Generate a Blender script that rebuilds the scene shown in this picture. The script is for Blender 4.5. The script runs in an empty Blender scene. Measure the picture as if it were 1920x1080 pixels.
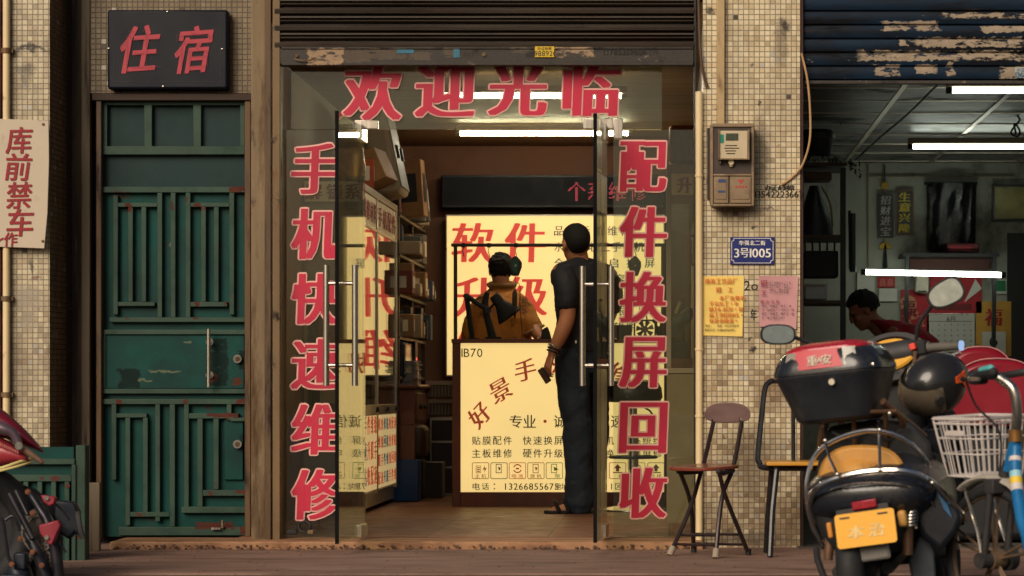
import bpy, bmesh, math, random
from mathutils import Vector, Matrix, Quaternion, noise
R = math.radians
random.seed(7)
sc = bpy.context.scene
C = sc.collection
# ---------------------------------------------------------------- camera, sky, sun, exposure
CAMD, CAMZ, F = 12.0, 0.716, 4644.0
cd = bpy.data.cameras.new('camera'); cam = bpy.data.objects.new('camera', cd); C.objects.link(cam)
cam.location = (0, -CAMD, CAMZ); cam.rotation_euler = (R(90), 0, 0)
cd.sensor_width = 36; cd.lens = F / 1920 * 36; cd.shift_x = -295 / 1920; cd.shift_y = 195 / 1920
cd.clip_start = .1; cd.clip_end = 400
cd.dof.use_dof = True; cd.dof.focus_distance = 13.2; cd.dof.aperture_fstop = 4.5
sc.camera = cam
LB, TB, TR = .84, 85.0, 12.0   # light boxes, shop tubes, workshop tubes
sun_dir = Vector((.42, .80, -.52)).normalized()
w = bpy.data.worlds.new('World'); sc.world = w; w.use_nodes = True
bg = w.node_tree.nodes['Background']; sky = w.node_tree.nodes.new('ShaderNodeTexSky')
sky.sky_type = 'NISHITA'; sky.sun_disc = False
sky.sun_elevation = math.asin(-sun_dir.z); sky.sun_rotation = math.atan2(-sun_dir.x, -sun_dir.y)
sky.dust_density = 4; sky.ozone_density = .6
w.node_tree.links.new(sky.outputs[0], bg.inputs[0]); bg.inputs[1].default_value = .05
sl = bpy.data.lights.new('sun', 'SUN'); sl.energy = 2.6; sl.angle = R(36); sl.color = (1, .86, .70)
so = bpy.data.objects.new('sun', sl); C.objects.link(so); so.location = (-4, -9, 8)
so.rotation_euler = sun_dir.to_track_quat('-Z', 'Y').to_euler()
sc.view_settings.view_transform = 'Standard'; sc.view_settings.look = 'None'
sc.view_settings.exposure = 0.0; sc.view_settings.gamma = 1
sc.render.engine = 'CYCLES'
sc.cycles.use_denoising = True
sc.cycles.max_bounces = 8; sc.cycles.transparent_max_bounces = 16
sc.cycles.caustics_reflective = False; sc.cycles.caustics_refractive = False
sc.cycles.sample_clamp_indirect = 4

# ---------------------------------------------------------------- measuring: a pixel of the photo at depth y
def X(px, y=0): return (px - 1255) * (CAMD + y) / F
def Z(py, y=0): return CAMZ + (735 - py) * (CAMD + y) / F
def P(px, py, y=0): return Vector((X(px, y), y, Z(py, y)))
def lin(r, g, b):
    f = lambda c: ((c / 255 + .055) / 1.055) ** 2.4 if c > 10 else c / 255 / 12.92
    return (f(r), f(g), f(b))

# ---------------------------------------------------------------- materials
class NT:
    def __init__(s, name):
        s.m = bpy.data.materials.new(name); s.m.use_nodes = True; s.t = s.m.node_tree; s.t.nodes.clear()
    def n(s, typ, ins=None, **props):
        nd = s.t.nodes.new('ShaderNode' + typ)
        for k, v in props.items(): setattr(nd, k, v)
        for k, v in (ins or {}).items():
            if hasattr(v, 'is_output'): s.t.links.new(v, nd.inputs[k])
            else:
                if nd.inputs[k].type == 'RGBA' and len(v) == 3: v = (*v, 1)
                nd.inputs[k].default_value = v
        return nd
    def math(s, op, a, b=0.0, c=None):
        ins = {0: a, 1: b}
        if c is not None: ins[2] = c
        return s.n('Math', ins, operation=op).outputs[0]
    def mix(s, fac, a, b, blend='MIX'):
        nd = s.n('Mix', data_type='RGBA', blend_type=blend)
        for i, v in ((0, fac), (6, a), (7, b)):
            if hasattr(v, 'is_output'): s.t.links.new(v, nd.inputs[i])
            else: nd.inputs[i].default_value = v if i == 0 else (*v[:3], 1)
        return nd.outputs[2]
    def ramp(s, fac, lo, hi):
        return s.n('MapRange', {0: fac, 1: lo, 2: hi}, clamp=True).outputs[0]
    def noise(s, vec, scale, detail=5, rough=.6, stretch=None):
        if stretch: vec = s.n('Mapping', {0: vec, 3: stretch}).outputs[0]
        return s.n('TexNoise', {'Vector': vec, 'Scale': scale, 'Detail': detail, 'Roughness': rough}).outputs[0]
    def out(s, sh):
        o = s.n('OutputMaterial'); s.t.links.new(sh, o.inputs[0]); return s.m

def mat(name, col, rough=.55, metal=0., var=.18, scale=9., bump=.1, dirt=(), stretch=None, spec=.4, coat=0., bscale=None, marks=(), ragged=(.36, .40)):
    t = NT(name); co = t.n('TexCoord').outputs['Object']
    a = t.noise(co, scale, 6, .65, stretch)
    hi = tuple(min(1, c * (1 + var)) for c in col); lo = tuple(c * (1 - var) for c in col)
    c = t.mix(t.ramp(a, .3, .7), lo, hi)
    rg = t.n('MapRange', {0: a, 1: .3, 2: .7, 3: max(0, rough - .1), 4: min(1, rough + .12)}).outputs[0]
    for dc, l, h, ds, dst in dirt:
        f = t.ramp(t.noise(co, ds, 8, .68, dst), l, h)
        c = t.mix(f, c, dc)
        rg = t.math('MAXIMUM', rg, t.math('MULTIPLY', f, .8))
    if marks:       # worn places of the thing itself: box regions (px, px, py, py) with ragged, patchy edges
        wv = t.n('TexNoise', {'Vector': co, 'Scale': 22, 'Detail': 8, 'Roughness': .75}).outputs['Color']
        wp = t.n('VectorMath', {0: co, 1: t.n('VectorMath', {0: t.n('VectorMath', {0: wv, 1: (.5, .5, .5)}, operation='SUBTRACT').outputs[0], 1: (.13, 0, .06)}, operation='MULTIPLY').outputs[0]}, operation='ADD').outputs[0]
        hole = t.ramp(t.noise(co, 30, 7, .7, (.5, .5, 1.3)), *ragged)
        for mcol, regs in marks:
            m_ = None
            for a, b_, c0, d0 in regs:
                q = t.n('VectorMath', {0: t.n('VectorMath', {0: wp, 1: (X((a + b_) / 2, .04), 0, Z((c0 + d0) / 2, .04))}, operation='SUBTRACT').outputs[0], 1: (770 / max(4, b_ - a), 0, 770 / max(4, d0 - c0))}, operation='MULTIPLY').outputs[0]
                sx = t.n('SeparateXYZ', {0: t.n('VectorMath', {0: q}, operation='ABSOLUTE').outputs[0]})
                k_ = t.ramp(t.math('MAXIMUM', sx.outputs[0], sx.outputs[2]), 1.03, .97)
                m_ = k_ if m_ is None else t.math('MAXIMUM', m_, k_)
            m_ = t.math('MULTIPLY', m_, hole)
            mc = t.mix(t.noise(co, 18, 6, .7), tuple(x * .55 for x in mcol), tuple(min(1, x * 1.35) for x in mcol))
            c = t.mix(m_, c, mc); rg = t.math('MAXIMUM', rg, t.math('MULTIPLY', m_, .85))
    ins = {'Base Color': c, 'Roughness': rg, 'Metallic': metal, 'Specular IOR Level': spec, 'Coat Weight': coat}
    if bump:
        b = t.noise(co, bscale or scale * 6, 4, .6, stretch)
        ins['Normal'] = t.n('Bump', {'Height': b, 'Strength': bump, 'Distance': .004}).outputs[0]
    return t.out(t.n('BsdfPrincipled', ins).outputs[0])

def emit(name, col, k, var=0., scale=4.):
    t = NT(name); c = col
    if var:
        co = t.n('TexCoord').outputs['Object']
        c = t.mix(t.ramp(t.noise(co, scale, 3), .3, .7), tuple(x * (1 - var) for x in col), col)
    return t.out(t.n('Emission', {0: c, 1: k}).outputs[0])

def backlit(name, col, k, rough=.5, var=.12, scale=3.):
    t = NT(name); co = t.n('TexCoord').outputs['Object']
    c = t.mix(t.ramp(t.noise(co, scale, 4), .3, .7), tuple(x * (1 - var) for x in col), col)
    return t.out(t.n('BsdfPrincipled', {'Base Color': c, 'Roughness': rough, 'Emission Color': c, 'Emission Strength': k}).outputs[0])

def glass(name, tint=(.86, .9, .84), dust=.05, dustcol=(.35, .33, .26), rough=.015):
    t = NT(name); co = t.n('TexCoord').outputs['Object']
    fc = t.n('LayerWeight', {0: .5}).outputs['Facing']
    fr = t.math('MULTIPLY_ADD', t.math('POWER', fc, 5.0), .95, .04)
    tr = t.n('BsdfTransparent', {0: tint}).outputs[0]
    gl = t.n('BsdfGlossy', {'Color': (1, 1, 1), 'Roughness': rough}).outputs[0]
    df = t.n('BsdfDiffuse', {0: dustcol}).outputs[0]
    d = t.math('MULTIPLY', t.ramp(t.noise(co, 2.2, 8, .7), .3, .8), dust * 2)
    a = t.n('MixShader', {0: d, 1: tr, 2: df}).outputs[0]
    return t.out(t.n('MixShader', {0: fr, 1: a, 2: gl}).outputs[0])

def tile_mat(name, cols, size=.0257, grout=(.21, .165, .115), stain=.5, low=0., seed=0., spots=()):
    t = NT(name); co = t.n('TexCoord').outputs['Object']; s = t.n('SeparateXYZ', {0: co})
    u = t.math('DIVIDE', t.math('ADD', s.outputs[0], s.outputs[1]), size)
    v = t.math('DIVIDE', s.outputs[2], size)
    cell = t.n('CombineXYZ', {0: t.math('FLOOR', u), 1: t.math('FLOOR', v), 2: seed}).outputs[0]
    wn = t.n('TexWhiteNoise', {0: cell}, noise_dimensions='3D')
    cr = t.n('ValToRGB', {0: wn.outputs[0]}); e = cr.color_ramp; e.interpolation = 'LINEAR'
    e.elements[0].color = (*cols[0], 1); e.elements[1].color = (*cols[-1], 1)
    for i, c in enumerate(cols[1:-1]):
        q = e.elements.new((i + 1) / (len(cols) - 1)); q.color = (*c, 1)
    g = None
    for a in (u, v):
        fr = t.math('FRACT', a); k = t.math('MINIMUM', fr, t.math('SUBTRACT', 1.0, fr))
        g = k if g is None else t.math('MINIMUM', g, k)
    wob = t.math('MULTIPLY', t.noise(co, 60, 3), .09)
    gm = t.ramp(g, t.math('ADD', wob, .0), t.math('ADD', wob, .06))
    c = t.mix(gm, grout, cr.outputs[0])
    wn2 = t.n('TexWhiteNoise', {0: t.n('VectorMath', {0: cell, 1: (7.3, 3.1, 5.7)}, operation='ADD').outputs[0]}, noise_dimensions='3D')
    zl = t.n('MapRange', {0: s.outputs[2], 1: 1.3, 2: .0, 3: .012, 4: .30 if low > .3 else .08}).outputs[0]
    dens = t.math('MULTIPLY', zl, t.math('MULTIPLY', t.ramp(t.noise(co, 3.1, 5, .6), .34, .62), 2.4))
    br = t.math('LESS_THAN', wn2.outputs[0], dens)
    c = t.mix(t.math('MULTIPLY', br, .58), c, t.mix(wn.outputs[0], (.13, .07, .03), (.34, .22, .11)))
    c = t.mix(t.math('MULTIPLY', t.math('LESS_THAN', wn2.outputs[0], .012), gm), c, (.5, .46, .38))
    c = t.mix(t.math('MULTIPLY', t.math('GREATER_THAN', wn2.outputs[0], .998), gm), c, (.05, .04, .03))
    # dirt runs, brown patches and black spots: wear with a shape of its own
    run = t.ramp(t.noise(co, 3.2, 8, .7, (2.6, 2.6, .55)), .46, .68)
    c = t.mix(t.math('MULTIPLY', run, stain), c, (.10, .065, .035), 'MIX')
    pat = t.ramp(t.noise(co, 2.6, 9, .74), .47, .62)
    zf = t.n('MapRange', {0: s.outputs[2], 1: .9, 2: .1, 3: .35, 4: 1.0}).outputs[0] if low else .55
    c = t.mix(t.math('MULTIPLY', t.math('MULTIPLY', pat, zf), .3 + low), c, t.mix(.65, c, (.12, .06, .025)))
    sp = t.ramp(t.noise(co, 11, 5, .6), .685, .74)
    c = t.mix(t.math('MULTIPLY', sp, .9), c, (.012, .01, .008))
    pl = t.ramp(t.noise(co, 1.7, 7, .6), .66, .68)
    c = t.mix(t.math('MULTIPLY', pl, .7), c, (.36, .29, .2))
    wv = t.n('TexNoise', {'Vector': co, 'Scale': 16, 'Detail': 7, 'Roughness': .7}).outputs['Color']
    wp = t.n('VectorMath', {0: co, 1: t.n('VectorMath', {0: t.n('VectorMath', {0: wv, 1: (.5, .5, .5)}, operation='SUBTRACT').outputs[0], 1: (.12, .0, .12)}, operation='MULTIPLY').outputs[0]}, operation='ADD').outputs[0]
    for (px, py, rx, rz, col, k) in spots:      # marks on the tiles: burnt holes, drips, plaster patches, painted meter box shadow with dirt
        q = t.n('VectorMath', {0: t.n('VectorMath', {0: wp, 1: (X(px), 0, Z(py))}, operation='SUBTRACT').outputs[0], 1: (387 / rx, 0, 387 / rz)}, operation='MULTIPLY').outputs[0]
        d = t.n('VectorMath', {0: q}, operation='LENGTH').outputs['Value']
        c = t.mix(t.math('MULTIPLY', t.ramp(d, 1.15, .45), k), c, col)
    b = t.n('Bump', {'Height': t.math('ADD', gm, t.math('MULTIPLY', wn.outputs[0], .3)), 'Strength': .5, 'Distance': .003}).outputs[0]
    return t.out(t.n('BsdfPrincipled', {'Base Color': c, 'Roughness': t.math('MULTIPLY_ADD', run, .3, .38), 'Normal': b}).outputs[0])

# ---------------------------------------------------------------- mesh building
def cr(pts, n=6, closed=False):
    pts = [Vector(p) for p in pts]; out = []; m = len(pts)
    rng = range(m if closed else m - 1)
    for i in rng:
        p1, p2 = pts[i], pts[(i + 1) % m]
        p0 = pts[i - 1] if (closed or i > 0) else p1 * 2 - p2
        p3 = pts[(i + 2) % m] if (closed or i + 2 < m) else p2 * 2 - p1
        for k in range(n):
            t = k / n
            out.append(.5 * ((2 * p1) + (p2 - p0) * t + (2 * p0 - 5 * p1 + 4 * p2 - p3) * t * t + (3 * p1 - p0 - 3 * p2 + p3) * t ** 3))
    if not closed: out.append(pts[-1])
    return out

class MB:
    def __init__(s): s.v = []; s.f = []
    def add(s, vs, fs):
        n = len(s.v); s.v += [Vector(v) for v in vs]; s.f += [[i + n for i in f] for f in fs]; return s
    def mark(s): return len(s.v)
    def xf(s, M, a=0):
        for i in range(a, len(s.v)): s.v[i] = M @ s.v[i]
        return s
    def box(s, x0, x1, y0, y1, z0, z1):
        if x0 > x1: x0, x1 = x1, x0
        if y0 > y1: y0, y1 = y1, y0
        if z0 > z1: z0, z1 = z1, z0
        return s.add([(x0, y0, z0), (x1, y0, z0), (x1, y1, z0), (x0, y1, z0), (x0, y0, z1), (x1, y0, z1), (x1, y1, z1), (x0, y1, z1)],
                     [(3, 2, 1, 0), (4, 5, 6, 7), (0, 1, 5, 4), (1, 2, 6, 5), (2, 3, 7, 6), (3, 0, 4, 7)])
    def pbox(s, a, b, t, d, y0, y1): return s.box(X(a, y0), X(b, y0), y0, y1, Z(t, y0), Z(d, y0))
    def cbox(s, c, sz, M=None):
        a = s.mark(); s.box(-sz[0] / 2, sz[0] / 2, -sz[1] / 2, sz[1] / 2, -sz[2] / 2, sz[2] / 2)
        return s.xf(Matrix.Translation(c) @ (M.to_4x4() if M else Matrix()), a)
    def ring(s, rings, cap=True, closed=False):
        n = len(rings[0]); vs = [p for r in rings for p in r]; fs = []
        m = len(rings)
        for i in range(m if closed else m - 1):
            j = (i + 1) % m
            for k in range(n): fs.append((i * n + k, i * n + (k + 1) % n, j * n + (k + 1) % n, j * n + k))
        if cap and not closed: fs += [tuple(range(n))[::-1], tuple((m - 1) * n + k for k in range(n))]
        return s.add(vs, fs)
    def tube(s, pts, r, n=8, closed=False, flat=None):
        pts = [Vector(p) for p in pts]; m = len(pts); rs = r if isinstance(r, (list, tuple)) else [r] * m
        tg = []
        for i in range(m):
            a = pts[i - 1] if (i > 0 or closed) else pts[i]; b = pts[(i + 1) % m] if (i < m - 1 or closed) else pts[i]
            d = (b - a); tg.append(d.normalized() if d.length > 1e-9 else Vector((0, 0, 1)))
        up = Vector((0, 0, 1)) if abs(tg[0].z) < .9 else Vector((0, 1, 0))
        nr = (up - tg[0] * up.dot(tg[0])).normalized(); rings = []
        for i in range(m):
            if i:
                nr = nr - tg[i] * nr.dot(tg[i]); nr.normalize()
            bn = tg[i].cross(nr); fl = flat or 1.
            rings.append([pts[i] + (nr * math.cos(q) * fl + bn * math.sin(q)) * rs[i] for q in [2 * math.pi * k / n for k in range(n)]])
        return s.ring(rings, True, closed)
    def limb(s, ch, n=12, k=4):      # chain of (point, radius): tapered, rounded ends
        pts = [Vector((*c[0], c[1])) if False else c for c in ch]
        ps = cr([p for p, _ in pts], k); rs = []
        for i in range(len(pts) - 1):
            for j in range(k): rs.append(pts[i][1] + (pts[i + 1][1] - pts[i][1]) * j / k)
        rs.append(pts[-1][1])
        a, b = ps[0], ps[-1]; da = (ps[0] - ps[1]).normalized(); db = (ps[-1] - ps[-2]).normalized()
        ps = [a + da * rs[0] * .9, a + da * rs[0] * .6] + ps + [b + db * rs[-1] * .6, b + db * rs[-1] * .9]
        rs = [rs[0] * .35, rs[0] * .8] + rs + [rs[-1] * .8, rs[-1] * .35]
        return s.tube(ps, rs, n)
    def cyl(s, a, b, r, r2=None, n=16): return s.tube([a, b], [r, r if r2 is None else r2], n)
    def ell(s, c, r, M=None, n=16, m=10):
        r = (r, r, r) if not isinstance(r, (tuple, list)) else r
        rings = []
        for i in range(1, m):
            th = math.pi * i / m
            rings.append([Vector((r[0] * math.sin(th) * math.cos(2 * math.pi * k / n), r[1] * math.sin(th) * math.sin(2 * math.pi * k / n), -r[2] * math.cos(th))) for k in range(n)])
        a = s.mark(); s.ring(rings, False)
        b = len(s.v); s.v += [Vector((0, 0, -r[2])), Vector((0, 0, r[2]))]
        for k in range(n):
            s.f.append([a + (k + 1) % n, a + k, b]); s.f.append([a + (m - 2) * n + k, a + (m - 2) * n + (k + 1) % n, b + 1])
        return s.xf(Matrix.Translation(c) @ (M.to_4x4() if M else Matrix()), a)
    def prism(s, poly, y0, y1):       # polygon of (x, z), extruded from y0 to y1
        n = len(poly); return s.ring([[Vector((p[0], y0, p[1])) for p in poly], [Vector((p[0], y1, p[1])) for p in poly]])
    def pprism(s, poly, y0, y1): return s.prism([(X(a, y0), Z(b, y0)) for a, b in poly], y0, y1)
    def lathe(s, prof, c=(0, 0, 0), M=None, n=24):
        a = s.mark(); s.ring([[Vector((r * math.cos(2 * math.pi * k / n), r * math.sin(2 * math.pi * k / n), z)) for k in range(n)] for r, z in prof])
        return s.xf(Matrix.Translation(c) @ (M.to_4x4() if M else Matrix()), a)
    def jitter(s, k, a=0):
        for i in range(a, len(s.v)): s.v[i] += Vector((random.uniform(-k, k) for _ in range(3)))
        return s

def obj(name, mb, m, parent=None, bev=0., smooth=True, ang=38, sub=0):
    me = bpy.data.meshes.new(name); me.from_pydata([tuple(v) for v in mb.v], [], [tuple(f) for f in mb.f])
    bm = bmesh.new(); bm.from_mesh(me); bmesh.ops.recalc_face_normals(bm, faces=bm.faces[:]); bm.to_mesh(me); bm.free()
    if smooth:
        me.shade_smooth()
        if not sub: me.set_sharp_from_angle(angle=R(ang))
    o = bpy.data.objects.new(name, me); C.objects.link(o); me.materials.append(m)
    if parent:
        o.parent = parent
        o.location = -Vector(parent['_o']) if '_o' in parent else (0, 0, 0)
    if sub:
        q = o.modifiers.new('s', 'SUBSURF'); q.levels = q.render_levels = sub
    if bev:
        q = o.modifiers.new('b', 'BEVEL'); q.width = bev; q.segments = 2; q.limit_method = 'ANGLE'; q.angle_limit = R(40)
    return o
def flat(name, mb, m, parent=None):   # lettering and other flat marks: keep their facing
    me = bpy.data.meshes.new(name); me.from_pydata([tuple(v) for v in mb.v], [], [tuple(f) for f in mb.f])
    o = bpy.data.objects.new(name, me); C.objects.link(o); me.materials.append(m)
    if parent:
        o.parent = parent
        o.location = -Vector(parent['_o']) if '_o' in parent else (0, 0, 0)
    return o
def tag(o, label=None, cat=None, group=None, kind=None):
    if label: o['label'] = label
    if cat: o['category'] = cat
    if group: o['group'] = group
    if kind: o['kind'] = kind
    return o
def thing(name, label, cat, loc=(0, 0, 0), group=None, M=None, kind=None):
    o = bpy.data.objects.new(name, None); C.objects.link(o); o.empty_display_size = .1
    if M is not None: o.matrix_world = M
    else: o.location = loc; o['_o'] = tuple(loc)
    return tag(o, label, cat, group, kind)
def remesh(o, vox, it=4, fac=.5):
    q = o.modifiers.new('r', 'REMESH'); q.mode = 'VOXEL'; q.voxel_size = vox; q.use_smooth_shade = True
    if it:
        q = o.modifiers.new('sm', 'SMOOTH'); q.factor = fac; q.iterations = it
    return o
def folds(o, size=.09, k=.018):
    tx = bpy.data.textures.new('folds', 'CLOUDS'); tx.noise_scale = size; tx.noise_depth = 2
    q = o.modifiers.new('folds', 'DISPLACE'); q.texture = tx; q.strength = k; q.mid_level = .5; q.texture_coords = 'LOCAL'
    return o
def dup(o, loc, label=None, group=None, rotz=None):
    c = o.copy(); C.objects.link(c)
    c.location = loc
    if rotz is not None: c.rotation_euler.z = rotz
    if label: c['label'] = label
    for ch in list(o.children): _dupc(ch, c)
    return c
def _dupc(ch, par):
    d = ch.copy(); C.objects.link(d); d.parent = par
    for g in list(ch.children): _dupc(g, d)

# ---------------------------------------------------------------- lettering
WORDS = ('欢迎光临手机快速维修配件换屏回收住宿库前禁车作软件升级品牌维米二全重启扩容外无限刷系统好景专业诚信贴膜主板硬爆复电话地址栋区华强北街号'
         '解锁材料个港美工艺厂招本急聘若干名女年龄岁保底资元有意者面谈省市联方式普车焊接安装技术质财进宝生兴隆福喜星期日月安办证刻章治本水庆'
         '现货新池更贴牌定·：，。、★（），十以上定检自动系0123456789ABCDEFGHIJKLMNOPQRSTUVWXYZ-()o')
GL = {}
def _glyphs():
    tmp = []
    for ch in sorted(set(WORDS)):
        cu = bpy.data.curves.new('t', 'FONT'); cu.body = ch; cu.resolution_u = 3; cu.size = 1
        o = bpy.data.objects.new('t', cu); C.objects.link(o); tmp.append((ch, o, cu))
    dg = bpy.context.evaluated_depsgraph_get(); dg.update()
    for ch, o, cu in tmp:
        e = o.evaluated_get(dg); me = e.to_mesh()
        me.calc_loop_triangles()
        GL[ch] = ([(v.co.x, v.co.y) for v in me.vertices], [tuple(t.vertices) for t in me.loop_triangles])
        e.to_mesh_clear()
    for ch, o, cu in tmp:
        bpy.data.objects.remove(o); bpy.data.curves.remove(cu)
_glyphs()
def bbox(ch):
    v = GL[ch][0]; xs = [a for a, _ in v]; ys = [b for _, b in v]; return min(xs), max(xs), min(ys), max(ys)
FRONT = (Vector((1, 0, 0)), Vector((0, 0, 1)), Vector((0, -1, 0)))
RIGHTF = (Vector((0, 1, 0)), Vector((0, 0, 1)), Vector((1, 0, 0)))   # faces +x
def glyph(mb, ch, c, w, h=None, frame=FRONT, bold=0., ol=0., rot=0., shear=0., hold=0.):
    """fit one character into a w x h cell centred on c; bold thickens the upright strokes, ol grows an outline"""
    if ch not in GL or not GL[ch][0]: return
    vs, fs = GL[ch]; x0, x1, y0, y1 = bbox(ch); h = h or w
    narrow = ord(ch) < 256
    if narrow: sx = sy = h / .74; cx, cy = (x0 + x1) / 2, .36
    else:
        cx, cy = (x0 + x1) / 2, (y0 + y1) / 2
        sx, sy = w / max(x1 - x0, .75), h / max(y1 - y0, .75)
    U, V, N = frame; ca, sa = math.cos(rot), math.sin(rot); b = bold * w; offs = []
    xs = [-b, 0, b] if bold else [0]
    for dx in xs:
        if ol:
            for q in range(8): offs.append((dx + ol * math.cos(q * math.pi / 4), ol * math.sin(q * math.pi / 4)))
        elif hold: offs += [(dx, -hold * h), (dx, hold * h)]
        else: offs.append((dx, 0))
    for k, (dx, dy) in enumerate(offs):
        out = []
        for a, bb in vs:
            p = (a - cx) * sx; q = (bb - cy) * sy; p += shear * q + dx; q += dy
            p, q = p * ca - q * sa, p * sa + q * ca
            out.append(Vector(c) + U * p + V * q + N * (.00025 * k))
        mb.add(out, fs)
def line(mb, s, c, size, frame=FRONT, adv=1.1, bold=0., align='C', ax=1.):
    """one line of writing; c is its centre (or left end for align L)"""
    ws = []
    for ch in s:
        if ch == ' ': ws.append(.5 * adv)
        elif ord(ch) < 256: b = bbox(ch); ws.append((b[1] - b[0]) * 1.3 + .14)
        else: ws.append(adv)
    tot = sum(ws) * size; x = -tot / 2 if align == 'C' else 0
    for ch, w_ in zip(s, ws):
        if ch != ' ': glyph(mb, ch, Vector(c) + frame[0] * (x + w_ * size / 2), size * ax, size, frame, bold)
        x += w_ * size
def dots(mb, ch, c, w, n=14, r=.4, frame=FRONT, inv=None):
    """a character as a field of lamps"""
    vs, fs = GL[ch]; x0, x1, y0, y1 = bbox(ch); U, V, N = frame; st = (max(x1 - x0, y1 - y0)) / n; k = w / n
    for i in range(n + 1):
        for j in range(n + 1):
            q = (x0 + (i) * st, y0 + (j) * st)
            for f in fs:
                a, b, d = (vs[t] for t in f)
                s1 = (b[0] - a[0]) * (q[1] - a[1]) - (b[1] - a[1]) * (q[0] - a[0])
                s2 = (d[0] - b[0]) * (q[1] - b[1]) - (d[1] - b[1]) * (q[0] - b[0])
                s3 = (a[0] - d[0]) * (q[1] - d[1]) - (a[1] - d[1]) * (q[0] - d[0])
                if (s1 >= 0 and s2 >= 0 and s3 >= 0) or (s1 <= 0 and s2 <= 0 and s3 <= 0):
                    p = Vector(c) + U * ((i - n / 2) * k) + V * ((j - n / 2) * k); e = k * r
                    mb.add([p + (U * math.cos(t) + V * math.sin(t)) * e for t in [math.pi * 2 * z / 6 for z in range(6)]], [tuple(range(6))]); break
def sheet(mb, poly, y):   # flat polygon in the facade plane from pixels
    mb.add([P(a, b, y) for a, b in poly], [tuple(range(len(poly)))])
def torn(mb, x0, x1, y0, y1, y, rough=.3, step=2.2):
    """scrap of torn paper: a strip of quads with ragged edges, in pixels of the facade"""
    n = max(5, int((x1 - x0) / step)); s_ = random.uniform(0, 90); h = (y1 - y0); vs = []
    for i in range(n + 1):
        u = i / n; px = x0 + (x1 - x0) * u; e = min(u, 1 - u) * (x1 - x0) / max(h, 1)
        ta = min(1, .25 + e * 1.6)
        a = .5 - .5 * ta * (1 - rough * (1.1 * abs(noise.noise((px * .045, s_, 0))) * 2 + .35 * noise.noise((px * .4, s_, 3))))
        b = .5 + .5 * ta * (1 - rough * (1.1 * abs(noise.noise((px * .05, s_, 7))) * 2 + .35 * noise.noise((px * .45, s_, 9))))
        vs += [P(px, y0 + h * a, y), P(px, y0 + h * b, y)]
    mb.add(vs, [(2 * i, 2 * i + 1, 2 * i + 3, 2 * i + 2) for i in range(n)])
def rough_poly(x0, x1, y0, y1, n=7, j=.12):
    pts = []; j = j * min(abs(x1 - x0), abs(y1 - y0)) / abs(y1 - y0)
    for i in range(n): pts.append((x0 + (x1 - x0) * i / n, y0 + random.uniform(0, j) * (y1 - y0)))
    for i in range(3): pts.append((x1 - random.uniform(0, j) * (y1 - y0), y0 + (y1 - y0) * i / 3))
    for i in range(n): pts.append((x1 - (x1 - x0) * i / n, y1 - random.uniform(0, j) * (y1 - y0)))
    for i in range(3): pts.append((x0 + random.uniform(0, j) * (y1 - y0), y1 - (y1 - y0) * i / 3))
    return pts
# ---------------------------------------------------------------- material palette
m_tile = tile_mat('mosaic_tile', [lin(184, 164, 126), lin(216, 200, 164), lin(226, 212, 178), lin(202, 180, 140), lin(220, 204, 166)], stain=.42, low=.5, spots=[(1470, 50, 13, 16, (.012, .01, .008), .95), (1466, 80, 16, 50, (.09, .06, .035), .55), (1428, 300, 18, 90, (.05, .035, .02), .6), (1380, 398, 42, 16, (.09, .05, .025), .75), (1412, 425, 6, 6, (.012, .01, .008), .95), (1440, 392, 22, 4, (.03, .02, .015), .7), (1410, 655, 6, 6, (.012, .01, .008), .95), (1406, 636, 5, 4, (.012, .01, .008), .95), (1425, 190, 4, 4, (.012, .01, .008), .95), (1331, 22, 7, 6, (.012, .01, .008), .9), (1440, 735, 34, 46, (.12, .055, .02), .6), (1350, 640, 60, 14, (.3, .24, .16), .35), (1410, 880, 60, 90, (.09, .05, .022), .5), (1470, 700, 18, 70, (.10, .05, .02), .55), (1340, 970, 40, 40, (.08, .045, .02), .45), (1400, 1010, 110, 18, (.05, .03, .018), .7), (1480, 500, 12, 40, (.1, .06, .03), .4), (1440, 575, 40, 60, (.16, .12, .08), .25)])  # tall smear right of the meter box: its shadow painted in, with dirt
m_tile_left = tile_mat('mosaic_tile_left', [lin(160, 146, 118), lin(196, 182, 150), lin(210, 196, 164), lin(180, 162, 130), lin(202, 188, 154)], stain=.45, low=.2, seed=3, spots=[(56, 92, 44, 5, (.025, .02, .016), .9), (44, 130, 24, 14, (.06, .05, .04), .6), (50, 148, 12, 30, (.09, .07, .05), .5), (50, 560, 36, 26, (.32, .27, .2), .85), (52, 600, 15, 22, (.32, .27, .2), .8), (70, 520, 14, 6, (.14, .03, .03), .7), (60, 500, 4, 16, (.03, .02, .018), .8), (64, 780, 10, 8, (.4, .34, .26), .6), (88, 660, 6, 60, (.12, .08, .05), .4), (40, 700, 40, 60, (.14, .1, .07), .3)])
m_tile_shaded = tile_mat('mosaic_tile_shaded', [lin(120, 94, 62), lin(150, 122, 84), lin(134, 104, 70), lin(160, 130, 92)], stain=.8, low=.3, grout=(.03, .02, .012), seed=5)  # darker copy of the tiles: shade of the flank put into the colour
m_tile_over = tile_mat('mosaic_tile_over_door', [lin(106, 90, 64), lin(126, 108, 78), lin(116, 96, 66), lin(132, 116, 86)], size=.026, stain=.6, grout=(.06, .045, .03), seed=8)
RUST = lin(92, 44, 22)
m_pave = mat('pavement_stone', lin(136, 109, 95), .8, var=.22, spec=.2, scale=3, bump=.5, stretch=(.7, 1.3, 1), bscale=40, dirt=[(lin(100, 76, 64), .48, .7, 5, (.5, 1.6, 1)), (lin(170, 134, 116), .6, .72, 7, (.35, 3, 1)), (lin(40, 30, 26), .66, .7, 26, None)])
m_road = mat('road_asphalt', (.055, .05, .047), .85, var=.3, scale=20, bump=.5)
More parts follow.
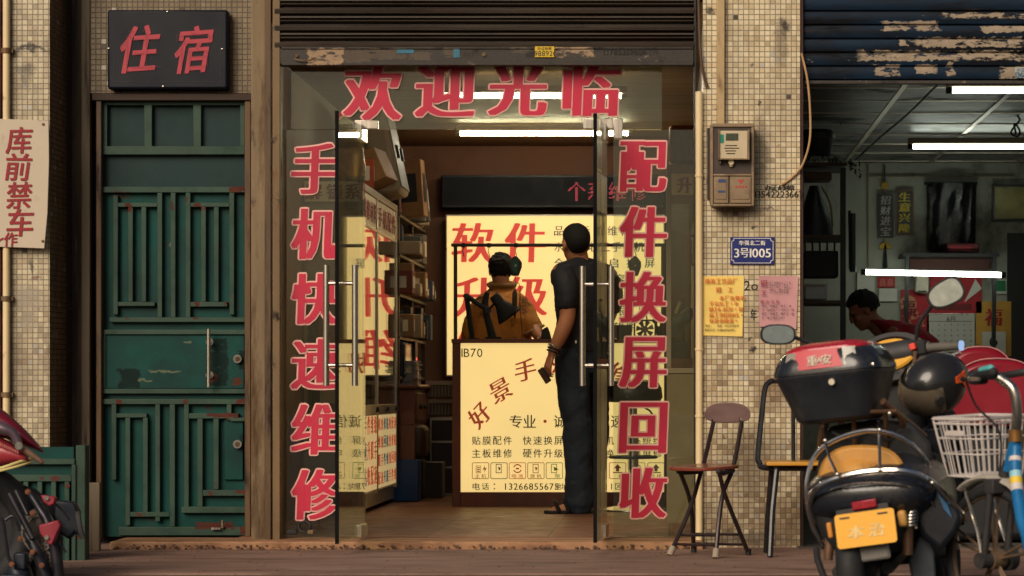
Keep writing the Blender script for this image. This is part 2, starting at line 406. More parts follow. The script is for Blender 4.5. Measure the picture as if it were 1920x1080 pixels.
m_step = mat('step_cement', lin(164, 122, 88), .7, var=.25, scale=6, bump=.6, bscale=50, dirt=[(lin(110, 70, 46), .48, .62, 4, (.5, 3, 1)), (lin(84, 60, 46), .66, .76, 22, None)])
m_grit = mat('step_gravel', lin(104, 78, 62), .9, var=.55, scale=60, bump=1., bscale=120)
m_cement = mat('pilaster_plaster', lin(128, 110, 86), .8, var=.24, spec=.2, scale=4, bump=.35, stretch=(2.5, 2.5, .35), bscale=30, dirt=[(lin(78, 56, 36), .5, .66, 3, (3, 3, .5)), (lin(60, 50, 40), .6, .72, 9, (2, 2, .6))])
m_cement_dk = mat('jamb_dark', lin(76, 60, 46), .8, var=.3, scale=4, bump=.35, stretch=(3, 3, .4), bscale=30, dirt=[(lin(34, 22, 16), .42, .62, 3, (4, 4, .4)), (lin(120, 98, 72), .62, .74, 6, (4, 4, .3))])
m_jamb = mat('jamb_wood', lin(108, 94, 74), .7, var=.24, scale=5, bump=.3, stretch=(5, 5, .3), bscale=30, dirt=[(lin(58, 42, 30), .52, .66, 3, (5, 5, .4))])
m_frame_br = mat('frame_brown', lin(92, 68, 42), .55, var=.3, scale=5, stretch=(4, 4, .4), dirt=[(lin(42, 24, 14), .5, .64, 4, (4, 4, .6))])
m_lintel = mat('lintel_wood', lin(54, 36, 24), .7, var=.3, scale=6, stretch=(.5, 3, 3), dirt=[(lin(120, 80, 50), .64, .7, 8, (.6, 2, 2))])
GR = [(lin(70, 36, 24), .62, .69, 5, (1.4, 1.4, 1)), (lin(8, 34, 34), .45, .75, 2.2, None), (lin(110, 124, 104), .74, .76, 16, (1, 1, .5))]
m_green = mat('door_green_paint', lin(4, 64, 58), .5, var=.26, scale=2.5, spec=.2, bump=.15, bscale=25, dirt=GR, marks=[(lin(20, 40, 36), ((372, 408, 632, 722), (430, 458, 655, 692), (432, 456, 815, 852), (200, 240, 690, 728))), (lin(96, 104, 84), ((258, 318, 694, 697), (322, 336, 638, 642), (300, 303, 420, 470), (236, 262, 712, 714))), (lin(84, 44, 34), ((415, 436, 708, 722), (375, 388, 700, 716), (350, 420, 985, 1003)))])
m_green_bar = mat('door_green_bars', lin(54, 74, 62), .5, var=.28, scale=5, spec=.22, bump=.15, bscale=25, dirt=[(lin(88, 40, 26), .66, .70, 4.5, None), (lin(34, 60, 50), .5, .7, 6, None)], marks=[(lin(84, 44, 34), ((192, 222, 351, 360), (211, 222, 361, 388), (293, 304, 362, 386), (347, 358, 362, 392), (429, 440, 352, 390), (360, 378, 381, 388), (284, 300, 380, 387), (319, 330, 362, 374), (346, 357, 550, 597), (429, 440, 560, 588), (211, 220, 570, 595), (192, 208, 749, 758), (320, 332, 749, 758), (370, 430, 775, 784), (399, 410, 785, 840), (426, 456, 919, 929), (370, 381, 908, 952), (344, 354, 758, 769), (425, 455, 748, 757), (345, 420, 982, 998), (430, 455, 990, 1005), (400, 411, 545, 566), (235, 244, 965, 988), (415, 455, 340, 352)))])
m_green_hi = mat('door_green_upper', lin(26, 50, 50), .5, spec=.2, var=.2, scale=3, bump=.15, bscale=25, dirt=GR[1:])
m_rust = mat('rusty_patch', lin(84, 44, 34), .8, var=.4, scale=30, bump=.3)
m_steel = mat('brushed_steel', (.62, .56, .48), .28, metal=1., var=.06, scale=4, bump=.03, stretch=(10, 10, .3))
m_chrome = mat('chrome_tube', (.66, .62, .58), .16, metal=1., var=.08, scale=6, bump=.02, dirt=[(lin(90, 60, 40), .62, .74, 10, None)])
m_navy = mat('sign_navy', lin(14, 17, 28), .5, var=.2, scale=4, spec=.25, dirt=[(lin(40, 40, 46), .66, .8, 6, None)])
m_red_led = backlit('sign_red_letters', lin(176, 36, 56), .03)
m_dark = mat('near_black', (.012, .012, .013), .5, var=.2)
m_rubber = mat('black_rubber', (.016, .016, .017), .7, var=.2)
m_slat = mat('shutter_slats', lin(60, 51, 42), .5, metal=.3, var=.35, scale=3, bump=.2, stretch=(.3, 1, 3), bscale=20, dirt=[(lin(58, 40, 28), .5, .66, 3, (.5, 1, 5)), (lin(30, 24, 20), .55, .7, 7, (.4, 1, 5))])
m_rail = mat('shutter_rail', lin(54, 48, 42), .6, var=.35, scale=12, bump=.3, dirt=[(lin(120, 104, 84), .60, .64, 9, (1, 1, 1.5)), (lin(24, 20, 18), .55, .65, 6, None)], ragged=(.42, .50), marks=[(lin(160, 134, 106), ((580, 646, 92, 124), (1040, 1112, 88, 108))), (lin(92, 80, 68), ((698, 762, 92, 112), (833, 862, 92, 110), (1135, 1150, 98, 106), (960, 992, 90, 100), (770, 808, 98, 114), (650, 700, 94, 118)))])
m_blue_slat = mat('shutter_blue', lin(10, 34, 54), .6, var=.4, spec=.2, scale=4, bump=.2, stretch=(.4, 1, 2), dirt=[(lin(10, 12, 17), .42, .58, 3, (.5, 1, 3)), (lin(120, 112, 96), .66, .68, 14, (.7, 1, 2)), (lin(46, 40, 36), .6, .7, 5, (.5, 1, 3))], ragged=(.43, .50), marks=[(lin(158, 142, 122), ((1653, 1758, 40, 58), (1765, 1990, 25, 34), (1840, 1945, 48, 61), (1720, 1915, 70, 89), (1612, 1918, 95, 114), (1640, 1684, 121, 143), (1718, 1754, 121, 138), (1876, 1960, 124, 150), (1775, 1786, 118, 142), (1688, 1702, 74, 86)))])
m_paper = mat('torn_paper', lin(198, 168, 132), .85, var=.12, scale=20, bump=.1, dirt=[(lin(120, 94, 70), .58, .7, 9, None)])
m_guide = mat('shutter_guide', lin(116, 94, 66), .6, metal=.2, var=.25, scale=6, stretch=(2, 2, .5), dirt=[(lin(110, 58, 26), .56, .64, 5, (2, 2, .6)), (lin(36, 28, 22), .6, .7, 8, None)])
m_pipe = mat('cream_pipe', lin(226, 202, 156), .45, var=.08, scale=5, stretch=(1, 1, .5), dirt=[(lin(150, 108, 66), .62, .74, 6, None)])
m_glass = glass('shop_glass', dust=.012)
m_glass_top = glass('shop_glass_transom', tint=(.8, .83, .74), dust=.07, dustcol=(.30, .28, .2))
m_glass_leaf = glass('shop_glass_leaf', tint=(.84, .86, .78), dust=.015)
m_vinyl = mat('red_vinyl', lin(190, 30, 62), .45, var=.16, scale=2.2, dirt=[(lin(196, 70, 84), .58, .8, 3, None)])
m_vinyl_edge = mat('pink_vinyl_edge', lin(232, 176, 164), .5, var=.08)
m_redpaint = mat('brush_red_paint', lin(146, 30, 38), .6, var=.15, scale=20)
m_board = mat('painted_board', lin(198, 182, 160), .6, var=.08, scale=4, dirt=[(lin(150, 124, 98), .56, .7, 3, None), (lin(110, 84, 60), .7, .74, 15, None)])

def struct(name, mb, m, **k): return tag(obj(name, mb, m, **k), kind='structure')

# ---------------------------------------------------------------- the setting
struct('road', MB().add([(-60, -80, -.125), (60, -80, -.125), (60, 40, -.125), (-60, 40, -.125)], [(0, 1, 2, 3)]), m_road, smooth=False)
struct('pavement', MB().box(-9, 9, -1.72, 6.4, -.3, -.037), m_pave, bev=.012)
struct('kerb', MB().box(-9, 9, -1.90, -1.724, -.3, -.041), m_grit, bev=.02)
struct('doorstep', MB().box(X(205, -.15), .162, -.15, .20, -.2, 0), m_step, bev=.008)
mb = MB()
for i in range(240):      # broken gravel edge of the step
    x = random.uniform(X(215, -.15), .15); s_ = random.uniform(.002, .007)
    a = mb.mark(); mb.ell((x, -.152 - random.uniform(0, .03), -.036 + random.uniform(0, .02)), (s_ * 1.6, s_, s_), n=6, m=4)
for i in range(150):      # grit swept along the pavement
    s_ = random.uniform(.0015, .005); mb.ell((random.uniform(-2.8, 1.6), -.2 - 1.5 * random.random() ** 1.6, -.036), (s_ * 1.5, s_, s_ * .7), n=6, m=4)
tag(obj('loose_gravel', mb, m_grit), kind='stuff')
XL, XR = -2.12, .168
m_floor = NT('shop_floor_boards'); _t = m_floor; _co = _t.n('TexCoord').outputs['Object']
_b = _t.n('TexBrick', {'Vector': _t.n('Mapping', {0: _co, 2: (0, 0, 0), 3: (1, 1, 1)}).outputs[0], 'Color1': lin(138, 90, 62), 'Color2': lin(122, 78, 54), 'Mortar': lin(46, 28, 20), 'Scale': 1.0, 'Mortar Size': .004, 'Brick Width': .6, 'Row Height': .6}, offset=0.0)
_c = _t.mix(_t.ramp(_t.noise(_co, 5, 8, .7, (.5, 2.4, 1)), .42, .68), _b.outputs[0], lin(84, 52, 38))
_c = _t.mix(_t.ramp(_t.noise(_co, 9, 6, .7, (.4, 2, 1)), .62, .75), _c, lin(146, 104, 74))
m_floor = _t.out(_t.n('BsdfPrincipled', {'Base Color': _c, 'Roughness': _t.ramp(_t.noise(_co, 8, 5), -.2, 1.2), 'Normal': _t.n('Bump', {'Height': _t.noise(_co, 14, 5, .6, (.4, 2, 1)), 'Strength': .25, 'Distance': .004}).outputs[0]}).outputs[0])
m_wall_in = mat('shop_wall_brown', lin(112, 72, 48), .7, var=.14, scale=2.5, dirt=[(lin(86, 54, 36), .52, .7, 2, (1, 1, .6))])
m_ceil = mat('shop_ceiling_board', lin(118, 88, 54), .6, var=.14, scale=3, stretch=(.4, 3, 1), dirt=[(lin(92, 64, 38), .5, .66, 3, (.4, 5, 1))])
struct('shop_floor', MB().box(XL, XR, .204, 6.3, -.1, .002), m_floor)
struct('shop_ceiling', MB().box(XL, XR + .05, .53, 6.4, 2.52, 2.62).box(X(484, .09), XR + .05, .09, .529, 2.52, 2.62), m_ceil)
struct('upper_wall', MB().box(-2.0, 6.3, .10, .30, 2.63, 3.3).box(.63, 6.3, .11, .30, 2.45, 2.629), m_wall_in)
struct('shop_wall_rear', MB().box(XL, XR, 6.17, 6.35, .003, 2.519), m_wall_in)
struct('shop_wall_side', MB().box(XL - .14, XL - .001, .525, 6.35, -.03, 2.519), m_wall_in)
struct('dividing_wall', MB().box(XR + .001, .62, .52, 6.35, -.03, 2.6), m_wall_in)

# ---------------------------------------------------------------- left tiled pillar, board, drain pipe
t = thing('tiled_pillar', 'cream mosaic tiled pillar with tiled flank coloured as in shade behind the handwritten board', 'pillar', (-3.2, 0, -.037))
mb = MB(); mb.add([(-5.2, 0, -.1), (X(93), 0, -.1), (X(93), 0, 3.3), (-5.2, 0, 3.3), (-5.2, .5, -.1), (-5.2, .5, 3.3), (X(93), .34, -.1), (X(93), .34, 3.3)], [(0, 1, 2, 3), (0, 3, 5, 4)])
obj('tiled_front', mb, m_tile_left, t, smooth=False)
obj('tiled_flank', MB().box(X(93) - .02, X(93) + .001, .004, .34, -.1, 3.3), m_tile_shaded, t)
t = thing('drain_pipe', 'pale plastic drain pipe running down the left tiled pillar', 'pipe', (X(11, -.04), -.04, 0))
obj('pipe', MB().cyl((X(12, -.03), -.03, -.05), (X(12, -.03), -.03, 3.3), .017), m_pipe, t)
mb = MB()
for py in (95, 560, 740): mb.cyl((X(12, -.03), -.03, Z(py, -.03) - .012), (X(12, -.03), -.03, Z(py, -.03) + .012), .023); mb.box(X(12, -.03) - .03, X(12, -.03) + .03, -.028, .0, Z(py, -.03) - .01, Z(py, -.03) + .01)
obj('pipe_clamp', mb, m_guide, t)
tag(obj('rusty_post', MB().box(X(-30, -.02), X(3, -.02), -.03, -.002, -.037, 3.3), mat('post_rust', lin(84, 34, 24), .7, var=.3, scale=6, dirt=[(lin(30, 14, 10), .5, .6, 5, None)]), bev=.004), 'dark rusty red post at the far left edge by the drain pipe', 'post')
y = -.055
t = thing('notice_board', 'pale board with red brush writing fixed on the left tiled pillar', 'notice board', (X(45, y), y, Z(465, y)))
mb = MB().pprism([(-22, 222), (91, 226), (92, 300), (89, 400), (83, 466), (-22, 462)], y, y + .012)
bd = obj('board', mb, m_board, t, bev=.002)
mb = MB()
for ch, px, py, w_, rt in (('库', 36, 263, 46, .02), ('前', 34, 313, 47, -.02), ('禁', 36, 366, 46, .03), ('车', 38, 417, 48, .02), ('作', 20, 449, 25, .05)):
    glyph(mb, ch, P(px, py, y - .003), w_ / 387 * .99, w_ / 387 * 1.06, bold=.02, hold=.012, rot=rt, shear=.12)
mb.add([P(-2, 449, y - .003), P(6, 445, y - .003), P(6, 449, y - .003), P(-2, 453, y - .003)], [(0, 1, 2, 3)])
flat('brush_writing', mb, m_redpaint, t)
mb = MB()
for px, py in ((81, 233), (80, 452)): mb.ell(P(px, py, y - .002), (.007, .004, .007), n=8, m=6)
obj('screw', mb, m_guide, t)

# ---------------------------------------------------------------- door surround
y = .34
t = thing('door_surround', 'weathered brown timber and plaster surround of the green door', 'door frame', (-2.45, .3, 0))
obj('dark_jamb', MB().pbox(118, 140, -60, 1030, y, y + .2), m_lintel, t)
mb = MB().pbox(133, 167, -60, 1030, .31, .5); obj('plaster_jamb', mb, m_cement_dk, t, bev=.006)
mb = MB().pbox(152, 168.5, -60, 1030, .29, .34); obj('grey_strip', mb, m_jamb, t, bev=.006)
mb = MB().pbox(180, 190, 186, 1012, .27, .40).pbox(458.5, 470, 186, 1006, .27, .40); obj('frame_post', mb, m_frame_br, t, bev=.004)
mb = MB().pbox(172, 472, 175, 188.5, .26, .40); obj('lintel', mb, m_lintel, t, bev=.004)
tag(obj('tiled_wall', MB().pbox(169, 472, -60, 174.5, .30, .5), m_tile_over), 'grimy brown mosaic tiled wall panel above the green door', 'wall')
# pilaster between door and shop
t = thing('plaster_pilaster', 'tall beige plaster pilaster between the green door and the phone shop', 'pilaster', (X(488), .0, 0))
obj('shaft', MB().pbox(470.5, 506, -60, 1018, .04, .5), m_cement, t, bev=.006)
obj('side_strip', MB().pbox(496, 508, -60, 1017, .02, .039), m_frame_br, t, bev=.003)

# ---------------------------------------------------------------- lodging sign
y = .22
t = thing('lodging_sign', 'dark navy sign with red dotted characters over the green door', 'sign', (X(313, y), y, Z(167, y)))
obj('sign_panel', MB().pbox(201, 427, 18, 167, y, y + .07), m_navy, t, bev=.012)
mb = MB()
for k in range(54):
    u = 214 + k * 3.75
    for py in (154,): mb.ell(P(u, py, y - .001), (.0022, .002, .0022), n=6, m=4)
    if k < 28:
        for px in (213, 414): mb.ell(P(px, 50 + k * 3.75, y - .001), (.0022, .002, .0022), n=6, m=4)
obj('border_lamps', mb, mat('dim_lamps', lin(66, 66, 74), .4), t)
mb = MB()
for px, py in ((314, 22), (204, 91), (417, 92), (306, 162)): mb.ell(P(px, py, y - .002), (.006, .004, .006), n=8, m=6)
obj('screw', mb, m_steel, t)
mb = MB(); md = MB()
for ch, px, py, w_ in (('住', 261, 92, 76), ('宿', 362, 93, 70)):
    s_ = (12 + y) / F
    glyph(mb, ch, P(px, py, y - .003), w_ * .92 * s_, 86 * s_, bold=.022, hold=.01, shear=.25, rot=.07)
    dots(md, ch, P(px, py, y - .012), w_ * s_ * 1.02, 15, .22)
flat('red_characters', mb, m_red_led, t)
flat('character_lamps', md, mat('led_off', lin(88, 20, 34), .4), t)

# ---------------------------------------------------------------- green metal door
y = .335
t = thing('green_metal_door', 'old green metal security door with patterned bars and rusty patches', 'door', (X(325, y), y, 0))
obj('door_leaf', MB().pbox(190, 459, 352, 1006, y, y + .04), m_green, t)
obj('transom_panel', MB().pbox(190, 459, 189, 352, y - .001, y + .04), m_green_hi, t)
yb = y - .034
mb = MB()
for a, b in ((191, 201), (270, 285), (362, 377), (450, 459)): mb.pbox(a, b, 192, 276, yb, y)
mb.pbox(191, 459, 190, 197, yb - .002, y).pbox(191, 459, 274, 290, yb - .003, y)
obj('transom_frame', mb, m_green_bar, t, bev=.003)
mb = MB()
def H(a, b, c, d): mb.pbox(a, b, c, d, yb - .002, y)
def V(a, b, c, d): mb.pbox(a, b, c, d, yb, y)
# upper grille
H(191, 459, 350, 361); H(205, 459, 595, 604)
for a, c, d in ((212, 366, 590), (295, 361, 595), (320, 361, 595), (348, 361, 595), (430, 361, 590)): V(a, a + 9, c, d)
H(221, 295, 380, 388); H(221, 290, 566, 574); H(357, 430, 380, 388); H(357, 426, 566, 575)
for a in (240, 265, 377, 401): V(a, a + 9, 388, 566)
# lower grille
H(193, 459, 748, 758); H(222, 459, 988, 1004)
V(209, 218, 758, 900); V(291, 300, 758, 978); V(318, 328, 758, 988); V(345, 354, 758, 952); V(425, 434, 758, 788)
H(218, 275, 775, 783); V(268, 277, 783, 965); V(235, 244, 783, 985); H(244, 318, 960, 969)
H(354, 447, 775, 785); V(370, 380, 785, 950); V(400, 410, 785, 918); H(380, 459, 919, 930); H(340, 466, 950, 962)
H(432, 459, 783, 790)
obj('bar_grille', mb, m_green_bar, t, bev=.0025)
lp = obj('lock_panel', MB().pbox(196, 458, 628, 729, y - .022, y).pbox(420, 456, 785, 900, y - .018, y), m_green, t, bev=.004)
obj('panel_rim', MB().pbox(193, 459, 618, 627, yb, y).pbox(193, 459, 729, 738, yb, y).pbox(191, 198, 627, 729, yb + .003, y), m_green_bar, t, bev=.002)
mb = MB(); a = P(391, 617, y - .085); b = P(391, 726, y - .085)
mb.cyl(a, b, .0095)
for py in (641, 703): mb.cyl(P(393, py, y - .085), P(393, py, y - .02), .008).cyl(P(393, py, y - .03), P(393, py, y - .022), .019)
obj('pull_handle', mb, m_steel, t)
for py in (673, 833):
    l = obj('lock', MB().cyl(P(445, py, y - .045), P(445, py, y - .015), .021, .023), m_steel, t)
    obj('keyhole', MB().cyl(P(445, py, y - .05), P(445, py, y - .044), .012).box(X(445, y) - .002, X(445, y) + .002, y - .052, y - .05, Z(py, y) - .007, Z(py, y) + .007), m_frame_br, l)
mb = MB().cyl(P(417, 975, y - .05), P(417, 990, y - .05), .007).box(X(400, y), X(417, y), y - .056, y - .044, Z(992, y), Z(988, y))
obj('floor_bolt', mb, m_steel, t)
tag(obj('dark_gap', MB().pbox(240, 460, 1004, 1010, .36, .4), m_dark), kind='structure')
struct('passage_wall', MB().box(X(118, .42), X(472, .42), .42, .52, -.05, 3.3), m_dark)

# ---------------------------------------------------------------- shop shutter
def slats(x0, x1, z0, z1, y0, pitch, prof):
    mb = MB(); z = z1; n = 0; row = []
    while z > z0:
        for dz, dy in prof: row.append((z - dz * pitch, y0 - dy))
        z -= pitch
    row = [(max(a, z0), b) for a, b in row]
    rings = [[Vector((x0, b, a)) for a, b in row], [Vector((x1, b, a)) for a, b in row]]
    m_ = len(row); mb.add(rings[0] + rings[1], [(i, i + 1, m_ + i + 1, m_ + i) for i in range(m_ - 1)])
    return mb
t = thing('roller_shutter', 'raised brown steel roller shutter above the phone shop entrance', 'shutter', (X(910), .03, Z(120)))
PR = [(0, 0), (.03, .012), (.12, .016), (.20, .010), (.24, .002), (.30, .002), (.34, .016), (.5, .022), (.66, .020), (.72, .006), (.78, .004), (.82, .014), (.92, .016), (.97, .004)]
obj('slat_curtain', slats(X(514), X(1302), Z(91), 3.1, .05, .082, [(a, b * 1.7) for a, b in PR]), m_slat, t, ang=25)
obj('shutter_backing', MB().box(X(513), X(1304), .052, .07, Z(122), 3.1), m_dark, t)
obj('bottom_rail', MB().pbox(525, 1301, 91, 120, .012, .05).pbox(528, 1300, 116, 122.5, .0, .05).pbox(527, 1300, 88, 92, .006, .05), m_rail, t, bev=.003)
obj('side_guide', MB().pbox(511, 525, -60, 1016, .02, .10), m_guide, t, bev=.003)
obj('side_guide', MB().pbox(1301, 1306, -60, 1012, .02, .10), m_dark, t, bev=.003)
random.seed(21)
st = flat('yellow_sticker', MB().add([P(1003, 87, .0045), P(1003, 107, .0045), P(1039, 107, .0045), P(1039, 87, .0045)], [(0, 1, 2, 3)]), mat('yellow_sticker', lin(216, 178, 40), .6, var=.1), t)
mb = MB(); line(mb, '13798892063', P(1021, 100, .003), .026, ax=.8); line(mb, '办证刻章', P(1021, 91, .003), .016)
flat('sticker_print', mb, m_dark, st)
mb = MB(); line(mb, '13785359606', P(1172, 97, .008), .03); flat('stencilled_number', mb, mat('stencil_ink', (.01, .009, .009), .6), t)
mb = MB().add([P(744, 93, .009), P(744, 100, .009), P(776, 100, .009), P(776, 93, .009)], [(0, 1, 2, 3)]).add([P(850, 90, .0085), P(850, 108, .0085), P(862, 108, .0085), P(862, 90, .0085)], [(0, 1, 2, 3)])
flat('blue_sticker', mb, mat('blue_sticker', lin(50, 110, 130), .6), t)
mb = MB().tube(cr([P(552, 110, .0), P(560, 113, -.012), P(580, 113, -.012), P(590, 108, .0)], 5), .004); mb.cyl(P(556, 104, .012), P(556, 104, .002), .008).cyl(P(907, 102, .012), P(907, 102, .004), .01)
obj('lift_handle', mb, m_guide, t)

# ---------------------------------------------------------------- glass front
y = .12
def vinyl(par, items):
    a, b = MB(), MB()
    for ch, px, py, w_, h_ in items:
        s_ = (12 + y) / F
        glyph(b, ch, P(px, py, y - .0075), w_ * s_, h_ * s_, bold=.042, ol=.0078, shear=.04)
        glyph(a, ch, P(px, py, y - .015), w_ * s_, h_ * s_, bold=.042, shear=.04)
    l = flat('red_characters', a, m_vinyl, par); flat('character_outline', b, m_vinyl_edge, l)
t = thing('transom_glass', 'wide glass transom with four large red welcome characters', 'glass pane', (X(910, y), y, Z(243, y)))
obj('pane', MB().pbox(546, 1241, 60, 242.5, y, y + .01), m_glass_top, t, smooth=False)
vinyl(t, [('欢', 699, 173, 102, 104), ('迎', 835, 169, 104, 100), ('光', 971, 167, 102, 98), ('临', 1109, 168, 98, 98)])
obj('clamp', MB().pbox(665, 709, 225, 241.5, y - .012, y + .022), m_steel, t, bev=.003)
obj('clamp', MB().pbox(1092, 1150, 222, 241.5, y - .012, y + .022).pbox(1150, 1168, 222, 260, y - .012, y + .022), m_steel, t, bev=.003)
t = thing('side_glass', 'glass side pane with six red characters left of the doorway', 'glass pane', (X(600, y), y, 0))
obj('pane', MB().pbox(528, 681, 243.5, 1007, y, y + .01), m_glass, t, smooth=False)
vinyl(t, [(c, 590, 316 + 122.2 * i, 80, 94) for i, c in enumerate('手机快速维修')])
t = thing('side_glass', 'glass side pane with six red characters right of the doorway', 'glass pane', (X(1225, y), y, 0))
obj('pane', MB().pbox(1150, 1300, 243.5, 1006, y, y + .01), m_glass, t, smooth=False)
vinyl(t, [(c, 1206, 312 + 122.4 * i, 82, 94) for i, c in enumerate('配件换屏回收')])
m_edge = mat('edge_black', (.004, .004, .004), .7, spec=.1)
def leaf(hinge, free, label, side):
    t = thing('glass_door', label, 'glass door', (hinge[0], hinge[1], .01))
    d = (Vector(free) - Vector(hinge)); L = d.length; d.normalize(); n = Vector((d.y, -d.x, 0))
    M = Matrix.Translation((hinge[0], hinge[1], 0)) @ Matrix(((d.x, -n.x, 0), (d.y, -n.y, 0), (0, 0, 1))).to_4x4()
    g = obj('pane', MB().box(0, L - .004, -.006, .006, .018, 2.006).xf(M), m_glass_leaf, t, smooth=False)
    obj('edge_seal', MB().box(L - .0035, L + .006, -.0085, .0085, .016, 2.010).xf(M), m_edge, t)
    obj('hinge_clamp', MB().box(-.02, .14, -.013, .013, 1.935, 2.012).xf(M), m_steel, t, bev=.003)
    obj('hinge_clamp', MB().box(-.02, .14, -.013, .013, .012, .072).xf(M), m_steel, t, bev=.003)
    for q in (-1, 1):
        mb = MB(); u = L - .09
        mb.cyl((u, q * .067, .745), (u, q * .067, 1.305), .0145)
        for z in (.84, 1.22): mb.cyl((u, q * .067, z), (u, 0, z), .009)
        obj('bar_handle', mb.xf(M), m_steel, t)
    return t
leaf((X(683, .13), .125, 0), (X(632, -.60), -.60, 0), 'open glass door leaf in front of the left characters, with steel bar handles', -1)
leaf((X(1136, .13), .125, 0), (X(1116, -.50), -.50, 0), 'open glass door leaf beside the standing man, with steel bar handles', 1)

# ---------------------------------------------------------------- right tiled pillar and what hangs on it
t = thing('tiled_pillar', 'cream mosaic tiled pillar carrying the meter box and posters', 'pillar', (X(1410), 0, -.037))
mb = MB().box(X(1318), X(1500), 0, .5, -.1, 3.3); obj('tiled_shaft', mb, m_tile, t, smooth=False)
obj('corner_strip', MB().box(X(1500) + .001, X(1506), .01, .5, -.037, 3.3), mat('corner_iron', lin(62, 34, 26), .7, var=.3), t)
t = thing('door_pipe', 'cream pipe running up between the shop glass and the tiled pillar', 'pipe', (X(1311, -.02), -.02, 0))
obj('pipe', MB().cyl((X(1311, -.015), -.015, -.037), (X(1311, -.015), -.015, Z(172, -.015)), .0175), m_pipe, t)
mb = MB()
for py in (330, 655, 780): mb.cyl((X(1311, -.015), -.015, Z(py) - .006), (X(1311, -.015), -.015, Z(py) + .006), .021)
obj('pipe_joint', mb, m_pipe, t)
t = thing('meter_conduit', 'straight cream conduit coming down into the top of the meter box', 'pipe', (X(1352, -.02), -.02, 0))
obj('conduit', MB().pbox(1344, 1359, -60, 233, -.03, -.001), mat('conduit_cream', lin(176, 150, 108), .5, var=.1, dirt=[(lin(110, 80, 50), .56, .7, 5, (2, 2, .6))]), t, bev=.004)
tag(obj('hanging_cable', MB().tube(cr([P(1309, -30, -.01), P(1311, 40, -.012), P(1313, 90, -.02), P(1317, 130, -.02), P(1325, 162, -.012)], 6), [.007] * 24 + [.011]), mat('brown_cable', lin(88, 66, 46), .6)), 'short brown cable hanging from above beside the shop shutter', 'cable')
tag(obj('loose_cable', MB().tube(cr([P(1503, 100, -.01), P(1514, 150, -.02), P(1519, 210, -.02), P(1518, 265, -.02), P(1504, 310, -.015), P(1482, 335, -.01), P(1464, 347, -.006)], 8), .0055), mat('tan_cable', lin(172, 136, 92), .6)), 'long tan cable looping round the right edge of the tiled pillar', 'cable')
y = -.09
t = thing('meter_box', 'grey plastic electricity meter box with clear cover on the tiled pillar', 'meter box', (X(1374, y), y, Z(388, y)))
m_mgrey = mat('meter_grey', lin(116, 98, 80), .45, var=.12, scale=8, dirt=[(lin(70, 52, 38), .54, .7, 7, None)])
m_mclear = mat('meter_cover', lin(140, 118, 92), .3, var=.1, scale=10, dirt=[(lin(84, 62, 44), .5, .7, 6, None)])
obj('case', MB().pprism([(1331, 236), (1337, 231), (1410, 231), (1415, 236), (1415, 383), (1410, 387), (1336, 387), (1331, 382)], y, -.002), m_mgrey, t, bev=.006)
obj('painted_shadow_strip', MB().pbox(1326, 1334, 240, 372, -.03, -.001), m_lintel, t)  # dark strip standing in for the shadow behind the case
obj('rim', MB().pbox(1332, 1414, 231.5, 238, y - .012, y).pbox(1332, 1337.5, 238, 386, y - .011, y).pbox(1409, 1414, 238, 386, y - .011, y).pbox(1337.5, 1409, 326, 330, y - .012, y).pbox(1337.5, 1409, 382, 386.5, y - .011, y), m_mclear, t, bev=.003)
obj('upper_recess', MB().pbox(1338, 1409, 238.5, 326, y - .002, y + .002), mat('meter_dark', lin(66, 54, 46), .4, var=.2), t)
me_ = obj('meter', MB().pbox(1348, 1402, 245, 298, y - .04, y), mat('meter_face', lin(196, 178, 146), .5, var=.08), t, bev=.004)
obj('meter_display', MB().pbox(1361, 1384, 250, 263, y - .043, y - .0395), mat('lcd', lin(66, 72, 56), .3), me_)
obj('green_tab', MB().pbox(1350, 1357, 252, 268, y - .042, y - .0395), mat('tab_green', lin(20, 130, 110), .5), me_)
mb = MB()
for py, a, b in ((272, 1360, 1382), (277, 1358, 1386), (282, 1360, 1380), (287, 1362, 1378)): mb.pbox(a, b, py, py + 1.6, y - .0415, y - .0395)
obj('meter_print', mb, m_cement_dk, me_)
obj('inspection_window', MB().pbox(1347, 1349, 243, 300, y - .05, y - .002).pbox(1402, 1405, 243, 297, y - .05, y - .002).pbox(1347, 1405, 297, 299, y - .05, y - .002).pbox(1349, 1352, 300, 306, y - .03, y), m_mclear, t)
obj('sealing_knob', MB().cyl(P(1371, 304, y - .03), P(1371, 304, y), .013).cyl(P(1371, 309, y - .02), P(1371, 309, y), .009), mat('cream_knob', lin(214, 190, 150), .5), t)
for a, b in ((1338.5, 1366), (1369, 1408)):
    obj('switch_cover', MB().pbox(a, b, 331, 381, y - .014, y + .001).pbox(a + 3, b - 3, 334, 374, y - .017, y), m_mclear, t, bev=.003)
ms = MB().pbox(1347, 1361, 336, 342, y - .0185, y - .016).pbox(1346, 1360, 357, 361, y - .0185, y - .016); obj('warning_print', ms, mat('print_blue', lin(52, 66, 110), .5), t)
ms = MB().pprism([(1389, 345), (1386, 340), (1383, 337), (1386, 336), (1389, 339), (1392, 336), (1395, 337), (1392, 340)], y - .0185, y - .016)
for px in (1379, 1385, 1391, 1397): ms.pbox(px, px + 3.5, 348, 352, y - .0185, y - .016)
obj('warning_print', ms, mat('print_red', lin(180, 50, 56), .5), t)

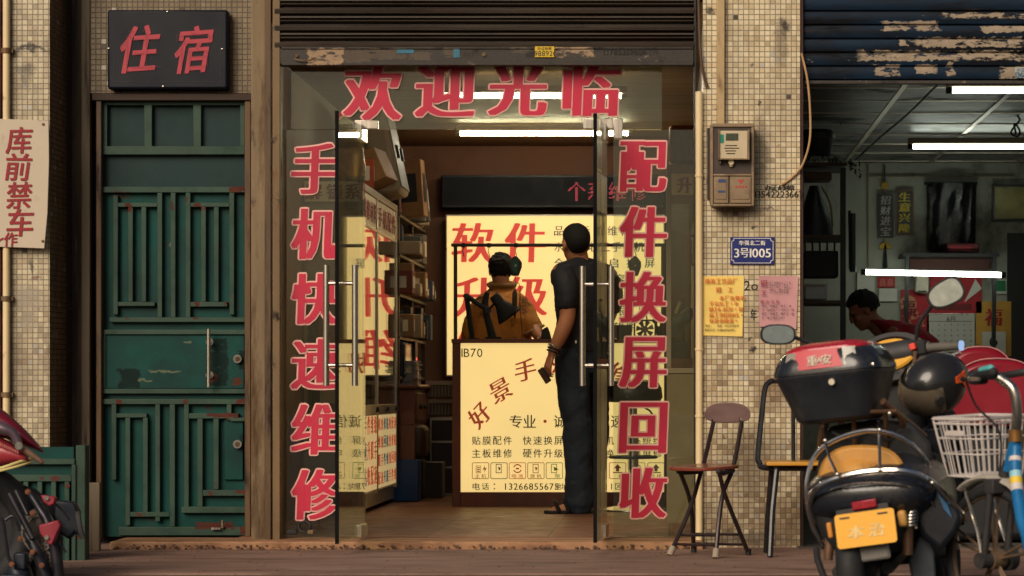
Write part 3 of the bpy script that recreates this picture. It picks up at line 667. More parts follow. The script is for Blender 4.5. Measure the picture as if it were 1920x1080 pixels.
def frame_line(mb, poly, wd, y):
    n = len(poly); cx = sum(p[0] for p in poly) / n; cy = sum(p[1] for p in poly) / n
    inn = []
    for i in range(n):
        p0, p1, p2 = Vector(poly[i - 1]), Vector(poly[i]), Vector(poly[(i + 1) % n])
        b = ((p1 - p0).normalized().orthogonal() + (p2 - p1).normalized().orthogonal())
        b.normalize()
        q = p1 + b * wd
        if (q - Vector((cx, cy))).length > (p1 - Vector((cx, cy))).length: q = p1 - b * wd
        inn.append(q)
    vs = [P(a, b, y) for a, b in poly] + [P(a.x, a.y, y) for a in inn]
    mb.add(vs, [(i, (i + 1) % n, n + (i + 1) % n, n + i) for i in range(n)])
y = -.012
t = thing('street_plate', 'blue enamel street number plate on the tiled pillar', 'house number', (X(1410, y), y, Z(496, y)))
obj('plate', MB().pbox(1369, 1452, 444, 496, y, -.001), mat('enamel_blue', lin(24, 36, 104), .3, var=.12, scale=6, coat=.3), t, bev=.002)
mb = MB(); frame_line(mb, [(1376, 446.5), (1445, 446.5), (1446, 451), (1450, 452), (1450, 488), (1446, 489), (1445, 493.5), (1376, 493.5), (1375, 489), (1371.5, 488), (1371.5, 452), (1375, 451)], 1.2, y - .0022)
for k, ch in enumerate('华强北二街'): glyph(mb, ch, P(1390 + k * 10.1, 455.5, y - .0022), 8.6 / 387, 8.6 / 387, bold=.04)
line(mb, '3号1005', P(1411, 474, y - .0022), 17.5 / 387, bold=.03, adv=1.05, ax=.92)
flat('white_lettering', mb, mat('enamel_white', lin(228, 222, 214), .4), t)

def curl_sheet(poly, y, lift, nx=8, ny=10, seed=0):
    """paper: bilinear patch of four photo corners with soft curl"""
    (a, b, c, d) = poly; vs = []; fs = []; random.seed(seed)
    for j in range(ny + 1):
        for i in range(nx + 1):
            u, v = i / nx, j / ny
            px = (a[0] * (1 - u) + b[0] * u) * (1 - v) + (d[0] * (1 - u) + c[0] * u) * v
            py = (a[1] * (1 - u) + b[1] * u) * (1 - v) + (d[1] * (1 - u) + c[1] * u) * v
            e = max(0, abs(u - .5) * 2 - .7) * lift * 2 + max(0, v - .8) * lift * 3
            vs.append(P(px, py, y - e - noise.noise((u * 3, v * 3, seed)) * lift * .5))
    for j in range(ny):
        for i in range(nx):
            q = j * (nx + 1) + i; fs.append((q, q + 1, q + nx + 2, q + nx + 1))
    n = len(vs); vs += [v + Vector((0, .0008, 0)) for v in vs]; fs += [tuple(k + n for k in f[::-1]) for f in fs]
    return MB().add(vs, fs)
t = thing('recruitment_poster', 'yellow paper recruitment poster with red writing on the tiled pillar', 'poster', (X(1358), -.01, Z(630)))
obj('sheet', curl_sheet(((1317, 518), (1395, 517), (1392, 631), (1318, 629)), -.004, .004, seed=2), mat('yellow_paper', lin(238, 206, 112), .8, var=.07, scale=12), t)
mo = MB(); md = MB(); yy = -.0135; e = 1 / 387
for i, ch in enumerate('港美工艺品厂'): glyph(mo, ch, P(1326 + i * 10.4, 527, yy), 9.3 * e, 9.3 * e, bold=.03)
glyph(mo, '招', P(1347, 543, yy), 9.5 * e, 9.5 * e, bold=.04); glyph(mo, '工', P(1369, 543, yy), 9 * e, 8 * e, bold=.04)
for j, (x_, s_) in enumerate(((1348, '本厂急聘若'), (1329, '干名女工，年'), (1329, '龄24-45岁，保'), (1329, '底工资1200元，'), (1329, '有意者面谈。'))):
    line(mo, s_, P(x_, 558.5 + j * 10.6, yy), 8.2 * e, align='L', adv=1.14 if j != 0 else 1.2, bold=.03)
line(md, '地址：广东省普宁市北华街12号', P(1322, 610.5, yy), 4.6 * e, align='L', adv=.98)
line(md, '联系方式：13480056491（', P(1322, 618.5, yy), 4.6 * e, align='L', adv=.98)
flat('orange_writing', mo, mat('poster_orange', lin(206, 108, 48), .7), t); flat('black_writing', md, m_dark, t)
t = thing('recruitment_poster', 'pink paper recruitment poster with curled edge on the tiled pillar', 'poster', (X(1458), -.01, Z(612)))
obj('sheet', curl_sheet(((1423, 517), (1497, 518), (1493, 617), (1424, 612)), -.004, .008, seed=5), mat('pink_paper', lin(196, 144, 146), .8, var=.08, scale=9), t)
mo = MB(); md = MB(); yy = -.017
glyph(mo, '招', P(1432, 531, yy), 12 * e, 13 * e, bold=.02); glyph(mo, '工', P(1432, 549, yy), 11 * e, 9 * e, bold=.02)
for i, ch in enumerate('普技信系'): glyph(mo, ch, P(1425 + 4 + i * 9.6, 565.5, yy), 7 * e, 7 * e)
for j, s_ in enumerate(('本厂招聘普工二十名，', '年龄岁以上，技术员，', '车工、焊工、安装工，', '质检工、面谈定资。', '工厂地址街北华强', '')):
    line(md, s_, P(1442, 530 + j * 4.4, yy), 3.6 * e, align='L', adv=1.25)
for j, s_ in enumerate(('焊工、招普工、技工（本', '工、自动车），住作工、软', '普工、材质工、硬件工、电', '工、电工名艺工本。')):
    line(md, s_, P(1428, 573.5 + j * 7.4, yy), 4.6 * e, align='L', adv=1.1)
flat('red_heading', mo, mat('poster_red', lin(150, 62, 74), .7), t); flat('black_writing', md, m_dark, t)
# ink on the tiles
m_ink = mat('wall_ink', (.014, .012, .011), .7)
t_ = MB(); line(t_, '办证★刻章', P(1462, 352, -.002), 11 * e, bold=.05, adv=1.0); line(t_, '13542223667', P(1461, 364, -.002), 13 * e, ax=.75, bold=.03)
tag(flat('stamped_number', t_, m_ink), 'black stencilled phone number on the tiles right of the meter box', 'graffiti')
t_ = MB(); line(t_, '2o', P(1408, 535, -.002), 19 * e); tag(flat('ink_scrawl', t_, m_ink), 'scrawled ink figures between the yellow and the pink poster', 'graffiti')
t_ = MB(); glyph(t_, '年', P(1413, 590, -.002), 11 * e, 22 * e, bold=.04); tag(flat('ink_scrawl', t_, m_ink), 'small black ink character beside the lower left of the pink poster', 'graffiti')
# ---------------------------------------------------------------- inside the phone shop
m_light = backlit('lightbox_panel', (1.0, .725, .275), LB, .4, .10, 1.3)
m_lred = backlit('lightbox_red', lin(216, 72, 58), LB * .75)
m_lblue = backlit('lightbox_blue', lin(58, 84, 92), LB * .2)
m_lbrown = backlit('lightbox_brown_red', lin(170, 74, 46), LB * .6)
m_lblack = mat('print_black', (.02, .017, .014), .5)
m_tube = emit('fluorescent_tube', (1, .90, .66), TB)
m_white = mat('white_fitting', lin(200, 190, 170), .5)
m_wood = mat('counter_wood', lin(104, 54, 34), .4, var=.25, scale=5, stretch=(3, 3, .4), bump=.1, coat=.2)
m_grey = mat('cabinet_grey', lin(140, 122, 98), .5, var=.1, scale=4)
m_alu = mat('cabinet_aluminium', (.5, .44, .36), .35, metal=.8, var=.1)
def tube_lamp(label, px0, px1, py, y, fit=True, mt=None, r=.013, below=True, name='fluorescent_lamp', sag=0):
    x0, x1, z = X(px0, y), X(px1, y), Z(py, y)
    t = thing(name, label, 'lamp', ((x0 + x1) / 2, y, z))
    obj('tube', MB().cyl((x0 + .01, y, z), (x1 - .01, y, z - sag), r), mt or m_tube, t)
    mb = MB().cyl((x0 - .02, y, z), (x0 + .012, y, z), r * 1.15).cyl((x1 - .012, y, z - sag), (x1 + .02, y, z - sag), r * 1.15)
    obj('end_cap', mb, m_white if not mt else m_dark, t)
    if fit: obj('fitting', MB().box(x0 - .02, x1 + .02, y - .022, y + .022, z + r + .004, z + r + .04), m_white if not mt else m_grey, t, bev=.004)
    return t
tube_lamp('long ceiling tube lamp seen through the welcome characters', 822, 1169, 180, 1.8)
obj('hanger', MB().cyl(P(880, 178, 1.8) + Vector((0, 0, .03)), Vector((X(880, 1.8), 1.8, 2.519)), .005).cyl(P(1120, 178, 1.8) + Vector((0, 0, .03)), Vector((X(1120, 1.8), 1.8, 2.519)), .005), m_dark, bpy.data.objects['fluorescent_lamp'])
tube_lamp('long ceiling tube lamp seen just below the glass transom', 860, 1181, 250.5, 4.66)
# back wall light box and moving-text board
y = 6.0
t = thing('light_box', 'tall glowing yellow light box with big red characters on the rear shop wall', 'light box', (X(1040, y), y, Z(705, y)))
obj('panel', MB().pbox(838, 1244, 405, 703, y, y + .01), m_light, t)
obj('frame', MB().pbox(836, 1246, 402.5, 405, y - .01, y + .08).pbox(836, 838, 405, 703, y - .01, y + .08).pbox(1244, 1246, 405, 703, y - .01, y + .08).pbox(836, 1246, 703, 706, y - .01, y + .08).pbox(838, 1244, 405, 703, y + .012, y + .06), m_alu, t)
mb = MB(); s_ = (12 + y) / F
for ch, px, py in (('软', 886, 455), ('件', 985, 455), ('升', 890, 557), ('级', 988, 555), ('维', 890, 655), ('修', 988, 655)): glyph(mb, ch, P(px, py, y - .003), 74 * s_, 74 * s_, bold=.035, shear=.03)
flat('red_characters', mb, m_lred, t)
mb = MB()
for j, (px, s) in enumerate(((1048, '品牌手机维修'), (1048, '水货回收二手手机'), (1048, '全新重启换屏'), (1048, '全机重扩容'), (1048, '系统刷机外屏'), (1048, '个人件无限'), (1160, '软件'))):
    for i, ch in enumerate(s):
        pxs = px + i * {0: 25, 1: 21.5, 2: 34, 3: 28.5, 4: 28, 5: 29, 6: 22}[j]
        glyph(mb, ch, P(pxs, 433 + j * 30, y - .003), 18 * s_, 18 * s_, bold=.02)
flat('blue_writing', mb, m_lblue, t)
y = 5.98
t = thing('moving_text_board', 'long black moving text board with red lit dots above the light box', 'display', (X(1030, y), y, Z(390, y)))
obj('case', MB().pbox(827, 1246, 328, 390, y, y + .12), mat('board_black', (.006, .0065, .01), .6, spec=.2), t, bev=.01)
obj('case_rim', MB().pbox(829, 1244, 329, 332, y - .006, y - .0005).pbox(829, 1244, 385, 388, y - .006, y - .0005), m_dark, t)
mb = MB(); s_ = (12 + y) / F
for i, ch in enumerate('个系维修'): dots(mb, ch, P(1081 + i * 38.5, 358, y - .008), 35 * s_, 15, .36)
flat('lit_dots', mb, emit('red_dots', (.9, .12, .13), 1.0), t)
# counter
y = 3.46
t = thing('service_counter', 'brown wooden counter with glowing yellow sign front', 'counter', (X(1047, y), y, 0))
obj('carcass', MB().pbox(848, 1247, 637, 952, y + .012, y + .6), m_wood, t, bev=.004)
obj('counter_frame', MB().pbox(848, 863.5, 643, 952, y - .02, y + .012).pbox(1245, 1248, 643, 952, y - .02, y + .012).pbox(863.5, 1245, 923, 952, y - .02, y + .012).pbox(846, 1249, 635.5, 643, y - .03, y + .62), m_wood, t, bev=.003)
sg = obj('sign_panel', MB().pbox(863.5, 1245, 643.5, 922.5, y - .004, y + .011), m_light, t)
s_ = (12 + y) / F; yy = y - .008
mb = MB()
for ch, px, py, ro in (('好', 899, 778, 48), ('景', 938, 732, 30), ('手', 985, 694, 14), ('机', 1043, 680, 3), ('维', 1102, 684, -8), ('修', 1160, 700, -20)):
    glyph(mb, ch, P(px, py, yy), 39 * s_, 39 * s_, bold=.03, rot=R(ro), shear=.12)
mb.add([P(1022 + 3.4 * math.cos(q), 790 + 3.4 * math.sin(q), yy) for q in [k * math.pi / 4 for k in range(8)]], [tuple(range(8))]).add([P(1104 + 3.4 * math.cos(q), 790 + 3.4 * math.sin(q), yy) for q in [k * math.pi / 4 for k in range(8)]], [tuple(range(8))])
flat('arched_name', mb, m_lbrown, sg)
mb = MB()
line(mb, '1B70', P(864, 661, yy), 17 * s_, align='L', adv=1)
for ch, px in (('专', 967), ('业', 993), ('诚', 1050), ('信', 1077), ('快', 1130), ('速', 1157)): glyph(mb, ch, P(px, 790, yy), 23 * s_, 24 * s_, bold=.012)
for j, r_ in enumerate(('贴膜配件 快速换屏 维修手机 系统维修', '主板维修 硬件升级 电池更换 爆屏修复')):
    for k, wd in enumerate(r_.split(' ')):
        for i, ch in enumerate(wd): glyph(mb, ch, P(893 + k * 95.5 + i * 19.6 + (14 if k == 3 else 0), 826 + 24 * j, yy), 16 * s_, 16 * s_, bold=.012)
for i, ch in enumerate('电话：13266855675'):
    glyph(mb, ch, P(893 + (i * 17 if i < 3 else 26 + i * 9.6), 912, yy), 13.5 * s_, 13 * s_, bold=.012)
for i, ch in enumerate('地址：A栋2001区华强北99号'):
    glyph(mb, ch, P(1046 + i * 12.6, 912, yy), 12 * s_, 12.5 * s_, bold=.01)
flat('black_writing', mb, m_lblack, sg)
cols = [(150, 92, 50), (40, 34, 30), (190, 96, 56), (150, 96, 52), (92, 128, 50), (150, 92, 50), (50, 44, 40), (150, 60, 40), (176, 150, 70), (120, 90, 60), (150, 84, 50)]
lab = '主机触摸电池换机权限维修进水开机信号升级'
for k in range(10):
    cx = 901 + k * 34.6 if k < 5 else 1086 + (k - 5) * 36.0
    m_ = backlit('icon_ink', lin(*cols[k]), LB * .3); mb = MB()
    frame_line(mb, [(cx - 14, 867), (cx + 14, 867), (cx + 16, 869), (cx + 16, 896), (cx + 14, 898), (cx - 14, 898), (cx - 16, 896), (cx - 16, 869)], 1.3, yy)
    for i in range(2): glyph(mb, lab[(2 * k + i) % len(lab)], P(cx - 6 + 12 * i, 892.5, yy), 9 * s_, 7.5 * s_, bold=.01)
    if k == 0:
        frame_line(mb, [(cx - 9, 873), (cx + 1, 873), (cx + 1, 887), (cx - 9, 887)], 1.5, yy)
        for q in (876, 879.5, 883): sheet(mb, [(cx - 7, q), (cx - 1, q), (cx - 1, q + 2), (cx - 7, q + 2)], yy)
        sheet(mb, [(cx + 8, 872), (cx + 4, 881), (cx + 8, 880), (cx + 6, 887), (cx + 12, 877), (cx + 8, 878)], yy)
    elif k in (1, 3, 4, 6):
        frame_line(mb, [(cx - 6, 870), (cx + 5, 870), (cx + 5, 887), (cx - 6, 887)], 1.8, yy)
        sheet(mb, [(cx - 2, 875), (cx + 3, 877), (cx + (8 if k == 4 else 2), 880), (cx, 883)], yy)
    elif k in (2, 8):
        for a0 in (20, 200):
            pl = [(cx + 8.5 * math.cos(R(a0 + q)), 878.5 + 8.5 * math.sin(R(a0 + q))) for q in range(0, 141, 20)] + [(cx + 6.3 * math.cos(R(a0 + q)), 878.5 + 6.3 * math.sin(R(a0 + q))) for q in range(140, -1, -20)]
            for i in range(7): sheet(mb, [pl[i], pl[i + 1], pl[14 - i], pl[15 - i]], yy)
        sheet(mb, [(cx - 3, 877), (cx + 3, 877), (cx + 3, 880), (cx - 3, 880)], yy)
    else:
        sheet(mb, [(cx, 870), (cx - 7, 878), (cx - 3, 878), (cx - 3, 884), (cx + 3, 884), (cx + 3, 878), (cx + 7, 878)], yy)
        sheet(mb, [(cx - 9, 885), (cx + 9, 885), (cx + 9, 887), (cx - 9, 887)], yy)
    flat('service_icon', mb, m_, sg)
# rail over the counter with hooks and hanging tools
y = 3.75
t = thing('tool_rail', 'dark metal rail on posts standing over the counter', 'rack', (X(1047, y), y, Z(637, 3.46)))
m_railp = mat('rail_metal', lin(70, 60, 50), .4, metal=.5)
obj('post', MB().cyl(P(854, 637, y), P(854, 458, y), .012), m_railp, t); obj('post', MB().cyl(P(1243, 637, y), P(1243, 458, y), .012), m_railp, t)
obj('crossbar', MB().cyl(P(846, 459.5, y), P(1246, 459.5, y), .011), m_railp, t)
mb = MB()
for px in (869, 917, 968, 1192): mb.tube([P(px, 455, y), P(px, 466, y), P(px - 2, 470, y), P(px, 476, y), P(px + 1, 481, y)], .003, 6).cyl(P(px, 456, y), P(px, 464, y), .014)
obj('hook', mb, m_dark, t)
def balancer(px, label, body, tool):
    y = 3.72; t = thing('spring_balancer', label, 'tool', P(px, 478, y))
    a = P(px, 500, y)
    prof = [(px, 479), (px + 5, 482), (px + 12, 491), (px + 12, 500), (px + 6, 517), (px - 6, 517), (px - 12, 500), (px - 12, 491), (px - 5, 482)]
    obj('housing', MB().pprism(prof, y - .025, y + .03), mat('balancer_rim', lin(66, 56, 46), .5), t, bev=.008)
    pr2 = [(px + (q - px) * .74, 498 + (r_ - 498) * .74) for q, r_ in prof]
    obj('cover', MB().pprism(pr2, y - .032, y - .024), mat('balancer_cover', body, .35), t, bev=.004)
    obj('cover_screw', MB().cyl(P(px + 1, 498, y - .036), P(px + 1, 498, y - .03), .006), m_steel, t)
    obj('cable', MB().tube([P(px, 517, y), P(px, 545, y)], .002, 6).tube(cr([P(px + 2, 530, y), P(px + 9, 536, y), P(px + 9, 575, y), P(px + 13, 620, y), P(px + 12, 634, y)], 5), .0025, 6), m_dark, t)
    if tool:
        obj('screwdriver', MB().limb([(P(px - 1, 545, y), .008), (P(px - 1, 552, y), .016), (P(px - 1, 582, y), .017), (P(px - 1, 588, y), .010), (P(px, 596, y), .004)], 10), mat('tool_grey', lin(74, 62, 50), .4, metal=.4), t)
balancer(966, 'green faced spring balancer with hanging screwdriver beside the worker\'s head', lin(16, 66, 52), True)
balancer(1190, 'dark grey spring balancer hanging from the rail on the right', lin(52, 56, 54), False)
# desk lamp on the counter
y = 3.8
t = thing('desk_lamp', 'black jointed desk lamp in front of the worker in the orange shirt', 'lamp', P(890, 637, y))
obj('base', MB().cyl(P(925, 637, y), P(925, 632, y), .05).cyl(P(888, 637, y), P(888, 634, y), .04), m_rubber, t)
obj('arm', MB().tube([P(887, 636, y), P(884, 615, y), P(877, 556, y)], .011).tube([P(882, 636, y), P(872, 557, y)], .006), m_rubber, t)
obj('arm', MB().tube([P(873, 553, y - .02), P(896, 570, y - .02), P(918, 583, y - .02)], .016).tube([P(914, 548, y + .01), P(909, 565, y + .01), P(911, 586, y), P(924, 635, y)], [.015, .022, .022, .026]), m_rubber, t)
obj('joint', MB().cyl(P(873, 555, y - .04), P(873, 555, y + .02), .016).cyl(P(915, 582, y - .04), P(915, 582, y + .02), .02), m_dark, t)
M = Matrix.Translation(P(931, 561, y - .06)) @ Matrix.Rotation(R(-38), 4, 'Y') @ Matrix.Rotation(R(180), 4, 'X')
obj('lamp_head', MB().lathe([(.004, -.03), (.03, -.03), (.036, -.0), (.036, .03), (.04, .045), (.082, .125), (.086, .14), (.08, .14), (.036, .05), (.004, .05)]).xf(M), m_rubber, t)
obj('head_link', MB().tube([P(916, 582, y - .03), P(924, 572, y - .05), P(932, 568, y - .06)], .008), m_dark, t)

# ---- left cabinet with glass doors
y0, y1, ym, xf = 2.27, 4.06, 3.0, -1.77
t = thing('display_cabinet', 'tall grey display cabinet with glass doors and red lettered header along the left wall', 'cabinet', (-1.9, 3.1, 0))
zt, zh, zd, zl = 1.914, 1.70, .60, .10
obj('carcass', MB().box(XL + .01, xf - .02, y0, y1, zl, .62).box(XL + .01, xf - .02, y0, y1, zt - .05, zt).box(XL + .01, XL + .03, y0 + .02, y1, .62, zt - .05).box(XL + .03, xf - .02, y1 - .02, y1, .62, zt - .05).box(XL + .03, xf - .02, ym - .01, ym + .01, .62, zt - .05), m_grey, t)
obj('end_panel', MB().box(XL + .03, xf - .02, y0, y0 + .02, 1.24, zt - .05), m_grey, t)
for z in (.95, 1.3): obj('shelf', MB().box(XL + .03, xf - .03, y0 + .03, y1 - .02, z, z + .012), m_grey, t)
obj('door_frame', MB().box(xf - .02, xf + .006, y0, y0 + .03, zl, zt).box(xf - .02, xf + .006, ym - .02, ym + .02, zl, zt).box(xf - .02, xf + .006, y1 - .03, y1, zl, zt).box(xf - .02, xf + .004, y0 + .03, y1 - .03, .58, .64).box(xf - .02, xf + .004, y0 + .03, y1 - .03, zh - .02, zh).box(xf - .02, xf + .008, y0, y1, zt - .03, zt + .01).box(xf - .06, xf - .01, y0 + .02, y1 - .02, .03, zl + .02), m_alu, t, bev=.003)
m_cabglass = glass('cabinet_glass', tint=(.9, .9, .86), dust=.01, rough=.01)
for a, b in ((y0 + .03, ym - .02), (ym + .02, (ym + y1) / 2 - .006), ((ym + y1) / 2 + .006, y1 - .03)):
    d = obj('glass_door', MB().box(xf - .008, xf - .002, a, b, .64, zh - .02), m_cabglass, t, smooth=False)
    obj('lock_knob', MB().cyl((xf - .004, b - .05, .61), (xf + .02, b - .05, .61), .016), m_dark, d)
obj('interior_back', MB().box(XL + .032, XL + .036, y0 + .03, y1 - .03, .64, zh), mat('cabinet_inside', lin(40, 34, 30), .6), t)
m_header = mat('header_cream', lin(238, 220, 184), .6); m_hred = mat('header_red', lin(150, 40, 36), .6)
for a, b, s in ((y0 + .04, ym - .03, '维修材料'), (ym + .03, y1 - .04, '手机配件')):
    h = obj('header_panel', MB().box(xf - .012, xf - .002, a, b, zh, zt - .035), m_header, t)
    mb = MB()
    for i, ch in enumerate(s): glyph(mb, ch, Vector((xf + .001, a + (b - a) * (i + .5) / 4, (zh + zt) / 2 - .02)), (b - a) / 4 * .8, .12, frame=RIGHTF, bold=.05)
    flat('header_lettering', mb, m_hred, h)
m_lowp = backlit('lower_cream_panel', (.9, .66, .3), LB * .5)
for k, (a, b) in enumerate(((y0 + .035, ym - .022), (ym + .022, y1 - .035))):
    h = obj('lower_sign', MB().box(xf - .012, xf + .001, a, b, zl + .03, .575), m_lowp, t)
    mb = MB(); mc = MB()
    rows = (('手', '机', '服', '务'), ('贴', '膜', '配', '件'), ('回', '收', '快', '修'))
    for j in range(4 if k else 3):
        n = 7 if k else 4
        for i in range(n):
            tgt = mc if (i in (2, 3) and k) or (i == 0 and not k) else mb
            glyph(tgt, '手机配件快速维修升级贴膜回收'[(i * 3 + j * 5 + k) % 14], Vector((xf + .003, a + (b - a) * (i + .5) / n, .52 - j * (.11 if k else .15))), (b - a) / n * .75, .075 if k else .11, frame=RIGHTF, bold=.05)
    flat('red_writing', mb, m_lbrown, h); flat('blue_writing', mc, backlit('low_blue', lin(60, 110, 130), LB * .2), h)
hd = obj('end_header', MB().box(XL + .02, xf - .02, y0 - .012, y0 - .001, Z(378, y0), Z(340, y0)), m_header, t)
mb = MB(); glyph(mb, '解', P(588, 359, y0 - .015), .09, .09, bold=.05); glyph(mb, '锁', P(628, 359, y0 - .015), .09, .09, bold=.05); glyph(mb, '系', P(662, 359, y0 - .015), .085, .09, bold=.05)
flat('header_lettering', mb, m_hred, hd)
# stock behind the end glass: small boxes on hooks
random.seed(3)
cols3 = [lin(150, 110, 70), lin(60, 70, 84), lin(120, 60, 44), lin(170, 150, 120), lin(36, 34, 36), lin(90, 84, 76)]
mbx = [mat('carton_%s' % n_, c, .7, var=.15, scale=12) for n_, c in zip(('tan', 'slate', 'russet', 'cream', 'black', 'grey'), cols3)]
for z in (.965, 1.315, .65):
    for k in range(6):
        yy = y0 + .12 + k * .29 + random.uniform(-.03, .03); h_ = random.uniform(.12, .24)
        if abs(yy - ym) < .12 or yy > y1 - .14: continue
        o = obj('stock_box', MB().box(XL + .1, XL + .24, yy - .09, yy + .09, z, z + h_), random.choice(mbx), None, bev=.003)
        tag(o, 'small packed stock box among many inside the glass display cabinet', 'box', 'boxes inside the display cabinet')
# items on the cabinet top
def carton(name, label, c, sz, m, rx=0, ry=0, rz=0, cat='box', group=None, face=None):
    M = Matrix.Rotation(R(rz), 3, 'Z') @ Matrix.Rotation(R(ry), 3, 'Y') @ Matrix.Rotation(R(rx), 3, 'X')
    t = thing(name, label, cat, tuple(c), group)
    obj('box_body', MB().cbox(c, sz, M), m, t, bev=.006)
    if face:
        mb = MB().cbox(Vector((0, -sz[1] / 2 - .001, 0)), (sz[0] * .7, .003, sz[2] * .5)).cbox(Vector((sz[0] / 2 + .001, 0, 0)), (.003, sz[1] * .6, sz[2] * .5))
        obj('paper_label', mb.xf(Matrix.Translation(c) @ M.to_4x4()), face, t)
    return t
zc = zt + .012
m_brass = mat('crinkled_gold', lin(140, 104, 52), .25, metal=.7, var=.5, scale=14, bump=.6)
bgm = MB()
for j in range(7):
    bgm.v += []
rr = []
for j, (w_, d_) in enumerate(((.16, .09), (.165, .09), (.17, .085), (.16, .07), (.15, .05), (.13, .02))):
    z = zc + j * .055; rr.append([Vector((-1.86 + w_ / 2 * math.cos(q) * (1 + .06 * math.sin(5 * q + j)), 2.45 + d_ * math.sin(q), z)) for q in [2 * math.pi * k / 16 for k in range(16)]])
tag(obj('foil_bag', bgm.ring(rr), m_brass), 'crinkled gold foil bag standing at the near end of the cabinet top', 'bag')
carton('paper_carton', 'orange and white carton lying behind the foil bag', Vector((-1.85, 2.75, zc + .085)), (.18, .2, .17), mat('orange_carton', lin(150, 62, 30), .6, var=.3, scale=9), rz=8, face=m_white)
carton('brown_carton', 'brown carton leaning on the grey case on the cabinet top', Vector((-1.80, 3.15, zc + .155)), (.15, .34, .2), mbx[0], rx=0, ry=-24, rz=-6)
t = thing('equipment_case', 'grey plastic case standing tilted on the cabinet top', 'case', (-1.72, 3.5, zc))
M = Matrix.Translation((-1.80, 3.62, zc + .275)) @ Matrix.Rotation(R(-12), 4, 'Y')
obj('case_body', MB().cbox((0, 0, 0), (.17, .52, .52)).xf(M), m_grey, t, bev=.03)
obj('case_lid', MB().cbox((.088, 0, 0), (.012, .46, .46)).xf(M), mat('case_lid_grey', lin(112, 106, 92), .5), t, bev=.004)
obj('latch', MB().cbox((.1, -.1, .0), (.02, .05, .08)).cbox((.1, .12, .0), (.02, .05, .08)).xf(M), m_dark, t)
# rack behind the cabinet
t = thing('shelf_rack', 'dark metal shelf rack of spare parts between the cabinet and the rear wall', 'shelf', (-1.9, 5, 0))
mb = MB()
for yy in (4.14, 5.0, 5.86): mb.box(-1.79, -1.76, yy - .015, yy + .015, .0, 2.0).box(-2.11, -2.08, yy - .015, yy + .015, 0, 2.0)
obj('upright', mb, m_railp, t)
LV = (.80, 1.06, 1.34, 1.60, 1.86)
for z in LV: obj('shelf', MB().box(-2.11, -1.755, 4.13, 5.88, z, z + .018), m_railp, t)
random.seed(9)
for li, z in enumerate(LV[1:]):
    yy = 4.2
    while yy < 5.75:
        w_ = random.uniform(.07, .17); h_ = random.uniform(.08, .21) if li < 3 else random.uniform(.14, .40); 
        if yy + w_ > 5.85: break
        d_ = random.uniform(-.02, .13)
        ci = random.randrange(6); carton('parts_box', ('tan', 'slate', 'russet', 'cream', 'black', 'grey')[ci] + ' spare parts box on the ' + ('second lowest', 'middle', 'second highest', 'top')[li] + ' shelf of the parts rack', Vector((-1.89 + d_, yy + w_ / 2, z + .02 + h_ / 2)), (.26, w_ * .93, h_), mbx[ci], rz=random.uniform(-5, 5), ry=random.uniform(-7, 0) if li == 3 else 0, group='boxes on the parts rack', face=random.choice((None, m_header, m_white, m_dark)))
        yy += w_ + random.uniform(.0, .03)
for k, (yy, z) in enumerate(((4.5, 1.2), (5.2, 1.22), (4.8, .98))):
    t = thing('small_charger', ('upper near', 'upper far', 'lower')[k] + ' small black device with a red light on the parts rack', 'charger', (-1.72, yy, z))
    obj('case', MB().box(-1.76, -1.715, yy - .07, yy + .07, z - .1, z + .08), m_dark, t, bev=.004); obj('indicator', MB().box(-1.716, -1.712, yy - .012, yy + .012, z - .05, z - .03), emit('indicator_red', (1, .1, .06), 2), t)
t = thing('old_monitor', 'dark bluish monitor under the parts rack', 'monitor', (-1.8, 4.5, .8))
obj('housing', MB().box(-2.02, -1.735, 4.22, 4.95, .82, 1.045), mat('monitor_navy', lin(28, 30, 46), .4), t, bev=.012)
obj('screen', MB().box(-1.736, -1.731, 4.26, 4.91, .845, 1.03), mat('screen_navy', lin(20, 22, 44), .12), t)
t = thing('wooden_dresser', 'dark brown wooden drawer dresser below the monitor', 'dresser', (-1.8, 4.7, 0))
obj('carcass', MB().box(-2.1, -1.66, 4.16, 5.45, .50, .735).box(-2.1, -1.66, 4.16, 4.22, 0.003, .5).box(-2.1, -1.66, 5.39, 5.45, .003, .5).box(-2.1, -2.06, 4.22, 5.39, .003, .5), m_wood, t, bev=.004)
obj('dresser_top', MB().box(-2.11, -1.63, 4.13, 5.48, .736, .765), m_wood, t, bev=.01)
for yy in (4.49, 5.12): obj('drawer', MB().box(-1.662, -1.648, yy - .28, yy + .28, .53, .71), m_wood, t, bev=.004)
mb = MB()
for yy in (4.35, 4.63, 4.98, 5.26): mb.ell((-1.64, yy, .62), (.014, .018, .018), n=10, m=6)
obj('drawer_knob', mb, m_dark, t)
random.seed(4); mb = MB()
for k in range(15): mb.cbox(Vector((-1.79 + random.uniform(-.01, .01), 4.52, .772 + k * .0105)), (.22, .30, .007), Matrix.Rotation(R(random.uniform(-6, 6)), 3, 'Z'))
tag(obj('paper_stack', mb, mat('paper_grey', lin(150, 146, 148), .7)), 'stack of pale papers lying on the wooden dresser', 'papers')
carton('brown_carton', 'upright brown carton beside the paper stack on the dresser', Vector((-1.74, 4.86, .845)), (.06, .12, .16), mbx[0], face=m_header)
t = thing('plastic_stool', 'dark brown moulded backrest seat pushed under the dresser', 'seat', (-1.75, 4.4, 0))
obj('shell', MB().box(-1.76, -1.60, 4.26, 4.56, .28, .50), mat('seat_brown', lin(84, 62, 46), .5), t, bev=.04); obj('seat_base', MB().box(-1.78, -1.62, 4.27, 4.55, .003, .28), mbx[4], t, bev=.03)
carton('blue_crate', 'blue plastic crate on the floor beside the display cabinet', Vector((-1.72, 4.2, .14)), (.18, .2, .27), mat('crate_blue', lin(20, 60, 110), .5))
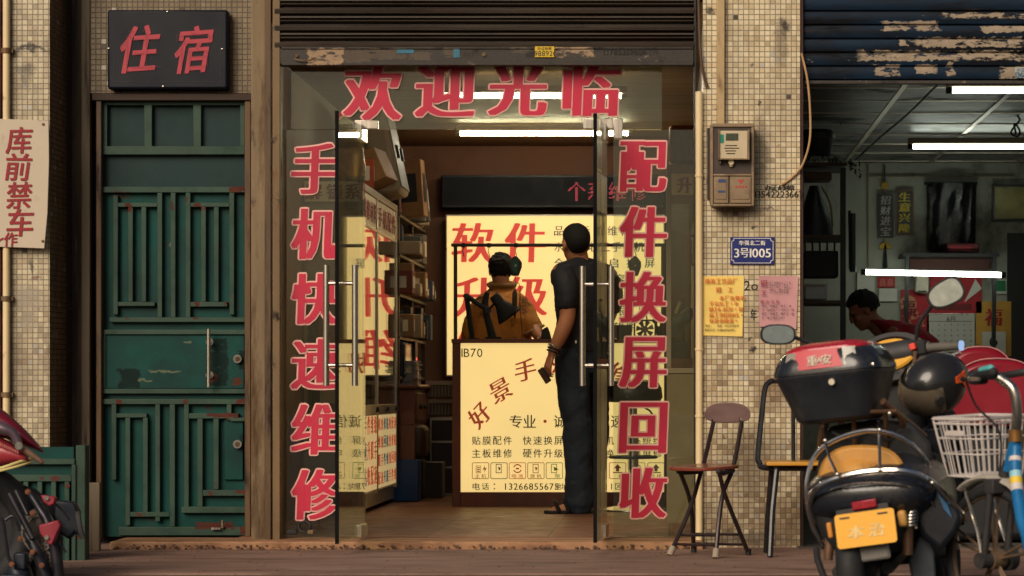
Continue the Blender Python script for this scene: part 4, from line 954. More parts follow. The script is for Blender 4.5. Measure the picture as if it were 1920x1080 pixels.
carton('grey_bin', 'grey plastic bin on the floor next to the blue crate', Vector((-1.60, 4.75, .125)), (.15, .2, .24), mbx[5])
t = thing('drawer_unit', 'grey drawer unit of three dark panels left of the counter', 'drawers', (X(826, 5), 5, 0))
obj('carcass', MB().pbox(806, 850, 782, 929, 5.0, 5.4), m_alu, t)
for a, b in ((788, 826), (830, 874), (878, 925)): obj('drawer', MB().pbox(809, 848, a, b, 4.985, 5.0), mat('drawer_smoke', lin(62, 52, 46), .4), t, bev=.004)
for k, (a, b) in enumerate(((748, 780), (714, 746))):
    z0, z1 = Z(b, 4.95), Z(a, 4.95)
    t = thing('storage_crate', ('lower', 'upper')[k] + ' of two woven grey crates stacked on the drawer unit', 'crate', (X(826, 5), 5, z0))
    mb = MB().box(X(800, 4.95), X(852, 4.95), 4.96, 5.4, z0, z1 - .0)
    obj('crate_body', mb, mbx[5], t, bev=.006)
    mr = MB()
    for q in range(8): mr.box(X(803 + q * 6.2, 4.95), X(805 + q * 6.2, 4.95), 4.951, 4.96, z0 + .01, z1 - .03)
    mr.box(X(798, 4.95), X(854, 4.95), 4.945, 5.41, z1 - .028, z1)
    obj('crate_ribs', mr, m_grey, t)
# ---- right-hand side: cabinet, curtain of film, counter-top equipment
y = 1.5
t = thing('side_cabinet', 'grey cabinet with a red lettered header behind the right glass pane', 'cabinet', (X(1275, y), y, 0))
obj('carcass', MB().box(X(1252, y), XR - .002, y + .02, y + 2.2, .003, Z(690, y)).box(X(1252, y), XR - .002, y + .02, y + 2.2, Z(382, y), Z(308, y)).box(XR - .03, XR - .002, y + .02, y + 2.2, Z(690, y), Z(382, y)), m_grey, t)
obj('cabinet_frame', MB().pbox(1249, 1259, 308, 690, y, y + .02).pbox(1259, 1312, 308, 325, y, y + .02).pbox(1259, 1312, 366, 382, y, y + .02).pbox(1249, 1312, 690, 700, y - .01, y + .02), m_grey, t, bev=.003)
obj('low_door', MB().pbox(1250, 1312, 700, 1000, y, y + .02), mat('cabinet_door_olive', lin(120, 104, 74), .4, var=.1), t)
hd = obj('header_panel', MB().pbox(1259, 1312, 325.5, 365.5, y + .004, y + .018), m_header, t)
mb = MB(); glyph(mb, '升', P(1283, 347, y + .001), 26 * 13.5 / F, 30 * 13.5 / F, bold=.05); flat('header_lettering', mb, m_hred, hd)
mb = MB(); glyph(mb, '现' if '现' in GL else '级', P(1291, 470, y + .06), 30 * 13.5 / F, 60 * 13.5 / F, bold=.03)
obj('cabinet_glass', MB().pbox(1259, 1312, 382.5, 689, y + .008, y + .013), m_cabglass, t, smooth=False)
flat('inner_notice', mb, mat('notice_red', lin(110, 26, 30), .5), t)
tag(obj('wrapped_bundle', MB().pbox(1254, 1316, 234, 306, y + .05, y + .7), mat('brown_film', lin(112, 68, 32), .18, var=.5, scale=9, stretch=(3, 3, .6), bump=.8, bscale=30), bev=.02), 'bundle in glossy brown film on top of the right cabinet', 'bundle')
y = 3.7; zc = Z(637, 3.46) + .002
t = thing('microscope', 'black repair microscope standing at the right end of the counter', 'microscope', (X(1262, 2.6), 2.6, 1.0))
y = 2.6
obj('base', MB().pbox(1252, 1300, 672, 690, y, y + .2), m_wood, t, bev=.004)
obj('stand', MB().pbox(1262, 1290, 640, 672, y + .02, y + .12).cyl(P(1281, 672, y + .15), P(1281, 560, y + .15), .012), m_dark, t, bev=.004)
obj('head', MB().limb([(P(1259, 628, y), .03), (P(1268, 608, y), .042), (P(1284, 596, y), .04), (P(1292, 585, y), .03)], 12).cyl(P(1262, 622, y - .04), P(1262, 622, y + .03), .036).cyl(P(1288, 592, y - .06), P(1288, 592, y), .024), m_dark, t)
obj('eyepiece', MB().cyl(P(1240, 640, y), P(1262, 632, y), .016).cyl(P(1268, 588, y), P(1276, 566, y), .014), m_grey, t)
y = 3.75
t = thing('cooling_fan', 'black square cooling fan on the right part of the counter', 'fan', (X(1208, y), y, zc))
mb = MB(); q0, q1, r0, r1 = 1188, 1230, 599, 636
mb.pbox(q0, q1, r0, r0 + 3, y, y + .05).pbox(q0, q1, r1 - 3, r1, y, y + .05).pbox(q0, q0 + 3, r0 + 3, r1 - 3, y, y + .05).pbox(q1 - 3, q1, r0 + 3, r1 - 3, y, y + .05)
for a, b in ((q0, r0), (q1, r0), (q1, r1), (q0, r1)):
    mb.pprism([(a, b), (a + (11 if a == q0 else -11), b), (a, b + (11 if b == r0 else -11))], y + .001, y + .049)
obj('fan_frame', mb, m_dark, t)
mb = MB(); c = P(1209, 617.5, y + .02)
mb.cyl(c, c + Vector((0, .03, 0)), .022)
for k in range(7):
    a = 2 * math.pi * k / 7; e0, e1 = Vector((math.cos(a), 0, math.sin(a))), Vector((math.cos(a + .6), 0, math.sin(a + .6)))
    mb.add([c + e0 * .02, c + e0 * .058, c + e1 * .058 + Vector((0, .02, 0)), c + e1 * .02 + Vector((0, .02, 0))], [(0, 1, 2, 3)])
obj('rotor', mb, m_grey, t)
obj('fan_wire', MB().tube(cr([P(1206, 580, y), P(1212, 590, y), P(1213, 600, y)], 4), .004), m_dark, t)
t = thing('power_supply', 'small dark green electronic box left of the cooling fan', 'device', (X(1170, y), y, zc))
obj('case', MB().pbox(1156, 1184, 609, 636, y, y + .2), mat('device_green', lin(20, 34, 32), .4), t, bev=.004)
obj('vent', MB().pbox(1149, 1156, 609, 634, y + .02, y + .18), m_grey, t)
t = thing('card_reader', 'small black hand held device lying on the counter by the worker', 'device', (X(1022, y), y, zc))
obj('case', MB().pprism([(1014, 636), (1016, 618), (1026, 612), (1030, 622), (1034, 636)], 3.62, 3.7), m_dark, t, bev=.005)
t = thing('cable_reel', 'black cable clutter hanging at the right end of the counter rail', 'cable', (X(1232, y), y, zc))
obj('coil', MB().tube(cr([P(1232, 580, y), P(1226, 600, y), P(1236, 615, y), P(1240, 600, y), P(1234, 590, y), P(1230, 620, y), P(1238, 634, y)], 6), .006), m_dark, t)
obj('plug', MB().pbox(1231, 1244, 612, 634, y + .03, y + .1), m_dark, t, bev=.004)
# bar stool
y = 2.9; c = Vector((X(1187, y), y, 0))
t = thing('bar_stool', 'round black padded bar stool with chrome post in front of the counter', 'stool', tuple(c))
zs, zb = Z(754, y), Z(712, y)
obj('seat', MB().lathe([(.01, zs), (.16, zs), (.178, zs + .03), (.172, zb - .05), (.15, zb - .012), (.08, zb), (.005, zb)], c, n=32), mat('black_vinyl_seat', (.02, .02, .021), .35, var=.3, scale=14, bump=.2), t)
obj('post', MB().cyl(c + Vector((0, 0, .02)), c + Vector((0, 0, zs)), .025).cyl(c + Vector((0, 0, .25)), c + Vector((0, 0, .45)), .033), m_chrome, t)
obj('foot_ring', MB().tube([c + Vector((.14 * math.cos(k / 24 * 2 * math.pi), .14 * math.sin(k / 24 * 2 * math.pi) , Z(857, y))) for k in range(24)], .009, closed=True).cyl(c + Vector((-.14, 0, Z(857, y))), c + Vector((.14, 0, Z(857, y))), .008), m_dark, t)
obj('base_plate', MB().lathe([(.005, .004), (.2, .004), (.2, .012), (.17, .02), (.04, .04), (.005, .04)], c, n=32), m_chrome, t)
obj('lever', MB().tube([c + Vector((.03, -.03, zs - .01)), c + Vector((.1, -.08, zs - .05)), c + Vector((.13, -.1, zs - .09))], .006), m_dark, t)
# keys and small things by the door
t = thing('chain_lock', 'coiled black chain lock lying at the foot of the left glass pane', 'lock', P(570, 1004, .0))
c = P(571, 1002, -.03); mb = MB()
for k in range(2): mb.tube([c + Vector((.028 * math.cos(q), .012 * math.sin(q) + .01 * k, .014 + .024 * (1 + math.sin(q)))) for q in [2 * math.pi * i / 18 for i in range(18)]], .0055, closed=True)
obj('cable_loop', mb, m_dark, t)
obj('lock_body', MB().cbox(c + Vector((-.06, 0, .012)), (.05, .03, .022)), m_rubber, t, bev=.004)
obj('key', MB().cbox(c + Vector((.03, 0, .012)), (.03, .03, .02)), m_guide, t, bev=.003)
# ---------------------------------------------------------------- people
m_skin = mat('skin_tan', lin(196, 130, 94), .5, var=.08, scale=20, bump=.05, spec=.35)
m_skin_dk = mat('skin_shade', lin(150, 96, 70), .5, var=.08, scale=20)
m_hair = mat('black_hair', (.014, .013, .013), .75, var=.6, scale=90, bump=.9, bscale=220, spec=.25, dirt=[(lin(52, 48, 46), .60, .72, 130, None)])
def basis(fwd, up=(0, 0, 1)):
    f = Vector(fwd).normalized(); r = f.cross(Vector(up)).normalized(); u = r.cross(f)
    return Matrix((( r.x, f.x, u.x), (r.y, f.y, u.y), (r.z, f.z, u.z)))   # local x right, y forward, z up
def head(mb, c, B, h=.235):
    """skull, jaw, nose, ears, lips; c is the middle of the head"""
    k = h / .235
    def e(p, r, M=None): mb.ell(Vector(c) + B @ (Vector(p) * k), tuple(q * k for q in r), B @ (M or Matrix.Identity(3)), 18, 12)
    e((0, -.008, .028), (.077, .094, .088)); e((0, .028, -.035), (.060, .062, .076)); e((0, .055, -.085), (.034, .03, .026))
    e((0, .094, -.012), (.013, .016, .026)); e((0, .102, -.028), (.017, .012, .010)); e((0, .08, .022), (.055, .016, .012))
    e((.036, .064, -.024), (.022, .02, .018)); e((-.036, .064, -.024), (.022, .02, .018)); e((0, .085, -.056), (.022, .012, .007)); e((0, .083, -.066), (.018, .012, .007))
    for s in (-1, 1): e((s * .079, -.006, -.008), (.010, .02, .033), Matrix.Rotation(R(s * 12), 3, 'Z'))
def eyes(c, B, par, h=.235):
    mb = MB(); k = h / .235
    for s in (-1, 1): mb.ell(Vector(c) + B @ Vector((s * .031 * k, .079 * k, .006 * k)), .0115 * k, None, 10, 8)
    obj('eyes', mb, mat('eye_dark', (.03, .02, .015), .2), par)
def hair_shell(c, B, cut, thick=1.07, seed=1, amp=.004, h=.235, flat_back=0.):
    """hair over the skull where cut(local unit point) holds"""
    k = h / .235; mb = MB(); n, m = 40, 28; vs = []; keep = []
    for i in range(m + 1):
        th = math.pi * i / m
        for j in range(n):
            ph = 2 * math.pi * j / n; d = Vector((math.sin(th) * math.cos(ph), math.sin(th) * math.sin(ph), math.cos(th)))
            keep.append(cut(d)); t_ = thick + amp / .08 * noise.noise(d * 6 + Vector((seed, 0, 0))) + amp / .16 * noise.noise(d * 17)
            q = Vector((d.x * .077 * t_, -.008 + d.y * .094 * t_, .028 + d.z * .088 * t_)) if keep[-1] else Vector((d.x * .07, -.008 + d.y * .086, .028 + d.z * .08))
            vs.append(Vector(c) + B @ (q * k))
    fs = [(i * n + j, i * n + (j + 1) % n, (i + 1) * n + (j + 1) % n, (i + 1) * n + j) for i in range(m) for j in range(n)]
    return mb.add(vs, fs)
def hand(mb, wr, B, s=1., curl=35, side=1, grip=0):
    """B: local y along the fingers, z out of the back of the hand, x across; thumb on side*x"""
    W = lambda p: Vector(wr) + B @ (Vector(p) * s)
    rings = []
    for y_, w_, th in ((-.01, .026, .019), (.02, .032, .017), (.055, .041, .015), (.085, .040, .012), (.095, .034, .010)):
        rings.append([W((w_ * math.cos(a), y_, th * math.sin(a))) for a in [2 * math.pi * k / 12 for k in range(12)]])
    mb.ring(rings)
    for i, (x_, L, r_) in enumerate(((.030, .070, .0085), (.010, .078, .009), (-.011, .073, .0085), (-.030, .058, .0075))):
        p = Vector((x_ * side, .088, 0)); a = R(curl * .5 + i * 3 + grip * .3); pts = [(W(p + Vector((0, -.015, 0))), r_ * 1.1 * s)]; pts.append((W(p), r_ * 1.08 * s))
        for j, f in enumerate((.45, .32, .25)):
            p = p + Vector((0, math.cos(a), -math.sin(a))) * L * f; pts.append((W(p), r_ * s * (1 - .1 * (j + 1)))); a += R(curl * .8 + grip)
        mb.limb(pts, 8, 2)
    tb = [(W((.022 * side, .018, -.004)), .014 * s), (W((.042 * side, .04, -.014)), .0125 * s), (W((.050 * side, .068, -.026)), .0105 * s), (W((.044 * side, .092, -.036)), .008 * s)]
    mb.limb(tb, 8, 2)
def torso(mb, secs, n=20):
    """secs: (centre, half width, half depth, facing vector) from hip to neck"""
    rings = []
    for c, a, b, f in secs:
        f = Vector(f).normalized(); r_ = Vector((f.y, -f.x, 0)).normalized()
        rings.append([Vector(c) + r_ * a * math.copysign(abs(math.cos(q)) ** .85, math.cos(q)) + f * b * math.copysign(abs(math.sin(q)) ** .85, math.sin(q)) for q in [2 * math.pi * k / n for k in range(n)]])
    mb.ring(rings)
# ---- the standing customer: back and left side to us, weight on both feet, phone in the hanging left hand
y = 2.64
t = thing('person', 'man standing at the counter in black polo shirt and navy trousers, phone in hand', 'person', (X(1080, y), y, 0))
FB = Vector((-.62, .78, 0)).normalized(); FH = Vector((-.50, .86, -.10)).normalized(); Bh = basis(FH)
hc = P(1079, 457, 2.66) + Vector((0, .0, .0))
b = MB(); head(b, hc, Bh)
b.limb([(P(1088, 506, 2.68), .068), (P(1085, 485, 2.68), .060), (P(1082, 465, 2.68), .056)], 14)
shc = P(1096, 512, 2.66); LS = shc + Vector((-.135, -.115, -.015)); RS = shc + Vector((.135, .115, -.01))
torso(b, [(P(1092, 690, 2.66), .16, .12, FB), (P(1092, 640, 2.66), .15, .115, FB), (P(1094, 560, 2.66), .165, .115, FB), (P(1092, 515, 2.66), .15, .085, FB), (P(1089, 498, 2.66), .07, .06, FB)])
el, wr = P(1064, 592, 2.44), P(1036, 660, 2.42)
b.limb([(LS, .062), (P(1060, 545, 2.47), .056), (el, .047), (P(1054, 622, 2.42), .046), (P(1042, 648, 2.42), .034), (wr, .029)], 14)
fd = (P(1026, 690, 2.42) - wr).normalized(); xb = Vector((-.55, .80, 0)); zb_ = xb.cross(fd).normalized(); xb = fd.cross(zb_)
hand(b, wr + fd * .006, Matrix((( xb.x, fd.x, zb_.x), (xb.y, fd.y, zb_.y), (xb.z, fd.z, zb_.z))), .98, 40, 1)
rel, rwr = P(1142, 590, 2.95), P(1118, 625, 3.15)
b.limb([(RS, .06), (P(1147, 550, 2.86), .054), (rel, .046), (P(1130, 612, 3.05), .04), (rwr, .028)], 12)
fd2 = (P(1106, 628, 3.26) - rwr).normalized(); z2 = Vector((0, 0, 1)); x2 = fd2.cross(z2).normalized(); z2 = x2.cross(fd2)
hand(b, rwr, Matrix(((x2.x, fd2.x, z2.x), (x2.y, fd2.y, z2.y), (x2.z, fd2.z, z2.z))), .95, 30, -1)
hipL, hipR = P(1073, 690, 2.58), P(1112, 690, 2.74)
knL, knR = P(1083, 800, 2.55), P(1116, 800, 2.74); anL, anR = P(1088, 938, 2.56), P(1106, 935, 2.80)
for hp, kn, an in ((hipL, knL, anL), (hipR, knR, anR)):
    b.limb([(hp, .085), (kn, .056), (an, .036)], 12)
    hz = Vector((an.x, an.y, .03)); fdir = Vector((-.97, -.1, 0)) if an is anL else Vector((-.9, .3, 0))
    b.limb([(hz - fdir * .05, .032), (hz + Vector((0, 0, .02)), .038), (hz + fdir * .08, .032), (hz + fdir * .15 - Vector((0, 0, .008)), .026)], 10)
    sd = Vector((-fdir.y, fdir.x, 0)); 
    for k in range(5): q = hz + fdir * .15 + sd * (k - 2) * .015; b.limb([(q - Vector((0, 0, .012)), .010), (q + fdir * (.045 - .006 * abs(k - 1)) - Vector((0, 0, .016)), .008)], 6, 2)
body = remesh(obj('body', b, m_skin, t), .006, 3)
eyes(hc, Bh, t)
hs = hair_shell(hc, Bh, lambda d: d.z > .55 - .1 * d.y and d.y < .8 or (d.y < -.05 and d.z > -1.1) or (d.y < .12 and d.z > -.35) or (abs(d.x) > .6 and d.y < .38 and d.z > .2), 1.075, 2, .002)
obj('hair', hs, m_hair, t, sub=1)
s = MB()
torso(s, [(P(1092, 660, 2.66), .170, .135, FB), (P(1092, 640, 2.66), .172, .137, FB), (P(1093, 600, 2.66), .168, .135, FB), (P(1094, 560, 2.66), .18, .135, FB), (P(1093, 528, 2.66), .188, .125, FB), (P(1092, 508, 2.66), .165, .10, FB), (P(1088, 493, 2.67), .082, .078, FB)])
sl_ = (P(1062, 566, 2.455))
s.limb([(P(1088, 500, 2.64), .062), (LS + Vector((.05, .04, .012)), .074), (LS + Vector((.012, .008, -.004)), .076), (P(1061, 538, 2.48), .074), (sl_, .071)], 16)
s.limb([(P(1092, 500, 2.68), .062), (RS - Vector((.05, .04, -.012)), .074), (RS - Vector((.02, .012, .02)), .076), (P(1146, 540, 2.84), .072), (P(1146, 570, 2.9), .068)], 16)
s.tube([P(1091, 497, 2.67) + Vector((.075 * math.cos(q), .072 * math.sin(q), .008 + .016 * math.sin(q))) for q in [2 * math.pi * k / 20 for k in range(20)]], .017, closed=True)
a = s.mark()
shirt = remesh(obj('polo_shirt', s, mat('black_polo', (.019, .0185, .025), .75, var=.2, scale=12, bump=.25, bscale=60), t), .007, 5); folds(shirt, .09, .02)
p = MB()
torso(p, [(P(1090, 700, 2.66), .165, .13, FB), (P(1091, 668, 2.66), .160, .128, FB), (P(1092, 642, 2.66), .155, .124, FB)])
p.limb([(hipL + Vector((0, 0, .06)), .098), (P(1073, 705, 2.58), .102), (P(1078, 770, 2.56), .092), (knL, .086), (P(1084, 870, 2.56), .084), (P(1087, 925, 2.56), .086), (P(1088, 945, 2.56), .080)], 18)
p.limb([(hipR + Vector((0, 0, .06)), .095), (P(1113, 705, 2.74), .10), (P(1116, 800, 2.74), .084), (P(1112, 870, 2.77), .080), (P(1107, 938, 2.80), .078)], 18)
for (u, v, r_) in ((1066, 935, .02), (1068, 915, .018), (1062, 880, .015), (1110, 905, .02), (1062, 820, .014)):
    continue
    c_ = P(u + 18, v, 2.56); p.tube([c_ + Vector((.084 * math.cos(q), .084 * math.sin(q), .015 * math.sin(2 * q + u))) for q in [2 * math.pi * k / 20 for k in range(20)]], r_ * .5, closed=True)
remesh(obj('trousers', p, mat('navy_trousers', lin(36, 44, 56), .8, var=.2, scale=6, bump=.3, stretch=(3, 3, 1), bscale=25), t), .007, 4); folds(bpy.data.objects['trousers'], .10, .026)
bl = MB(); torso(bl, [(P(1091, 647, 2.66), .175, .14, FB), (P(1091, 640, 2.66), .175, .14, FB)]); 
mk = MB(); mk.cbox(P(1080, 641, 2.495), (.012, .012, .02)); obj('belt_clip', mk, m_steel, t, bev=.002)
bw = MB()
for u, v, r_ in ((1038.5, 655, .036), (1037, 660, .036)):
    c_ = P(u, v, 2.42); ax = (wr - el).normalized(); q1 = ax.orthogonal().normalized(); q2 = ax.cross(q1)
    bw.tube([c_ + q1 * r_ * math.cos(q) + q2 * r_ * math.sin(q) for q in [2 * math.pi * k / 18 for k in range(18)]], .0055, closed=True)
wb = obj('wrist_band', bw, m_dark, t)
c_ = P(1040, 650, 2.42); bw = MB().tube([c_ + q1 * .037 * math.cos(q) + q2 * .037 * math.sin(q) for q in [2 * math.pi * k / 18 for k in range(18)]], .006, closed=True)
obj('wrist_watch', bw, m_steel, t)
for kk, (an, fdir) in enumerate(((anL, Vector((-.97, -.1, 0))), (anR, Vector((-.9, .3, 0))))):
    fdir.normalize(); sd = Vector((-fdir.y, fdir.x, 0)); hz = Vector((an.x, an.y, .003)); sm = MB()
    out = [(-.085, 0), (-.075, .028), (-.03, .036), (.05, .036), (.12, .048), (.175, .045), (.21, .02), (.215, 0)]
    pts = [hz + fdir * u + sd * v for u, v in out] + [hz + fdir * u - sd * v for u, v in out[-2:0:-1]]
    sm.ring([pts, [q + Vector((0, 0, .018)) for q in pts]])
    so_ = obj('sandal', sm, m_rubber, t, bev=.004)
    st_ = MB()
    for u, hh in ((.07, .062), (.125, .052)):
        st_.tube([hz + fdir * (u + .02 * math.sin(q)) + sd * .046 * math.cos(q) + Vector((0, 0, .01 + hh * math.sin(q))) for q in [math.pi * k / 10 for k in range(11)]], .012, 8, flat=2.2)
    obj('strap', st_, m_rubber, so_)
ph = thing('mobile_phone', 'small black phone held in the standing man\'s left hand', 'phone', tuple(P(1018, 706, 2.42)))
M = Matrix.Translation(P(1021, 704, 2.405)) @ Matrix.Rotation(R(-32), 4, 'Y') @ Matrix.Rotation(R(35), 4, 'Z')
obj('phone_body', MB().cbox((0, 0, 0), (.011, .062, .095)).xf(M), m_dark, ph, bev=.004); obj('phone_screen', MB().cbox((-.006, 0, 0), (.001, .056, .085)).xf(M), mat('screen_black', (.01, .01, .012), .1), ph)

# ---- the repair worker: seen from behind over the counter
y = 4.5
t = thing('person', 'worker with curly black hair and orange brown shirt seen from behind over the counter', 'person', (X(940, y), y, 0))
F2 = Vector((-.12, .99, 0)); Bw = basis((-.25, .95, -.22)); hc = P(939, 508, 4.52)
b = MB(); head(b, hc, Bw, .225)
b.limb([(P(942, 556, 4.46), .065), (P(941, 535, 4.48), .055), (P(940, 515, 4.5), .052)], 12)
torso(b, [(P(942, 700, 4.45), .17, .12, F2), (P(942, 640, 4.45), .17, .12, F2), (P(942, 585, 4.42), .18, .12, F2), (P(942, 558, 4.44), .15, .09, F2), (P(942, 547, 4.46), .07, .06, F2)])
lsh, rsh = P(904, 574, 4.46), P(980, 574, 4.46)
b.limb([(rsh, .05), (P(994, 597, 4.40), .05), (P(1006, 622, 4.32), .045), (P(1017, 634, 4.2), .036), (P(1024, 631, 4.10), .028)], 12)
fd = Vector((-.1, -.95, .05)).normalized(); z2 = Vector((0, 0, 1)); x2 = fd.cross(z2).normalized(); z2 = x2.cross(fd); hand(b, P(1024, 629, 4.1), Matrix(((x2.x, fd.x, z2.x), (x2.y, fd.y, z2.y), (x2.z, fd.z, z2.z))), .9, 30, 1)
b.limb([(lsh, .05), (P(886, 610, 4.5), .048), (P(877, 640, 4.6), .044), (P(905, 650, 4.8), .034), (P(915, 648, 4.88), .026)], 12)
fd = Vector((.4, .9, -.1)).normalized(); z2 = Vector((0, 0, 1)); x2 = fd.cross(z2).normalized(); z2 = x2.cross(fd); hand(b, P(915, 648, 4.88), Matrix(((x2.x, fd.x, z2.x), (x2.y, fd.y, z2.y), (x2.z, fd.z, z2.z))), .9, 30, -1)
for sx in (-1, 1):
    hx = X(942, 4.45) + sx * .09
    b.limb([(Vector((hx, 4.45, .82)), .09), (Vector((hx, 4.47, .46)), .058), (Vector((hx, 4.44, .09)), .04)], 12)
    b.limb([(Vector((hx, 4.40, .035)), .032), (Vector((hx + sx * .01, 4.56, .03)), .03)], 10)
remesh(obj('body', b, m_skin, t), .007, 3); eyes(hc, Bw, t, .225)
hs = hair_shell(hc, Bw, lambda d: d.z > .5 and d.y < .8 or (d.y < .0 and d.z > -1.1) or (d.y < .25 and d.z > -.75) or (abs(d.x) > .5 and d.y < .45 and d.z > -.1), 1.16, 5, .016, .225)
folds(obj('hair', hs, m_hair, t, sub=2), .02, .012)
s = MB()
torso(s, [(P(942, 720, 4.45), .19, .14, F2), (P(942, 650, 4.45), .195, .145, F2), (P(942, 600, 4.43), .195, .145, F2), (P(942, 575, 4.43), .178, .12, F2), (P(942, 557, 4.45), .165, .1, F2), (P(942, 545, 4.47), .10, .08, F2), (P(941, 536, 4.48), .078, .074, F2)])
s.limb([(P(968, 562, 4.46), .06), (P(984, 580, 4.44), .064), (P(994, 600, 4.40), .062), (P(1000, 616, 4.36), .060)], 14); s.limb([(P(914, 562, 4.46), .06), (P(896, 582, 4.47), .064), (P(886, 606, 4.5), .062), (P(882, 630, 4.55), .060)], 14)
folds(remesh(obj('shirt', s, mat('orange_brown_shirt', lin(214, 142, 62), .8, var=.18, scale=7, bump=.4, bscale=24, dirt=[(lin(110, 60, 24), .52, .62, 6, None)]), t), .008, 5), .09, .024)
obj('collar', MB().tube([P(941, 534, 4.48) + Vector((.085 * math.cos(q), .075 * math.sin(q), .014 * math.sin(q))) for q in [2 * math.pi * k / 24 for k in range(24)]], .018, closed=True), mat('collar_cream', lin(186, 146, 92), .8), t)
obj('cuff', MB().tube([P(1001, 616, 4.35) + Vector((.064 * math.cos(q), .062 * math.sin(q), .03 * math.cos(q) - .01)) for q in [2 * math.pi * k / 24 for k in range(24)]], .009, closed=True), mat('cuff_cream', lin(186, 146, 92), .8), t)
p = MB(); torso(p, [(Vector((X(942, 4.45), 4.45, .74)), .17, .13, F2), (Vector((X(942, 4.45), 4.45, .96)), .165, .13, F2)])
for sx in (-1, 1): p.limb([(Vector((X(942, 4.45) + sx * .09, 4.45, .82)), .1), (Vector((X(942, 4.45) + sx * .09, 4.47, .46)), .08), (Vector((X(942, 4.45) + sx * .09, 4.44, .1)), .07)], 12)
remesh(obj('trousers', p, m_rubber, t), .01, 3)
for sx in (-1, 1): obj('shoe', MB().limb([(Vector((X(942, 4.45) + sx * .09, 4.38, .04)), .036), (Vector((X(942, 4.45) + sx * .1, 4.60, .038)), .034)], 10), m_dark, t)
# ---- the person bending over the bench in the dark workshop next door
y = 3.3
t = thing('person', 'person in a dark red shirt bending over work in the dark shop on the right', 'person', (X(1660, y), y, -.03))
F3 = Vector((-.97, .15, 0)); Bp = basis((-.82, -.05, -.45)); hc = P(1620, 582, y)
b = MB(); head(b, hc, Bp, .235)
sc_ = P(1668, 612, y)
b.limb([(P(1655, 618, y), .066), (P(1640, 606, y), .056), (P(1628, 592, y), .054)], 12)
rings_c = [(P(1735, 750, y), .17, .13), (P(1730, 690, y), .17, .14), (P(1708, 636, y), .19, .14), (P(1684, 610, y), .165, .11), (P(1662, 604, y), .08, .075)]
torso(b, [(c, a, d, F3) for c, a, d in rings_c])
for s_ in (-1, 1):
    sh = P(1676, 628, y + s_ * .17); e_ = P(1650, 700, y + s_ * .2); w_ = P(1590, 688, y + s_ * .08)
    b.limb([(sh, .058), (e_, .046), (P(1615, 698, y + s_ * .14), .04), (w_, .028)], 12)
    fd = Vector((-.97, -s_ * .2, .0)).normalized(); z2 = Vector((0, 0, 1)); x2 = fd.cross(z2).normalized()
    hand(b, w_, Matrix(((x2.x, fd.x, 0), (x2.y, fd.y, 0), (x2.z, fd.z, 1))), .95, 40, s_)
    hp = P(1735, 760, y + s_ * .09); kn = P(1640, 790, y + s_ * .12); b.limb([(hp, .095), (kn, .06), (Vector((kn.x + .03, kn.y, .06)), .04)], 12, 3)
    b.limb([(Vector((kn.x + .06, kn.y, .0)), .033), (Vector((kn.x - .12, kn.y, -.002)), .028)], 10)
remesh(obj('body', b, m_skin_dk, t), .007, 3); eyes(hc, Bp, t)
hs = hair_shell(hc, Bp, lambda d: d.z > .42 or (d.y < .1 and d.z > -.55) or (abs(d.x) > .5 and d.y < .4 and d.z > 0), 1.15, 9, .012)
obj('hair', hs, m_hair, t, sub=1)
s = MB(); torso(s, [(c, a + .02, d + .022, F3) for c, a, d in rings_c[:4]] + [(P(1658, 603, y), .115, .10, F3), (P(1649, 600, y), .078, .075, F3)])
for s_ in (-1, 1): s.limb([(P(1680, 630, y + s_ * .15), .078), (P(1664, 672, y + s_ * .19), .066)], 14)
folds(remesh(obj('shirt', s, mat('dark_red_shirt', lin(150, 22, 40), .8, var=.15, scale=6, bump=.3, bscale=24), t), .008, 4), .09, .02)
p = MB(); torso(p, [(P(1736, 770, y), .17, .14, F3), (P(1732, 725, y), .175, .145, F3)])
for s_ in (-1, 1): hp = P(1735, 760, y + s_ * .09); kn = P(1640, 790, y + s_ * .12); p.limb([(hp, .105), (kn, .075), (Vector((kn.x + .03, kn.y, .1)), .06)], 12, 3)
remesh(obj('trousers', p, m_rubber, t), .01, 3)
t = thing('work_stool', 'low dark stool under the person in the red shirt', 'stool', (X(1735, y), y, -.035))
zt_ = Z(790, y); c = Vector((X(1735, y), y, 0))
obj('seat', MB().lathe([(.01, zt_ - .06), (.17, zt_ - .06), (.175, zt_ - .02), (.15, zt_), (.01, zt_)], c), m_wood, t)
for a, b_ in ((-1, -1), (1, -1), (-1, 1), (1, 1)): obj('leg', MB().cyl(c + Vector((a * .15, b_ * .15, -.036)), c + Vector((a * .1, b_ * .1, zt_ - .06)), .014), m_dark, t)
# ---------------------------------------------------------------- the dark workshop on the right
m_wall_r = mat('workshop_wall', lin(156, 156, 144), .7, var=.12, scale=3, dirt=[(lin(70, 68, 62), .52, .68, 2.4, (1, 1, .7))])
m_ceil_r = mat('workshop_ceiling', lin(92, 92, 88), .42, var=.25, scale=5, stretch=(1, 3.5, 1), bump=.8, bscale=9, dirt=[(lin(50, 48, 44), .5, .66, 2, None)])
m_floor_r = mat('workshop_floor', lin(80, 72, 64), .7, var=.2, scale=4)
m_tube_r = emit('workshop_tube', (.90, 1.0, .84), TR)
XA, XB, YB, ZC = .645, 3.3, 5.5, 2.336
struct('workshop_floor', MB().box(.621, XB, -.10, YB + .1, -.2, -.03), m_floor_r)
struct('workshop_ceiling', MB().box(.621, XB, .10, YB + .1, ZC, ZC + .1), m_ceil_r)
struct('workshop_wall_rear', MB().box(.621, XB, YB, YB + .15, -.03, ZC - .001), m_wall_r)
